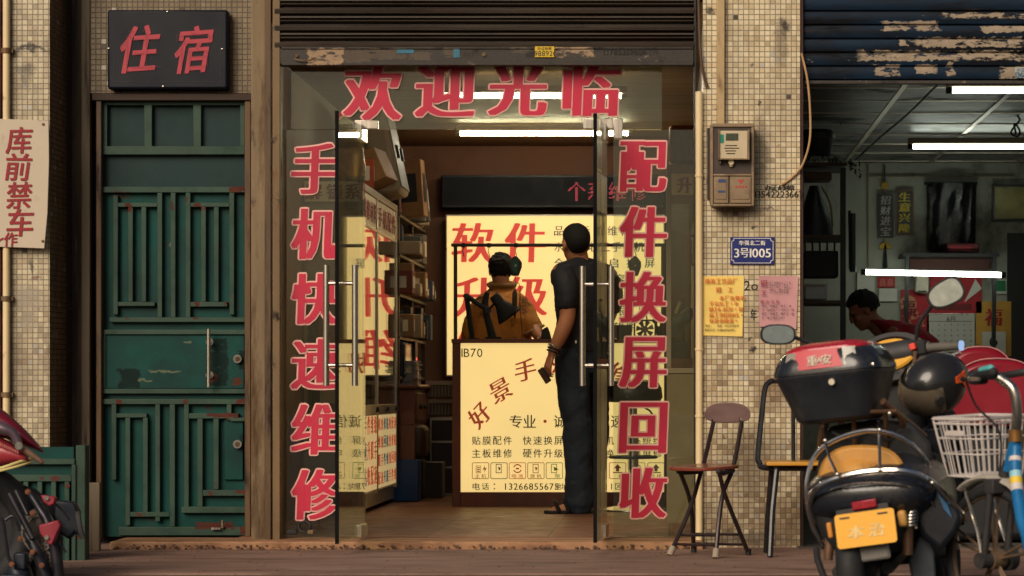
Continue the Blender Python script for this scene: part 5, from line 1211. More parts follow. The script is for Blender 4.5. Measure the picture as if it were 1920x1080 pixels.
struct('workshop_wall_side', MB().box(XB - .1, XB, .02, YB - .001, -.03, ZC - .001).box(.6205, XA, .525, YB - .001, -.03, ZC - .001).box(XB, XB + 3, 0, .3, -.1, 3.3), m_wall_r)
mb = MB()
for x in (1.24, 1.84, 2.44, 3.04): mb.box(x - .014, x + .014, .11, YB - .002, ZC - .008, ZC - .0005)
for k in range(9): mb.box(XA, XB - .1, .55 + k * .6, .57 + k * .6, ZC - .006, ZC - .0004)
tag(obj('ceiling_strips', mb, m_alu), kind='structure')
# blue shutter
m_paper_dk = mat('torn_paper_dirty', lin(150, 126, 100), .85, var=.2, scale=14, bump=.2, dirt=[(lin(60, 56, 52), .52, .62, 7, (.6, 1, 2.5))])
t = thing('roller_shutter', 'raised blue roller shutter with torn paper over the dark workshop', 'shutter', (X(1730), .03, Z(155)))
PB = [(0, .0), (.04, .014), (.30, .017), (.60, .016), (.86, .010), (.90, -.004), (.97, -.004)]
obj('slat_curtain', slats(X(1508), XB, Z(153), 3.1, .05, .067, PB), m_blue_slat, t, ang=25)
obj('shutter_backing', MB().box(X(1507), XB, .056, .075, Z(154), 3.1), m_dark, t)
obj('bottom_rail', MB().box(X(1510), XB, .018, .05, Z(156.5), Z(150)), m_rail, t, bev=.003)
mb = MB().add([P(1903, 126, .024), P(1903, 146, .024), P(1926, 146, .024), P(1926, 126, .024)], [(0, 1, 2, 3)])
st = flat('paper_label', mb, mat('label_pale', lin(170, 176, 170), .7), t)
mb = MB(); line(mb, '办证', P(1914, 131, .022), .018); line(mb, '13611', P(1914, 140, .022), .026, bold=.04); flat('label_print', mb, mat('label_blue', lin(44, 80, 116), .6), st)
# lamps
tube_lamp('bright ceiling tube lamp nearest the blue shutter', 1781, 2080, 169.5, .75, mt=m_tube_r, r=.015)
tube_lamp('bright ceiling tube lamp hanging deeper in the dark workshop', 1708, 2040, 275, 3.55, mt=m_tube_r, r=.0145)
tube_lamp('bright tube lamp mounted low over the workshop bench', 1620, 1880, 510, 4.9, fit=False, mt=m_tube_r, r=.018, sag=.02)
tag(obj('ceiling_cord', MB().tube(cr([P(1757, 160, .9), P(1700, 216, 2.2), P(1650, 258, 3.4), P(1604, 300, 4.8)], 6), .007), m_dark), 'black cord slung diagonally below the workshop ceiling', 'cable')
tag(obj('tangled_wire', MB().tube(cr([P(1915, 195, 2.5), P(1908, 215, 2.5), P(1912, 225, 2.5), P(1900, 240, 2.5), P(1896, 250, 2.5), P(1908, 256, 2.5), P(1912, 245, 2.5), P(1902, 232, 2.5), P(1905, 252, 2.5)], 6), .006), m_dark), 'tangled black wire hanging above the workshop ceiling lamp', 'cable')
# things on the rear wall
y = YB - .02; s_ = (12 + y) / F
mb = MB()
for px in (1628, 1658): mb.pbox(px - 1, px + 1.5, 308, 500, y, y + .02)
mb.pbox(1628, 1900, 330, 331.5, y, y + .02)
tag(obj('wall_conduit', mb, m_grey), 'thin grey conduits on the rear wall of the workshop', 'pipe')
m_gold = mat('ornament_gold', lin(170, 136, 40), .4, metal=.3, var=.2); m_plq = mat('plaque_black', (.012, .011, .012), .35); m_silver = mat('plaque_silver', lin(150, 146, 140), .4, metal=.3)
def plaque(a, b, c, d, text, ink, rim, label):
    t = thing('couplet_plaque', label, 'plaque', P((a + b) / 2, d, y))
    obj('panel', MB().pbox(a, b, c, d, y - .012, y + .018), m_plq, t); mb = MB(); frame_line(mb, [(a, c), (b, c), (b, d), (a, d)], 2.2, y - .0135); flat('rim', mb, rim, t)
    mb = MB(); n = len(text)
    for i, ch in enumerate(text): glyph(mb, ch, P((a + b) / 2, c + (d - c) * (i + .62) / (n + .25), y - .014), (b - a) * .62 * s_, (d - c) / n * .8 * s_, bold=.035, shear=.1)
    flat('characters', mb, ink, t); return t
plaque(1646, 1675, 363, 446, '招财进宝', m_silver, mat('rim_brown', lin(60, 52, 44), .5), 'black vertical plaque with silver characters on the workshop wall')
plaque(1680, 1713, 357, 440, '生意兴隆', mat('bright_gold', lin(214, 190, 40), .4), mat('rim_gold', lin(128, 84, 36), .4), 'vertical plaque with yellow characters and brown gilt rim on the workshop wall')
t = thing('hanging_charm', 'small gold medallion hanging above the silver lettered plaque', 'ornament', P(1659, 355, y))
obj('disc', MB().cyl(P(1659, 348, y - .01), P(1659, 348, y + .01), .026), m_gold, t); obj('cord', MB().tube([P(1659, 310, y), P(1659, 341, y)], .004), m_dark, t)
t = thing('hanging_charm', 'gold fan shaped charm with tassel hanging below the silver lettered plaque', 'ornament', P(1660, 500, y))
obj('fan', MB().pprism([(1660 + 12 * math.cos(q), 466 - 12 * math.sin(q)) for q in [math.pi * k / 10 for k in range(11)]] + [(1657, 467), (1663, 467)][::-1], y - .012, y + .01), m_gold, t)
obj('tassel', MB().limb([(P(1660, 468, y), .006), (P(1660, 480, y), .012), (P(1660, 500, y), .016)], 8), m_dark, t)
t = thing('hanging_coat', 'dark glossy coat hanging on the workshop wall right of the plaques', 'coat', P(1785, 470, y))
random.seed(8); rr = []
for j, py in enumerate((343, 350, 380, 420, 455, 470)):
    ring = []
    for k in range(28):
        q = 2 * math.pi * k / 28; u = math.cos(q); ww = (44, 47, 46, 46, 45, 44)[j]
        ring.append(P(1784 + u * ww, py, y - .02 - .05 * math.sin(q) - .012 * math.sin(u * 14 + j)) if True else None)
    rr.append(ring)
obj('cloth', MB().ring(rr), mat('black_plastic_cloth', (.012, .012, .015), .22, var=.3, bump=.5, bscale=14), t)
obj('hanger_bar', MB().pbox(1734, 1833, 341, 346, y - .03, y + .02), m_dark, t)
t = thing('red_box', 'dark red box standing on the altar shelf below the coat', 'box', P(1800, 475, 5.2))
obj('box_body', MB().pbox(1776, 1836, 456, 474, 5.15, 5.4), mat('dark_red_box', lin(74, 20, 26), .6), t, bev=.006); obj('label_card', MB().pbox(1780, 1822, 461, 471, 5.145, 5.15), mat('red_label', lin(120, 26, 32), .6), t)
t = thing('framed_picture', 'framed gilt picture high on the workshop wall at the right edge', 'picture', P(1895, 413, y))
mb = MB().pbox(1861, 1960, 346, 350, y - .02, y + .018).pbox(1861, 1960, 410, 414, y - .02, y + .018).pbox(1861, 1865, 350, 410, y - .02, y + .018)
obj('picture_frame', mb, m_plq, t); obj('picture', MB().pbox(1865, 1960, 350, 410, y - .005, y + .015), mat('gilt_print', lin(150, 140, 76), .25, var=.35, scale=5, dirt=[(lin(70, 70, 46), .5, .65, 6, None)]), t)
struct('dark_doorway', MB().pbox(1889, 1990, 437, 1012, y, y + .015), m_dark)
# altar shelf, bench and wall papers
t = thing('altar_shelf', 'dark wooden shelf on posts over the workshop bench lamp', 'shelf', P(1785, 690, 5.2))
obj('top_board', MB().pbox(1693, 1874, 474.5, 481, 5.1, 5.46), m_dark, t); obj('back_board', MB().pbox(1706, 1856, 482, 506, 5.42, 5.46), mat('altar_brown', lin(88, 52, 44), .6), t)
for a, b in ((1697, 1704), (1861, 1868)): obj('post', MB().pprism([(a + 1, 481), (b + 1, 481), (b - 3 if a < 1800 else b - 2, 760), (a - 3 if a < 1800 else a - 2, 760)], 5.1, 5.14), m_dark, t)
t = thing('work_bench', 'cluttered wooden work bench the person in the red shirt bends over', 'bench', P(1640, 700, 4))
obj('bench_top', MB().box(X(1545, 4), X(1890, 4), 3.0, 5.3, .72, .76), m_wood, t, bev=.004) if False else obj('bench_top', MB().box(.98, 1.32, 2.6, 4.2, .70, .74), m_wood, t, bev=.004)
for a in (1.0, 1.28):
    for b_ in (2.65, 4.12): obj('leg', MB().box(a, a + .04, b_, b_ + .04, -.03, .70), m_wood, t)
m_redpap = mat('red_paper', lin(168, 30, 40), .6, var=.12, scale=8); m_wp = mat('white_paper', lin(200, 196, 186), .7, var=.06)
def card(name, label, cat, a, b, c, d, m, yy=None, dep=.012):
    yy = y if yy is None else yy
    t = thing(name, label, cat, P((a + b) / 2, d, yy)); obj('card', MB().pbox(a, b, c, d, yy - dep, yy + .018 if yy == y else yy + .002), m, t); return t
t = card('red_paper_cut', 'small red paper cut sign left of the white wall box', 'sign', 1646, 1678, 519, 539, m_redpap)
mb = MB(); glyph(mb, '喜' if '喜' in GL else '福', P(1655, 529, y - .014), 12 * s_, 14 * s_, bold=.03); glyph(mb, '喜' if '喜' in GL else '福', P(1669, 529, y - .014), 12 * s_, 14 * s_, bold=.03); flat('cut_pattern', mb, mat('pale_red', lin(196, 120, 100), .6), t)
card('white_notice', 'blank white notice below the small red paper cut', 'notice', 1648, 1682, 541, 565, m_wp)
card('white_notice', 'pale sheet pinned left of the small red paper cut', 'notice', 1607, 1640, 512, 552, m_wp)
t = card('fortune_poster', 'red fortune poster with pale round picture behind the person', 'poster', 1690, 1742, 543, 660, m_redpap)
mb = MB(); c = P(1703, 570, y - .0135); mb.add([c + Vector((math.cos(q), 0, math.sin(q))) * .06 for q in [2 * math.pi * k / 20 for k in range(20)]], [tuple(range(20))])
random.seed(2)
for k in range(22):
    px, py = random.uniform(1693, 1732), random.uniform(575, 612); r_ = random.uniform(1.5, 4); mb.add([P(px + r_ * math.cos(q), py + r_ * math.sin(q), y - .0145 - k * .0002) for q in [2 * math.pi * j / 7 for j in range(7)]], [tuple(range(7))])
flat('round_picture', mb, mat('poster_tan', lin(190, 130, 96), .6, var=.3, scale=14), t)
mb = MB(); glyph(mb, '福', P(1703, 578, y - .024), 26 * s_, 30 * s_, bold=.05); flat('character', mb, mat('poster_dark_red', lin(120, 24, 30), .6), t)
t = card('red_banner', 'plain red paper banner on the wall above the calendar', 'banner', 1744, 1841, 518, 587, m_redpap)
flat('banner_pattern', MB().add([P(1752, 570, y - .0135), P(1752, 582, y - .0135), P(1822, 582, y - .0135), P(1822, 570, y - .0135)], [(0, 1, 2, 3)]), mat('banner_dark', lin(110, 24, 26), .6, var=.4, scale=30), t)
t = thing('paper_pennant', 'slanting triangular paper scrap on the red banner', 'paper', P(1812, 567, y))
obj('scrap', MB().pprism([(1829, 523), (1841, 541), (1808, 567)], y - .03, y - .028), m_wp, t)
t = thing('wall_dispenser', 'white box fixed on the workshop wall under the bench lamp', 'dispenser', P(1728, 550, y))
obj('case', MB().pprism([(1718, 517), (1742, 515), (1742, 548), (1736, 551), (1716, 548)], y - .10, y + .01), m_white, t, bev=.012); obj('opening', MB().pbox(1720, 1737, 545, 548, y - .104, y - .1), m_dark, t)
t = card('wall_calendar', 'white month calendar sheet on the workshop wall behind the scooter mirror', 'calendar', 1738, 1827, 589, 660, m_wp)
mb = MB(); line(mb, '6月', P(1783, 598, y - .014), .035); mb2 = MB()
sheet(mb, [(1743, 602), (1823, 602), (1823, 603), (1743, 603)], y - .014)
for j in range(5):
    for i in range(7):
        line(mb, str(j * 7 + i + 1), P(1748 + i * 12, 609 + j * 10, y - .014), .014)
flat('calendar_print', mb, m_cement_dk, t)
obj('spiral_binding', MB().cyl(P(1739, 589, y - .015), P(1826, 589, y - .015), .006), m_steel, t)
t = card('fortune_calendar', 'yellow fortune tear-off calendar with a big red character and number six', 'calendar', 1830, 1896, 565, 668, mat('calendar_yellow', lin(200, 150, 62), .6, var=.12, scale=10))
mb = MB(); glyph(mb, '福', P(1863, 595, y - .014), 30 * s_, 32 * s_, bold=.05, shear=.08); flat('character', mb, m_redpap, t)
pd = obj('tear_off_pad', MB().pbox(1842, 1886, 622, 662, y - .04, y - .012), m_wp, t)
mb = MB(); glyph(mb, '6', P(1863, 638, y - .043), 20 * s_, 22 * s_, bold=.08); flat('number', mb, mat('ink_dark_red', lin(60, 16, 16), .6), pd)
t = card('green_card', 'small green card in a white margin at the right of the workshop wall', 'card', 1864, 1888, 524, 551, m_wp)
obj('green_face', MB().pbox(1866, 1886, 526, 546, y - .015, y - .0125), mat('card_green', lin(24, 120, 76), .5), t)
# dark rack at the left side of the workshop
t = thing('storage_rack', 'dark cluttered storage rack just inside the workshop by the pillar', 'shelf', (X(1545, 3), 3, -.03)); y = 2.6
mb = MB().pbox(1576, 1586, 315, 700, y, y + .04).pbox(1500, 1507, 255, 700, y, y + .04); obj('upright', mb, m_dark, t)
m_rb = mat('rack_board', lin(70, 56, 44), .7)
for py in (305, 440, 563): obj('shelf', MB().pbox(1500, 1586, py, py + 6, y + .002, y + .5), m_rb, t)
def junk(name, label, cat, a, b, c, d, m, dep=.2, bev=.01):
    t = thing(name, label, cat, P((a + b) / 2, d, y)); obj('body', MB().pbox(a, b, c, d, y + .05, y + .05 + dep), m, t, bev=bev); return t
t = thing('plastic_tub', 'round dark tub on top of the storage rack', 'tub', P(1530, 290, y)); cc = P(1533, 291, y + .22)
obj('tub_body', MB().lathe([(.01, 0), (.085, 0), (.095, .10), (.10, .13), (.085, .15), (.01, .155)], cc), m_rubber, t)
obj('tub_rim', MB().lathe([(.1, .1), (.106, .1), (.106, .12), (.1, .12)], cc), m_dark, t)
random.seed(6); mb = MB()
for k in range(160):
    px = random.uniform(1508, 1614); py = 300 + random.gauss(0, 4) + max(0, px - 1570) * random.uniform(0, .7); c_ = P(px, py, y + random.uniform(0, .3)); a = random.uniform(0, 6.28); L = random.uniform(.02, .05)
    d_ = Vector((math.cos(a), random.uniform(-.5, .5), math.sin(a) * .6)) * L; n_ = Vector((0, 0, 1)).cross(d_).normalized() * .006; mb.add([c_ - d_, c_ + n_, c_ + d_, c_ - n_], [(0, 1, 2, 3)])
tag(flat('dry_foliage', mb, mat('dry_leaf', lin(52, 60, 40), .7, var=.4)), 'dry leafy bundle lying on the top shelf of the storage rack', 'plant')
junk('carton', 'brown carton on the upper board of the storage rack', 'box', 1507, 1560, 322, 338, mat('old_carton', lin(84, 66, 52), .7))
t = thing('cloth_bag', 'slumped dark bag on the middle board of the storage rack', 'bag', P(1530, 440, y))
obj('sack', MB().ring([[P(1528 + ww * math.cos(q), py, y + .18 + .1 * math.sin(q)) for q in [2 * math.pi * k / 16 for k in range(16)]] for py, ww in ((440, 34), (420, 33), (400, 26), (370, 17), (348, 10))]), mat('bag_blueblack', (.014, .016, .024), .5, bump=.4, bscale=20), t)
obj('bag_strap', MB().tube(cr([P(1540, 350, y + .1), P(1556, 380, y + .06), P(1562, 425, y + .06)], 5), .006), m_grey, t)
t = junk('tool_carton', 'dark box of tools standing above the pale appliance', 'box', 1508, 1572, 470, 520, m_rubber)
mb = MB()
for k in range(5): mb.cyl(P(1512 + k * 13, 520, y + .1), P(1509 + k * 14, 452, y + .1), .006)
obj('tool_handles', mb, m_dark, t)
t = junk('small_appliance', 'pale grey boxy appliance on the lowest board of the storage rack', 'appliance', 1509, 1551, 533, 562, mat('appliance_white', lin(170, 174, 176), .4), .2, .008); obj('grille', MB().pbox(1511, 1546, 535, 538, y + .046, y + .05), m_grey, t)
tag(obj('hanging_rods', MB().cyl(P(1598, 400, 4.8), P(1599, 510, 4.8), .022).cyl(P(1593, 395, 4.8), P(1594, 505, 4.8), .01), m_dark), 'dark rods leaning on the workshop wall left of the plaques', 'rod')
# dark red covered shape outside the workshop
t = thing('red_covered_seat', 'dark red padded rounded seat covers with pale piping behind the bicycle basket', 'seat cover', (X(1870, .3), .3, -.03))
m_dred = mat('dark_red_vinyl', lin(128, 16, 34), .35, var=.15, scale=4, bump=.1); y = .35
for k, (cx, cy, rx, ry, yy) in enumerate(((1838, 728, 70, 78, .45), (1870, 760, 96, 88, .18))):
    pl = [(cx + rx * math.copysign(abs(math.cos(q)) ** .8, math.cos(q)), cy - ry * math.sin(q)) for q in [math.pi * j / 24 for j in range(25)]] + [(cx - rx, 800), (cx + rx, 800)]
    o = obj('padded_cover', MB().pprism(pl, yy, yy + .2), m_dred, t, bev=.03)
    obj('piping', MB().tube([P(a, b, yy + .01) for a, b in pl[:25]], .0045), mat('piping_pale', lin(170, 110, 110), .5), o)
obj('dark_base', MB().pbox(1775, 1965, 801, 1010, .2, .6), m_rubber, t, bev=.03)
# ---------------------------------------------------------------- folding chair
t = thing('folding_chair', 'brown folding chair with oval back and crossed tube legs outside the shop glass', 'chair', (X(1325, -.6), -.6, -.037))
m_ch = mat('chair_brown_board', lin(116, 92, 88), .45, var=.18, scale=9, stretch=(.5, 1, 3), bump=.1, dirt=[(lin(150, 118, 108), .6, .7, 12, (.5, 1, 2))])
m_leg = mat('chair_tube', lin(58, 46, 44), .35, metal=.5, var=.2, dirt=[(lin(110, 70, 48), .64, .7, 14, None)]); m_foot = mat('rubber_foot', lin(150, 136, 118), .7)
def G(px, y): return Vector((X(px, y), y, -.037 + .01))
bk = []
for k in range(36):
    q = 2 * math.pi * k / 36; a, b = math.cos(q), math.sin(q)
    px = 1364.5 + 43 * math.copysign(abs(a) ** .75, a); py = 777 - 20 * math.copysign(abs(b) ** .85, b) + (4.5 * (1 - a * a) * (1 if b < 0 else -.3) * -1 if b < 0 else -2 * (1 - a * a))
    bk.append((px, py, -.30 - (px - 1336) / 54 * .2 * .9))
def bvec(p, o): return P(p[0], p[1], p[2] + o)
obj('backrest', MB().ring([[bvec(p, 0) for p in bk], [bvec(p, .022) for p in bk]]), m_ch, t, bev=.006)
for nm, ch in (('leg', [(1338, 785, -.29), (1336, 799, -.31), (1318.5, 873, -.43), (1314, 886, -.455), (1295, 950, -.54)]), ('leg', [(1390, 785, -.47), (1389.6, 799, -.49), (1375, 875, -.62), (1358, 918, -.68), (1349.6, 962, -.73)])):
    end = G(1257, -.61) if ch[0][0] < 1350 else G(1342, -.80)
    l = obj('leg', MB().tube(cr([P(*c) for c in ch] + [end], 5), .0105), m_leg, t)
    d_ = (end - P(*ch[-1])).normalized(); obj('rubber_foot', MB().cyl(end - d_ * .035, end + d_ * .008, .0155), m_foot, l)
for ch, end in (([(1274, 881, -.60), (1295, 944, -.49)], G(1301, -.38)), ([(1348, 884, -.80), (1361, 932, -.72)], G(1403, -.57))):
    l = obj('leg', MB().tube(cr([P(*c) for c in ch] + [end], 5), .0105), m_leg, t)
    obj('rubber_foot', MB().cyl(end + Vector((0, 0, .02)), end - Vector((0, 0, .008)), .014), m_dark, l)
mb = MB()
for a, b in ((P(1275, 1003, -.58), P(1346, 1004, -.77)), (P(1300, 1001, -.42), P(1384, 1002, -.61)), (P(1268, 1020, -.595), P(1344, 1023, -.785)), (P(1301, 1019, -.40), P(1391, 1021, -.59))): mb.cyl(a, b, .0065)
obj('stretcher', mb, m_leg, t)
c = P(1320, 876, -.62)
M = Matrix.Translation(c) @ Matrix.Rotation(R(-42), 4, 'Z') @ Matrix.Rotation(R(2.5), 4, 'X')
obj('seat', MB().ring([[Vector((.152 * math.copysign(abs(math.cos(q)) ** .8, math.cos(q)), .15 * math.copysign(abs(math.sin(q)) ** .8, math.sin(q)), z)) for q in [2 * math.pi * k / 40 for k in range(40)]] for z in (-.008, .008)]).xf(M), mat('seat_red_brown', lin(120, 56, 40), .3, var=.2, scale=8, coat=.3), t, bev=.004)
obj('seat_bracket', MB().tube([P(1272, 884, -.60), P(1282, 886, -.56), P(1312, 884, -.46)], .012).tube([P(1346, 884, -.80), P(1356, 887, -.76), P(1374, 882, -.65)], .012), m_dark, t)
# ---------------------------------------------------------------- black tube chair
t = thing('tube_chair', 'black steel tube chair with yellow board seat between pillar and scooter', 'chair', (X(1460, -.5), -.5, -.037))
m_blk = mat('black_tube', (.014, .013, .014), .3, var=.2, coat=.3)
obj('back_frame', MB().tube(cr([P(1545, 714, -.35), P(1460, 714, -.45), P(1443, 717, -.47), P(1434, 730, -.48), P(1428, 780, -.50), P(1421, 852, -.55), P(1424, 868, -.56), P(1440, 877, -.56), P(1560, 878, -.46)], 6), .0135), m_blk, t)
obj('back_rod', MB().cyl(P(1487, 716, -.42), P(1488, 870, -.42), .009), m_blk, t)
obj('leg', MB().tube([P(1457, 874, -.6), P(1448, 960, -.66), G(1444, -.74) + Vector((.0, 0, -.006))], .0135), m_blk, t)
obj('leg', MB().tube([P(1447, 874, -.5), P(1440, 960, -.46), G(1436, -.42) + Vector((0, 0, -.006))], .0125), m_blk, t)
obj('leg', MB().tube([P(1545, 874, -.45), G(1552, -.58)], .0135), m_blk, t); obj('leg', MB().tube([P(1540, 874, -.3), G(1545, -.25)], .0125), m_blk, t)
obj('seat', MB().box(X(1437, -.6), X(1560, -.6), -.64, -.28, Z(873, -.6), Z(866, -.6)), mat('yellow_board', lin(206, 146, 52), .4, var=.15, scale=9, stretch=(.4, 3, 3), coat=.2), t, bev=.004)

# ---------------------------------------------------------------- scooter parked at the kerb, tail to us
def rayl(M):
    Mi = M.inverted(); O = Mi @ Vector((0, -CAMD, CAMZ))
    def f(px, py, v):
        D = (Mi.to_3x3() @ Vector((px - 1255, F, 735 - py))); k = (v - O.y) / D.y; return O + D * k
    return f
MS = Matrix.Translation((.70, -3.30, -.125)) @ Matrix.Rotation(R(-19), 4, 'Z') @ Matrix.Rotation(R(-6), 4, 'Y')
L = rayl(MS)
t = thing('scooter', 'black electric scooter with red lidded top case and yellow number plate, tail towards us', 'scooter', M=MS)
m_sblk = mat('scooter_black', (.014, .016, .022), .24, var=.2, scale=5, coat=.4, dirt=[(lin(70, 62, 54), .52, .74, 5, None), (lin(110, 98, 84), .66, .72, 22, None)]); m_sgrey = mat('scooter_plastic', lin(52, 50, 50), .5, var=.2, dirt=[(lin(110, 96, 80), .6, .75, 8, None)])
m_tan = mat('tan_seat', lin(196, 142, 70), .45, var=.16, scale=6, bump=.15, dirt=[(lin(120, 80, 50), .55, .7, 5, None)])
def rring(cx, cy, w_, d_, r_, z, n=7):
    out = []
    for sx, sy, a0 in ((1, 1, 0), (-1, 1, 90), (-1, -1, 180), (1, -1, 270)):
        for k in range(n): q = R(a0 + 90 * k / (n - 1)); out.append(Vector((cx + sx * (w_ / 2 - r_) + r_ * math.cos(q), cy + sy * (d_ / 2 - r_) + r_ * math.sin(q), z)))
    return out
def wheel(par, c, r_, w_, rim_m, name='wheel', spokes=5, tr=None):
    tr = tr or w_ / 2
    wo = obj(name, MB().tube([Vector(c) + Vector((0, (r_ - tr) * math.cos(q), (r_ - tr) * math.sin(q))) for q in [2 * math.pi * k / 40 for k in range(40)]], tr, 12, closed=True), m_rubber, par)
    mb = MB(); rr_ = r_ - tr * 1.7
    mb.tube([Vector(c) + Vector((0, rr_ * math.cos(q), rr_ * math.sin(q))) for q in [2 * math.pi * k / 40 for k in range(40)]], .010, 8, closed=True)
    mb.cyl(Vector(c) - Vector((w_ * .55, 0, 0)), Vector(c) + Vector((w_ * .55, 0, 0)), .035)
    for k in range(spokes):
        for dq in (-.1, .1):
            q = 2 * math.pi * k / spokes + dq + .35; mb.cyl(Vector(c) + Vector((0, .03 * math.cos(q), .03 * math.sin(q))), Vector(c) + Vector((0, rr_ * math.cos(q), rr_ * math.sin(q))), .0055, n=6)
    obj('rim', mb, rim_m, wo); return wo
wheel(t, (0, 0, .215), .215, .10, m_sgrey); wheel(t, (0, 1.22, .215), .215, .09, m_sgrey)
# tail body
secs = [(-.14, .48, .12, .03), (-.12, .48, .20, .06), (-.05, .48, .235, .10), (.06, .485, .245, .13), (.25, .49, .235, .16), (.45, .46, .21, .17), (.58, .42, .18, .16)]
cx0 = L(1655, 930, 0).x
obj('tail_body', MB().ring([[Vector((cx0 * .6 + hw * math.copysign(abs(math.cos(q)) ** .8, math.cos(q)), v, cz + hh * math.copysign(abs(math.sin(q)) ** .8, math.sin(q)))) for q in [2 * math.pi * k / 28 for k in range(28)]] for v, cz, hw, hh in secs]), m_sblk, t, sub=1)
obj('under_tail', MB().ring([rring(cx0 * .4, .04, .22, .2, .05, .27), rring(cx0 * .4, .08, .34, .32, .06, .36), rring(cx0 * .5, .10, .42, .36, .06, .46)]), m_rubber, t, bev=.01)
c = L(1617, 876, .06)
sg = MB().ell(c + Vector((0, .10, -.02)), (.165, .24, .088), None, 28, 16); obj('seat', sg, m_tan, t)
obj('seat_rear_pad', MB().ring([[L(1617 + (85 - j * 4) * math.copysign(abs(math.cos(q)) ** .7, math.cos(q)), 904 - (70 - j * 3) * math.sin(q) + (8 if False else 0), v) for q in [math.pi * k / 20 for k in range(21)]] for j, v in ((2, -.035), (0, -.02), (0, .12))]), m_tan, t, bev=.015)
obj('seat_front', MB().ring([[Vector((w_ * math.cos(q), v, z + .045 * math.sin(q))) for q in [2 * math.pi * k / 20 for k in range(20)]] for v, z, w_ in ((.2, .66, .15), (.4, .66, .15), (.6, .65, .11), (.68, .64, .05))]), m_tan, t, sub=1)
obj('seat_base', MB().ring([[L(px, py, v) for px, py in ((1528, 895), (1538, 850), (1552, 800), (1640, 786), (1712, 792), (1745, 830), (1752, 895))] for v in (.10, .62)]), m_rubber, t, bev=.02)
obj('side_cover', MB().ring([[L(px, py, v) for px, py in ((1700, 885), (1752, 896), (1790, 940), (1806, 968), (1794, 1000), (1764, 1034), (1728, 1006), (1704, 960))] for v in (-.0, .30)]), m_sblk, t, bev=.02)
# guards
g = obj('rear_guard', MB().tube(cr([L(1546, 1024, -.02), L(1524, 985, -.05), L(1513, 935, -.08), L(1515, 890, -.08), L(1530, 852, -.06), L(1560, 828, -.05), L(1605, 811, -.05), L(1650, 808, -.05), L(1700, 826, -.02), L(1735, 862, .02), L(1750, 900, .06)], 6), .0085), m_chrome, t)
obj('guard_bar', MB().tube(cr([L(1530, 985, -.02), L(1519, 940, -.12), L(1540, 910, -.18), L(1585, 892, -.2), L(1640, 883, -.2), L(1700, 884, -.18), L(1748, 905, -.1), L(1788, 946, 0), L(1814, 974, .08)], 6), .0115).tube(cr([L(1528, 940, -.05), L(1522, 980, 0), L(1540, 1015, .03), L(1556, 1026, .06)], 5), .008), m_chrome, t)
obj('guard_post', MB().tube([L(1646, 790, -.02), L(1648, 808, -.05), L(1649, 845, -.12), L(1650, 882, -.2)], .006), m_chrome, t)
obj('guard_post', MB().tube([L(1545, 800, -.02), L(1547, 827, -.05), L(1556, 860, -.12), L(1570, 889, -.19)], .0055), m_chrome, t)
m_rack = mat('rack_brown_steel', lin(112, 84, 64), .4, metal=.4, var=.3)
rk = MB()
def bar(mb, pts, r_, fl): mb.tube(pts, r_, 8, flat=fl)
bar(rk, [L(1540, 800, -.02), L(1550, 781, -.03), L(1600, 773, -.03), L(1680, 771, -.03), L(1692, 785, 0), L(1692, 800, .05)], .012, .6)
bar(rk, [L(1556, 783, -.02), L(1560, 790, .25)], .01, .6); bar(rk, [L(1676, 774, -.02), L(1676, 782, .25)], .01, .6)
rk.tube([L(1655, 752, .0), L(1690, 782, .1), L(1733, 818, .3)], .013); rk.tube([L(1542, 790, -.02), L(1534, 850, .05)], .009); rk.tube([L(1600, 773, 0), L(1604, 860, .1)], .008).tube([L(1660, 773, 0), L(1664, 850, .12)], .008)
obj('luggage_rack', rk, m_rack, t)
# top case
bc = L(1569, 720, .06); cw, cdp = .392, .36
z0, z1 = L(1570, 790, -.06).z, L(1570, 697, -.1).z
zt = L(1570, 640, .06).z; bx = bc.x
tc = obj('top_case', MB().ring([rring(bx + .005, .07, cw * .62, cdp * .66, .06, z0), rring(bx + .003, .065, cw * .72, cdp * .76, .07, z0 + .012), rring(bx, .06, cw * .97, cdp * .98, .09, z1 - .014), rring(bx, .06, cw, cdp, .09, z1 - .006), rring(bx, .06, cw, cdp, .09, z1)]), mat('case_black', (.015, .016, .021), .42, var=.25, scale=7, dirt=[(lin(62, 56, 50), .52, .76, 6, (1, 1, .6))]), t, bev=.004)
hh = zt - z1
obj('lid', MB().ring([rring(bx, .06, cw * 1.01, cdp * 1.01, .09, z1 + .002), rring(bx, .06, cw * 1.01, cdp * 1.01, .09, z1 + .016), rring(bx, .06, cw * .97, cdp * .98, .09, z1 + hh * .35), rring(bx, .06, cw * .88, cdp * .9, .09, z1 + hh * .62), rring(bx, .06, cw * .78, cdp * .8, .085, z1 + hh * .78)]), m_sblk, tc)
obj('red_lid', MB().ring([rring(bx, .06, cw * .80, cdp * .84, .085, z1 + hh * .70), rring(bx, .06, cw * .79, cdp * .82, .085, z1 + hh * .80), rring(bx, .06, cw * .66, cdp * .68, .07, z1 + hh * .93), rring(bx, .06, cw * .40, cdp * .42, .05, zt)]), mat('lid_red', lin(176, 22, 40), .28, var=.1, coat=.5), tc)
yb_ = .06 - cdp / 2 * 1.01
def onb(u, q, o): # on the sloping rear of the lid: u -1..1 across, q 0..1 up
    dd = yb_ + (cdp * .5) * (.0 + .13 * max(0, (q - .1)) ) + .035 * u * u
    return Vector((bx + u * cw * .5 * (1 - .1 * q), dd - o, z1 + .018 + q * hh * .62))
mb = MB(); n = 12
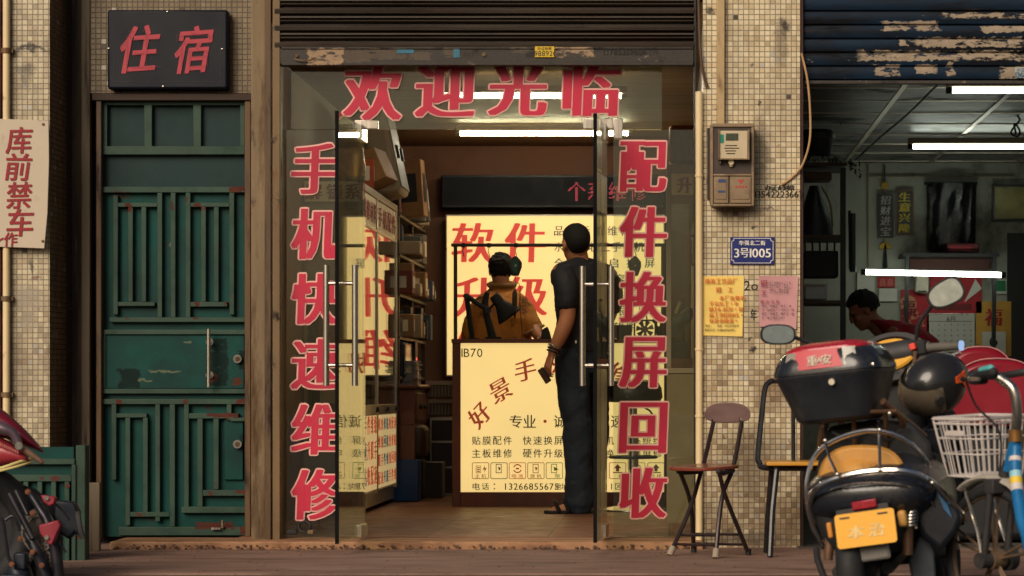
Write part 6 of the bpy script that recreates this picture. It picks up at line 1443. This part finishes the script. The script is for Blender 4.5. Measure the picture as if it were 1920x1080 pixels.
for (ua, ub, qa, qb, nm, mm) in ((-.50, .40, .0, .95, 'rear_reflector', backlit('reflector_pink', lin(206, 84, 92), .0)), (.42, .66, .05, .95, 'clear_reflector', mat('reflector_clear', lin(176, 172, 162), .15)), (-.72, -.52, .05, .9, 'clear_reflector', mat('reflector_clear_side', lin(150, 142, 130), .15))):
    vs = []
    for j in range(5):
        for i in range(n + 1): u = ua + (ub - ua) * i / n; q = qa + (qb - qa) * j / 4; vs.append(onb(u + (.10 * q * (-1 if ua < 0 else 1) if nm == 'rear_reflector' and i in (0, n) else 0), q, .006))
    k = len(vs); vs += [v + Vector((0, .012, 0)) for v in vs]
    fs = [(j * (n + 1) + i, j * (n + 1) + i + 1, (j + 1) * (n + 1) + i + 1, (j + 1) * (n + 1) + i) for j in range(4) for i in range(n)]; fs += [tuple(a + k for a in f[::-1]) for f in fs]
    rf = obj(nm, MB().add(vs, fs), mm, tc)
    if nm == 'rear_reflector':
        mw = MB()
        for ch, u, s_ in (('重', -.16, .036), ('A', -.02, .02), ('安', .11, .034)): glyph(mw, ch, onb(u, .42, .012), s_, s_, frame=(Vector((1, 0, .0)), Vector((0, .16, 1)).normalized(), Vector((0, -1, .16))), bold=.06)
        flat('white_lettering', mw, m_white, rf)
kk = L(1557, 716, -.14); obj('lock_button', MB().cyl(Vector((kk.x, yb_ + .02, kk.z)), Vector((kk.x, yb_ - .004, kk.z)), .011), m_steel, tc)
mb = MB()
for px, py in ((1495, 697), (1516, 699), (1632, 683), (1495, 706)): q_ = L(px, py, -.13); mb.ell((q_.x, yb_ + .03 * ((px - 1565) / 70) ** 2 - .002, q_.z), (.006, .005, .009), None, 8, 6)
obj('lid_latch', mb, m_steel, tc)
obj('tail_trim', MB().tube(cr([L(1536, 936, -.05), L(1560, 918, -.13), L(1600, 908, -.155), L(1650, 906, -.155), L(1700, 912, -.13), L(1740, 934, -.04), L(1770, 975, .06)], 6), .0045), m_steel, t)
mb = MB()
for px, py, v in ((1562, 782, -.05), (1606, 777, -.05), (1668, 775, -.05), (1547, 826, -.075), (1649, 806, -.075), (1570, 889, -.22), (1650, 881, -.225), (1748, 905, -.12)): mb.ell(L(px, py, v), (.008, .006, .008), None, 8, 6)
obj('rack_bolts', mb, m_steel, t)
obj('wiring', MB().tube(cr([L(1560, 810, .02), L(1590, 822, .0), L(1630, 812, .0), L(1665, 826, .0), L(1690, 806, .04)], 6), .006), m_rubber, t)
obj('body_seam', MB().tube(cr([L(1752, 800, .60), L(1764, 840, .60), L(1778, 880, .60), L(1786, 905, .60)], 5), .003), m_steel, t)
obj('side_sticker', MB().ring([[L(px, py, v) for px, py in ((1758, 925), (1776, 945), (1786, 972), (1770, 955))] for v in (-.012, .0)]), mat('sticker_blue', lin(40, 90, 130), .3), t)
# plate, lamps, flap, dampers
pc = L(1623, 991, -.215); Mp = Matrix.Translation(pc) @ Matrix.Rotation(R(-6), 4, 'X') @ Matrix.Rotation(R(-2.5), 4, 'Y')
pw, ph_ = .212, .118
pp = [Vector((p.x, 0, p.y)) for p in rring(0, 0, pw, ph_, .012, 0)]
pl = obj('number_plate', MB().ring([[Mp @ (p + Vector((0, 0, 0))) for p in pp], [Mp @ (p + Vector((0, .004, 0))) for p in pp]]), mat('plate_yellow', lin(238, 172, 36), .4, var=.06, dirt=[(lin(190, 120, 30), .6, .7, 9, None)]), t)
mw = MB(); U_, V_, N_ = (Mp.to_3x3() @ Vector(a) for a in ((1, 0, 0), (0, 0, 1), (0, -1, 0)))
for ch, u in (('本', -.035), ('治', .038)): glyph(mw, ch, Mp @ Vector((u, -.002, -.008)), .055, .045, frame=(U_, V_, N_), bold=.05, shear=.15)
flat('raised_characters', mw, mat('plate_pale', lin(230, 198, 128), .4), pl)
mw = MB()
for u in (-.07, .065): mw.add([Mp @ Vector((u + a, -.002, .045 + b)) for a, b in ((-.018, -.003), (.018, -.003), (.018, .003), (-.018, .003))], [(0, 1, 2, 3)])
flat('plate_marks', mw, m_dark, pl)
def lbox(par, name, px, py, v, sz, m, bev=.004, rz=0, ry=-4):
    return obj(name, MB().cbox(L(px, py, v), sz, Matrix.Rotation(R(ry), 3, 'Y') @ Matrix.Rotation(R(rz), 3, 'Z')), m, par, bev=bev)
lbox(t, 'tail_reflector', 1621, 946, -.17, (.088, .02, .030), mat('tail_red', lin(150, 24, 40), .25, coat=.4))
lbox(t, 'plate_bracket', 1620, 968, -.15, (.19, .03, .07), m_sgrey)
lbox(t, 'mud_flap', 1628, 1036, -.16, (.155, .02, .062), mat('flap_grey', lin(120, 116, 110), .6, var=.2), .01)
lbox(t, 'indicator', 1557, 994, -.16, (.018, .03, .055), mat('indicator_orange', lin(214, 140, 60), .3), .006); lbox(t, 'indicator', 1693, 972, -.10, (.03, .04, .058), mat('indicator_tan', lin(200, 150, 80), .3), .01)
lbox(t, 'side_marker', 1766, 962, .03, (.012, .03, .05), mat('marker_orange', lin(220, 150, 50), .3), .004, ry=-24)
dm = obj('shock_absorber', MB().cyl(L(1702, 1040, -.04), L(1703, 985, -.04), .019).cyl(L(1704, 985, -.04), L(1708, 945, -.04), .012), m_rack, t)
a_, b_ = L(1705, 990, -.04), L(1710, 945, -.04)
obj('spring', MB().tube([a_.lerp(b_, k / 72) + Vector((.024 * math.cos(k * .62), .024 * math.sin(k * .62), 0)) for k in range(73)], .005, 6), m_steel, dm)
obj('shock_absorber', MB().cyl(L(1553, 1050, -.02), L(1560, 960, -.02), .016), m_rack, t)
obj('swing_arm', MB().tube([Vector((.09, .0, .215)), Vector((.10, .3, .28)), Vector((.09, .45, .3))], .024).tube([Vector((-.09, .0, .215)), Vector((-.1, .3, .28))], .022), m_sgrey, t)
obj('motor_cover', MB().pprism([(0, 0)] * 0 or [(1712, 1090), (1705, 1050), (1722, 1005), (1742, 995), (1752, 1035), (1756, 1090)], -3.28, -3.22).xf(MS.inverted()), mat('cover_grey', lin(70, 76, 84), .4, var=.25, scale=8), t, bev=.008)
obj('side_stand', MB().tube([Vector((-.12, .28, .26)), Vector((-.2, .2, .12)), Vector((-.245, .16, .02))], .011).cyl((-.25, .13, .028), (-.25, .2, .022), .016), m_sgrey, t)
obj('stand_lever', MB().tube([L(1531, 1030, -.02), L(1533, 1050, -.06), L(1546, 1085, -.06)], .012), m_rubber, t)
# step-through, leg shield, front end
obj('floor_board', MB().ring([[Vector((hw * math.copysign(abs(math.cos(q)) ** .5, math.cos(q)), v, z + .05 * math.copysign(abs(math.sin(q)) ** .5, math.sin(q)))) for q in [2 * math.pi * k / 20 for k in range(20)]] for v, hw, z in ((.4, .14, .26), (.5, .16, .25), (.8, .16, .25), (.92, .13, .30))]), m_rubber, t, bev=.004)
obj('battery_box', MB().ring([rring(0, .46, .26, .2, .05, .28), rring(0, .46, .27, .24, .06, .58)]), m_sblk, t)
obj('leg_shield', MB().ring([[Vector((x_ * (1 - .2 * abs(x_) / .25 * 0), v + .10 * (1 - (x_ / .24) ** 2) * 0 + e, z)) for x_, e in [(-w_, 0), (-w_ * .6, .05), (0, .08), (w_ * .6, .05), (w_, 0), (w_ * .9, .04), (w_ * .5, .10), (0, .13), (-w_ * .5, .10), (-w_ * .9, .04)]] for z, w_, v in ((.27, .17, .93), (.4, .21, .93), (.6, .22, .92), (.78, .20, .90), (.90, .12, .88))]), m_sblk, t, sub=1)
obj('side_panel', MB().ring([[L(px, py, v) for px, py in ((1728, 800), (1770, 792), (1782, 850), (1793, 900), (1770, 915), (1738, 880))] for v in (.62, .80)]), m_sblk, t, bev=.02)
dc = L(1668, 672, .84)
Md = Matrix.Translation(dc) @ Matrix.Rotation(R(-4), 4, 'Y') @ Matrix.Rotation(R(62), 4, 'X')
obj('dash_cowl', MB().lathe([(.0, -.12), (.09, -.10), (.14, -.04), (.155, 0), (.15, .012), (.125, .012), (.115, -.008), (.001, -.01)], (0, 0, 0), Matrix.Diagonal((1.0, .72, 1))).xf(Md), m_sgrey, t)
obj('dash_dial', MB().lathe([(.001, .012), (.085, .012), (.092, .004), (.085, -.008), (.001, -.008)], (.0, .01, .004), Matrix.Diagonal((1.15, .78, 1))).xf(Md), mat('dial_amber', lin(226, 168, 62), .3, var=.12), t)
obj('handlebar_cover', MB().limb([(L(1560, 655, .86), .035), (L(1640, 668, .86), .05), (L(1700, 660, .86), .05), (L(1735, 655, .86), .035)], 14).limb([(L(1690, 690, .88), .07), (L(1690, 760, .92), .09), (L(1700, 850, .93), .08)], 14), m_sgrey, t)
hg = obj('handlebar_grip', MB().cyl(L(1738, 652, .84), L(1800, 648, .80), .0165).cyl(L(1738, 652, .84), L(1744, 651, .84), .021), mat('grip_grey', lin(92, 88, 80), .6), t)
obj('grip_lamp', MB().cyl(L(1799, 648, .80), L(1806, 648, .80), .019), emit('grip_led', (.45, .65, 1), .8), hg)
obj('handlebar_grip', MB().cyl(L(1565, 655, .86), L(1508, 660, .84), .0165), m_rubber, t)
obj('brake_lever', MB().tube(cr([L(1738, 668, .80), L(1770, 668, .76), L(1802, 662, .74)], 4), .006).tube(cr([L(1555, 668, .82), L(1520, 672, .78)], 3), .006), m_steel, t)
lbox(t, 'red_switch', 1712, 650, .80, (.024, .03, .026), mat('switch_red', lin(230, 70, 54), .4), .004, ry=-14); lbox(t, 'switch_housing', 1726, 652, .83, (.05, .04, .06), m_rubber, .01)
obj('lock_cable', MB().tube(cr([L(1716, 660, .78), L(1712, 690, .74), L(1704, 706, .74), L(1698, 728, .74)], 4), .008), m_rack, t)
def mirror(pts, cx, cy, rx, ry, v, tilt, fv):
    obj('mirror_stem', MB().tube(cr([L(*p) for p in pts], 5), .008), m_rubber, t)
    cc = L(cx, cy, v); k = (8.75 + v) / F
    out = [(rx * k * math.copysign(abs(math.cos(q)) ** .75, math.cos(q)), ry * k * math.copysign(abs(math.sin(q)) ** .75, math.sin(q)) * (1 + .16 * math.cos(q) * (1 if tilt > 0 else 0))) for q in [2 * math.pi * i / 28 for i in range(28)]]
    Mm = Matrix.Translation(cc) @ Matrix.Rotation(R(fv), 4, 'Z') @ Matrix.Rotation(R(-tilt), 4, 'Y') @ Matrix.Rotation(R(-2), 4, 'X')
    hs_ = obj('mirror_housing', MB().ring([[Mm @ Vector((a * s_, o, b * s_)) for a, b in out] for o, s_ in ((0, 1), (.006, 1.04), (.03, .8), (.042, .4))]), m_rubber, t)
    obj('mirror_glass', MB().ring([[Mm @ Vector((a * .9, o, b * .88)) for a, b in out] for o in (-.002, .004)]), mat('mirror_silver', (.42, .44, .40), .12, metal=1., var=.1, scale=30, bump=0), hs_)
mirror([(1718, 640, .86), (1722, 610, .84), (1742, 580, .82), (1756, 566, .80)], 1773, 550, 35, 24, .78, 22, 14)
mirror([(1545, 650, .86), (1525, 644, .84), (1500, 636, .82), (1488, 632, .80)], 1459, 627, 33, 19, .78, -6, 22)
obj('front_fork', MB().cyl(Vector((.07, 1.2, .215)), Vector((.06, 1.0, .75)), .02).cyl(Vector((-.07, 1.2, .215)), Vector((-.06, 1.0, .75)), .02), m_steel, t)
obj('front_fender', MB().ring([[Vector((.065 * math.cos(a), 1.2 + (.245 + .02 * math.sin(a)) * math.cos(q), .215 + (.245 + .02 * math.sin(a)) * math.sin(q))) for a in [2 * math.pi * k / 8 for k in range(8)]] for q in [R(d) for d in range(20, 171, 15)]]), m_sblk, t)
obj('headlight', MB().ell((0, 1.02, .82), (.11, .07, .08)), mat('lamp_glass', (.6, .6, .6), .1), t)
# helmet hung on the right side
hc = L(1754, 720, .62); MH = Matrix.Translation(MS @ hc) @ basis((-.80, -.36, -.42), (.35, -.25, .9)).to_4x4()
h = thing('helmet', 'black motorcycle helmet with smoky visor hanging beside the scooter dash', 'helmet', M=MH)
sh = MB(); n = 32; rings = []
for i in range(1, 14):
    th = math.pi * i / 15; rr_ = math.sin(th)
    rings.append([Vector((.112 * rr_ * math.cos(q), .138 * rr_ * math.sin(q) + (.01 if math.cos(th) < 0 else 0), .118 * math.cos(th))) for q in [2 * math.pi * k / n for k in range(n)]])
sh.ring(rings)
obj('shell', sh, mat('helmet_black', (.018, .017, .017), .3, var=.3, scale=5, coat=.5, dirt=[(lin(90, 82, 72), .58, .76, 4, None)]), h, sub=1)
vs_ = MB()
vs_.ring([[Vector((.118 * math.sin(th) * math.cos(q), .148 * math.sin(th) * math.sin(q) + .004, .122 * math.cos(th))) for th in [R(d) for d in (62, 74, 86, 98, 110, 118)]] for q in [R(d) for d in range(15, 166, 10)]], cap=False)
vs_.v += []; o = obj('visor', vs_, mat('visor_smoke', lin(104, 92, 76), .16, var=.4, scale=6, coat=.4), h); q = o.modifiers.new('sol', 'SOLIDIFY'); q.thickness = .003
obj('visor_pivot', MB().cyl((.09, .06, .01), (.113, .064, .01), .02).cyl((-.09, .06, .01), (-.113, .064, .01), .02), m_sgrey, h)
mk = MB()
for s_ in (-1,):
    mk.ring([[Vector((s_ * (.111 * math.sqrt(max(.05, 1 - (y_ / .138) ** 2 - (z_ / .118) ** 2)) + o_), y_, z_)) for y_, z_ in ((-.085, .055), (-.03, .062), (-.022, .045), (-.05, .034), (-.062, .0), (-.08, .0))] for o_ in (-.012, .005)])
obj('orange_mark', mk, mat('helmet_orange', lin(214, 84, 30), .35), h)
obj('chin_strap', MB().tube(cr([(-.09, .0, -.09), (-.05, .0, -.16), (.05, .02, -.16), (.09, .0, -.09)], 5), .006, flat=2), m_rubber, h)

# ---------------------------------------------------------------- blue bicycle, front wheel at the right edge
MBk = Matrix.Translation((1.145, -3.38, -.125)) @ Matrix.Rotation(R(33), 4, 'Z') @ Matrix.Rotation(R(-3), 4, 'Y')
K = rayl(MBk)
t = thing('bicycle', 'light blue bicycle with white wire basket at the right edge', 'bicycle', M=MBk)
m_blue = mat('bike_blue', lin(26, 104, 158), .3, var=.14, coat=.4, dirt=[(lin(90, 90, 86), .64, .72, 9, None)]); m_wire = mat('white_wire', lin(206, 196, 190), .4, var=.06); m_copper = mat('rim_tan', lin(128, 106, 84), .4, metal=.5)
fw = wheel(t, (0, 0, .26), .26, .05, m_copper, 'front_wheel', 5, .02)
obj('front_fork', MB().cyl((.052, 0, .26), (.052, -.05, .5), .013).cyl((-.052, 0, .26), (-.052, -.05, .5), .013).cbox((0, -.055, .52), (.13, .05, .05)).cyl((0, -.055, .52), (0, -.09, .60), .02), m_sgrey, t, bev=.003)
obj('hub_dynamo', MB().cyl((-.075, 0, .26), (.075, 0, .26), .028).cyl((.045, 0, .26), (.075, 0, .26), .045), m_sgrey, t)
fd_ = [[Vector((.036 * math.cos(a), (.285 + .014 * math.sin(a)) * math.cos(q), .26 + (.285 + .014 * math.sin(a)) * math.sin(q))) for a in [2 * math.pi * k / 8 for k in range(8)]] for q in [R(d) for d in range(58, 181, 8)]]
obj('front_fender', MB().ring(fd_), mat('fender_grey', lin(168, 160, 148), .4, var=.1), t)
hd0, hd1 = Vector((0, -.09, .57)), Vector((.006, -.125, .672))
obj('head_tube', MB().cyl(hd0, hd1, .022), m_blue, t)
ft = obj('frame_tube', MB().tube(cr([hd1 - Vector((0, 0, .02)), K(1904, 880, -.15), K(1910, 940, -.20), K(1924, 1000, -.28), K(1960, 1050, -.42), Vector((0, -.8, .27))], 6), .0215, 14), m_blue, t)
dcl = MB()
for q_, col in ((.18, 0), (.34, 1), (.40, 0), (.47, 1)):
    pass
pth = cr([hd1 - Vector((0, 0, .02)), K(1904, 880, -.15), K(1910, 940, -.20), K(1924, 1000, -.28)], 10)
for nm, rng, mm in (('white_decal', (5, 7), m_wire), ('yellow_decal', (13, 15), mat('decal_yellow', lin(226, 190, 60), .4)), ('white_decal', (15, 17), m_wire), ('white_decal', (11, 13), mat('decal_sky', lin(150, 200, 214), .4))):
    obj(nm, MB().tube(pth[rng[0]:rng[1] + 1], .0222, 14), mm, ft)
st0 = hd1
obj('stem', MB().cyl(st0, st0 + Vector((0, 0, .04)), .024), mat('collar_brass', lin(150, 110, 60), .35, metal=.6), t)
obj('handle_post', MB().tube(cr([st0 + Vector((0, 0, .03)), st0 + Vector((-.01, -.025, .10)), st0 + Vector((-.02, -.02, .18)), st0 + Vector((-.035, .03, .22))], 6), .018, 12), m_steel, t)
hb = st0 + Vector((-.035, .04, .226))
obj('handlebar', MB().tube(cr([hb + Vector((-.17, -.17, .02)), hb + Vector((-.12, -.04, .012)), hb, hb + Vector((.12, -.04, .012)), hb + Vector((.17, -.17, .02))], 6), .0125), m_sgrey, t)
for s_ in (-1, 1):
    gp = obj('grip', MB().limb([(hb + Vector((s_ * .148, -.08, .014)), .017), (hb + Vector((s_ * .172, -.18, .02)), .018)], 10), m_rubber, t)
    obj('grip_top', MB().limb([(hb + Vector((s_ * .155, -.10, .026)), .013), (hb + Vector((s_ * .172, -.17, .034)), .013)], 8), mat('grip_turquoise', lin(84, 168, 172), .4), gp)
    obj('brake_lever', MB().tube(cr([hb + Vector((s_ * .13, -.03, .01)), hb + Vector((s_ * .18, -.06, .0)), hb + Vector((s_ * .20, -.14, .0))], 4), .006), m_steel, t)
obj('bell_box', MB().cbox(hb + Vector((-.07, .02, .0)), (.06, .05, .05)), m_rubber, t, bev=.012)
obj('brake_cable', MB().tube(cr([hb + Vector((-.12, .03, 0)), hb + Vector((-.05, .06, -.1)), hb + Vector((-.0, .0, -.2)), Vector((.0, -.03, .50))], 6), .004), m_rubber, t)
# basket
bt, bb = .748, .543; bcx, bcy = .098, .15
def brect(z, e=0):
    f = (z - bb) / (bt - bb); w_ = .095 + .028 * f + e; d0, d1 = bcy - .10 - .02 * f - e, bcy + .11 + .04 * f + e
    return [Vector((bcx - w_, d0, z)), Vector((bcx + w_, d0, z)), Vector((bcx + w_, d1, z)), Vector((bcx - w_, d1, z))]
bk_ = MB()
for z, r_ in ((bt, .006), (bt - .018, .004), (bt - .07, .003), (bt - .125, .003), (bb, .004)):
    q4 = brect(z); ring = []
    for i in range(4):
        a, b_ = q4[i], q4[(i + 1) % 4]
        for k in range(6): ring.append(a.lerp(b_, .08 + .84 * k / 5))
    bk_.tube(ring, r_, 6, closed=True)
ta, ba = brect(bt), brect(bb)
for i in range(4):
    nn = 9 if i % 2 == 0 else 6
    for k in range(nn):
        f = (k + .5) / nn; bk_.cyl(ta[i].lerp(ta[(i + 1) % 4], f), ba[i].lerp(ba[(i + 1) % 4], f), .0026, n=6)
for k in range(7):
    f = (k + .5) / 7; bk_.cyl(ba[0].lerp(ba[1], f), ba[3].lerp(ba[2], f), .0026, n=6)
bs = obj('basket', bk_, m_wire, t)
pn = brect(bt - .05); ctr = pn[3].lerp(pn[0], .5)
obj('basket_plate', MB().cbox(pn[0].lerp(pn[3], .5) + Vector((-.006, 0, 0)), (.004, .10, .018)), m_wire, bs, bev=.001)
obj('basket_bracket', MB().tube([Vector((.0, .14, bb - .004)), Vector((-.03, .12, bb - .03)), Vector((-.05, .03, .36)), Vector((-.06, 0, .28))], .006).tube([Vector((.10, .14, bb - .004)), Vector((.08, .12, bb - .03)), Vector((.06, .03, .36)), Vector((.06, 0, .28))], .006), m_steel, t)
obj('rear_frame', MB().tube([Vector((0, -.8, .27)), Vector((0, -.98, .6)), Vector((0, -1.02, .74))], .017).tube([Vector((0, -.8, .27)), Vector((0, -1.25, .26))], .014), m_blue, t)
wheel(t, (0, -1.25, .26), .26, .05, m_copper, 'rear_wheel', 5, .02)
obj('saddle', MB().ring([[Vector((w_ * math.cos(q), v, .78 + .03 * math.sin(q))) for q in [2 * math.pi * k / 16 for k in range(16)]] for v, w_ in ((-.85, .025), (-.95, .05), (-1.05, .10), (-1.13, .08))]), m_rubber, t, sub=1)
obj('crank', MB().cyl((-.08, -.8, .27), (.08, -.8, .27), .05).cyl((.08, -.8, .27), (.09, -.66, .2), .012).cyl((-.08, -.8, .27), (-.09, -.94, .34), .012), m_sgrey, t)
obj('kick_stand', MB().tube([Vector((-.05, -1.15, .26)), Vector((-.16, -1.1, .01))], .009), m_steel, t)

# ---------------------------------------------------------------- lower left: low green gate and parked motorbike
y = -.9
t = thing('low_gate', 'low green metal gate standing behind the motorbike at the left edge', 'gate', (X(70, y), y, -.037))
yb_ = y - .03
obj('gate_sheet', MB().pbox(-60, 138, 838, 1050, y, y + .02), m_green, t)
mb = MB().pbox(-60, 140, 860, 871, yb_, y).pbox(-60, 134, 890, 903, yb_, y).pbox(134, 142, 871, 1052, yb_, y + .02)
for a in (18, 44, 70, 96, 121): mb.pbox(a, a + 9, 903, 1052, yb_ + .002, y)
obj('gate_bars', mb, m_green_bar, t, bev=.003)
mb = MB(); random.seed(15)
for a, b, c_, d_ in ((93, 112, 890, 903), (122, 131, 903, 920), (74, 82, 892, 900), (40, 60, 862, 870)): torn(mb, a, b, c_, d_, yb_ - .0015, .3, 1.2)
flat('rust', mb, m_rust, t)
obj('gate_post', MB().pbox(142, 160, 835, 1053, y - .02, y + .06), m_green_bar, t, bev=.004)
tag(obj('leaning_plank', MB().pbox(164, 187, 905, 1034, -.30, -.27), m_jamb, bev=.004), 'weathered brown plank standing at the foot of the door surround', 'plank')
y = -2.0
t = thing('motorbike', 'maroon motorbike front with dark forks and red calipers cut by the left edge', 'motorbike', (X(0, y), y, -.125))
m_mar = mat('fairing_maroon', lin(104, 18, 36), .3, var=.2, scale=4, coat=.5, dirt=[(lin(180, 90, 90), .62, .8, 7, None)]); m_pink = mat('fairing_red', lin(160, 50, 60), .35, var=.15, coat=.3)
def PP(px, py, o=0): return P(px, py, y + o)
def lobe(name, top, bot, m, o0, o1, par):
    n = len(top); rings = []
    for k in range(n):
        a, b = top[k], bot[k]; ring = []
        for j in range(12):
            q = 2 * math.pi * j / 12; f = .5 - .5 * math.cos(q); oo = (o0 + o1) / 2 + (o1 - o0) / 2 * math.sin(q); ring.append(PP(a[0] * (1 - f) + b[0] * f, a[1] * (1 - f) + b[1] * f, oo))
        rings.append(ring)
    return obj(name, MB().ring(rings), m, par, sub=1)
fa = lobe('fairing', [(-120, 700), (-30, 745), (10, 768), (50, 806), (84, 846)], [(-120, 800), (-30, 815), (10, 822), (50, 840), (86, 852)], m_mar, -.05, .12, t)
fb = lobe('lower_fairing', [(-120, 810), (-30, 812), (5, 816), (35, 838), (58, 862)], [(-120, 900), (-30, 884), (5, 880), (35, 872), (60, 864)], m_pink, -.09, .08, t)
obj('fairing_trim', MB().tube(cr([PP(-60, 890, -.06), PP(0, 878, -.10), PP(30, 868, -.09), PP(62, 858, -.04)], 5), .006).tube(cr([PP(-60, 897, -.06), PP(-5, 884, -.10), PP(34, 874, -.09), PP(60, 866, -.04)], 5), .005), mat('trim_cream', lin(214, 196, 130), .5), t)
mb = MB()
for k in range(12): mb.cyl(PP(-6 + k * 3.6, 827 + k * 1.6, -.095), PP(-6 + k * 3.6, 833 + k * 1.6, -.095), .003)
obj('vent_ribs', mb, mat('rib_rose', lin(190, 110, 104), .5), t)
obj('lever_arm', MB().limb([(PP(-60, 780, -.10), .026), (PP(0, 802, -.12), .026), (PP(24, 812, -.12), .02), (PP(36, 834, -.12), .016)], 12), mat('arm_grey', lin(104, 88, 96), .35, metal=.4), t)
obj('lever', MB().limb([(PP(33, 834, -.12), .012), (PP(56, 850, -.11), .013), (PP(78, 866, -.1), .010)], 10), mat('lever_tan', lin(150, 116, 96), .35, metal=.4), t)
obj('lever_joint', MB().cyl(PP(35, 836, -.15), PP(35, 836, -.1), .016), m_steel, t)
m_frk = mat('fork_dark', lin(44, 42, 48), .35, metal=.4, var=.2)
for (a, b) in (((18, 925), (62, 1010)), ((30, 920), (52, 965))):
    obj('fork_tube', MB().cyl(PP(a[0], a[1], -.02), PP(b[0], b[1], -.04), .014 if a[0] < 20 else .010), m_frk, t)
obj('fork_slider', MB().limb([(PP(58, 928, .02), .014), (PP(74, 952, .0), .018), (PP(92, 985, -.02), .022), (PP(104, 1030, -.02), .024), (PP(112, 1100, -.02), .024)], 12).limb([(PP(50, 1000, -.02), .016), (PP(70, 1035, -.03), .024), (PP(90, 1090, -.03), .026)], 12), m_frk, t)
for (cx, cy, r_) in ((72, 995, 42), (76, 1068, 40)):
    d = MB(); c_ = PP(cx, cy, .02); rr_ = r_ * 10 / F
    M = Matrix.Translation(c_) @ Matrix.Rotation(R(-28), 4, 'Z') @ Matrix.Rotation(R(90), 4, 'X')
    d.lathe([(rr_ * .62, -.002), (rr_, -.002), (rr_, .003), (rr_ * .62, .003), (rr_ * .62, -.002)], n=40); d.xf(M)
    dk = obj('brake_disc', d, mat('disc_steel', lin(132, 124, 116), .4, metal=.6, var=.15), t)
    hl = MB()
    for k in range(20):
        q = 2 * math.pi * k / 20; hl.lathe([(.0005, 0), (.0045, 0), (.0045, .002), (.0005, .002)], (rr_ * .86 * math.cos(q), rr_ * .86 * math.sin(q), .003), n=8)
        hl.lathe([(.0005, 0), (.0035, 0), (.0035, .002), (.0005, .002)], (rr_ * .74 * math.cos(q + .15), rr_ * .74 * math.sin(q + .15), .003), n=8)
    obj('disc_holes', hl.xf(M), m_dark, dk)
m_cal = mat('caliper_red', lin(140, 40, 54), .4, var=.2)
for poly, bolt in (([(76, 928), (104, 932), (102, 945), (92, 950), (80, 940)], (87, 934)), ([(72, 985), (108, 975), (114, 985), (98, 1022), (92, 1022), (74, 1000)], (87, 1008))):
    cp = obj('caliper', MB().pprism(poly, y - .09, y - .05), m_cal, t, bev=.006); obj('caliper_bolt', MB().cyl(PP(*bolt, -.10), PP(*bolt, -.05), .009), m_steel, cp)
mb = MB()
for px, py in ((52, 922), (61, 962), (38, 1010), (61, 1035), (22, 1058), (78, 1060)): mb.cyl(PP(px, py, -.10), PP(px, py, -.06), .011).cyl(PP(px, py, -.105), PP(px, py, -.099), .006)
obj('copper_bolt', mb, mat('copper', lin(150, 96, 70), .35, metal=.6), t)
obj('brake_hose', MB().tube(cr([PP(-30, 960, -.08), PP(2, 972, -.08), PP(10, 1010, -.08), PP(16, 1045, -.08), PP(26, 1060, -.08)], 6), .007).tube(cr([PP(10, 975, -.07), PP(24, 968, -.07), PP(34, 985, -.07), PP(38, 996, -.07)], 6), .006).tube(cr([PP(103, 944, -.03), PP(120, 960, -.03), PP(130, 975, -.03)], 5), .004).tube(cr([PP(96, 1015, -.03), PP(116, 1025, -.03), PP(124, 1036, -.03)], 5), .004), m_frk, t)
obj('engine_block', MB().limb([(PP(36, 1070, .0), .05), (PP(44, 1110, .0), .06)], 12).cbox(PP(40, 1052, -.02), (.05, .06, .07)).cbox(PP(28, 1090, -.03), (.10, .08, .06)), mat('engine_navy', lin(36, 42, 54), .4, var=.25, metal=.3), t, bev=.008)
obj('radiator_shroud', MB().pprism([(104, 938), (138, 942), (146, 960), (148, 990), (152, 1010), (140, 998), (128, 1012), (112, 1000), (100, 968)], y + .04, y + .10), mat('shroud_navy', lin(20, 26, 38), .5, var=.2), t, bev=.012)
obj('hose_end', MB().tube(cr([PP(146, 960, .02), PP(150, 990, .0), PP(156, 1010, .0)], 4), .011), m_sgrey, t)
obj('dark_bodywork', MB().pprism([(-120, 890), (22, 905), (60, 918), (100, 950), (112, 1010), (108, 1120), (-120, 1130)], y + .12, y + .2), m_rubber, t, bev=.02)
Mw = Matrix.Translation((X(-60, y), y + .02, .155)) @ Matrix.Rotation(R(-62), 4, 'Z')
tw = MB().tube([Vector((0, .225 * math.cos(q), .225 * math.sin(q))) for q in [2 * math.pi * k / 40 for k in range(40)]], .055, 12, closed=True).xf(Mw); obj('front_wheel', tw, m_rubber, t)
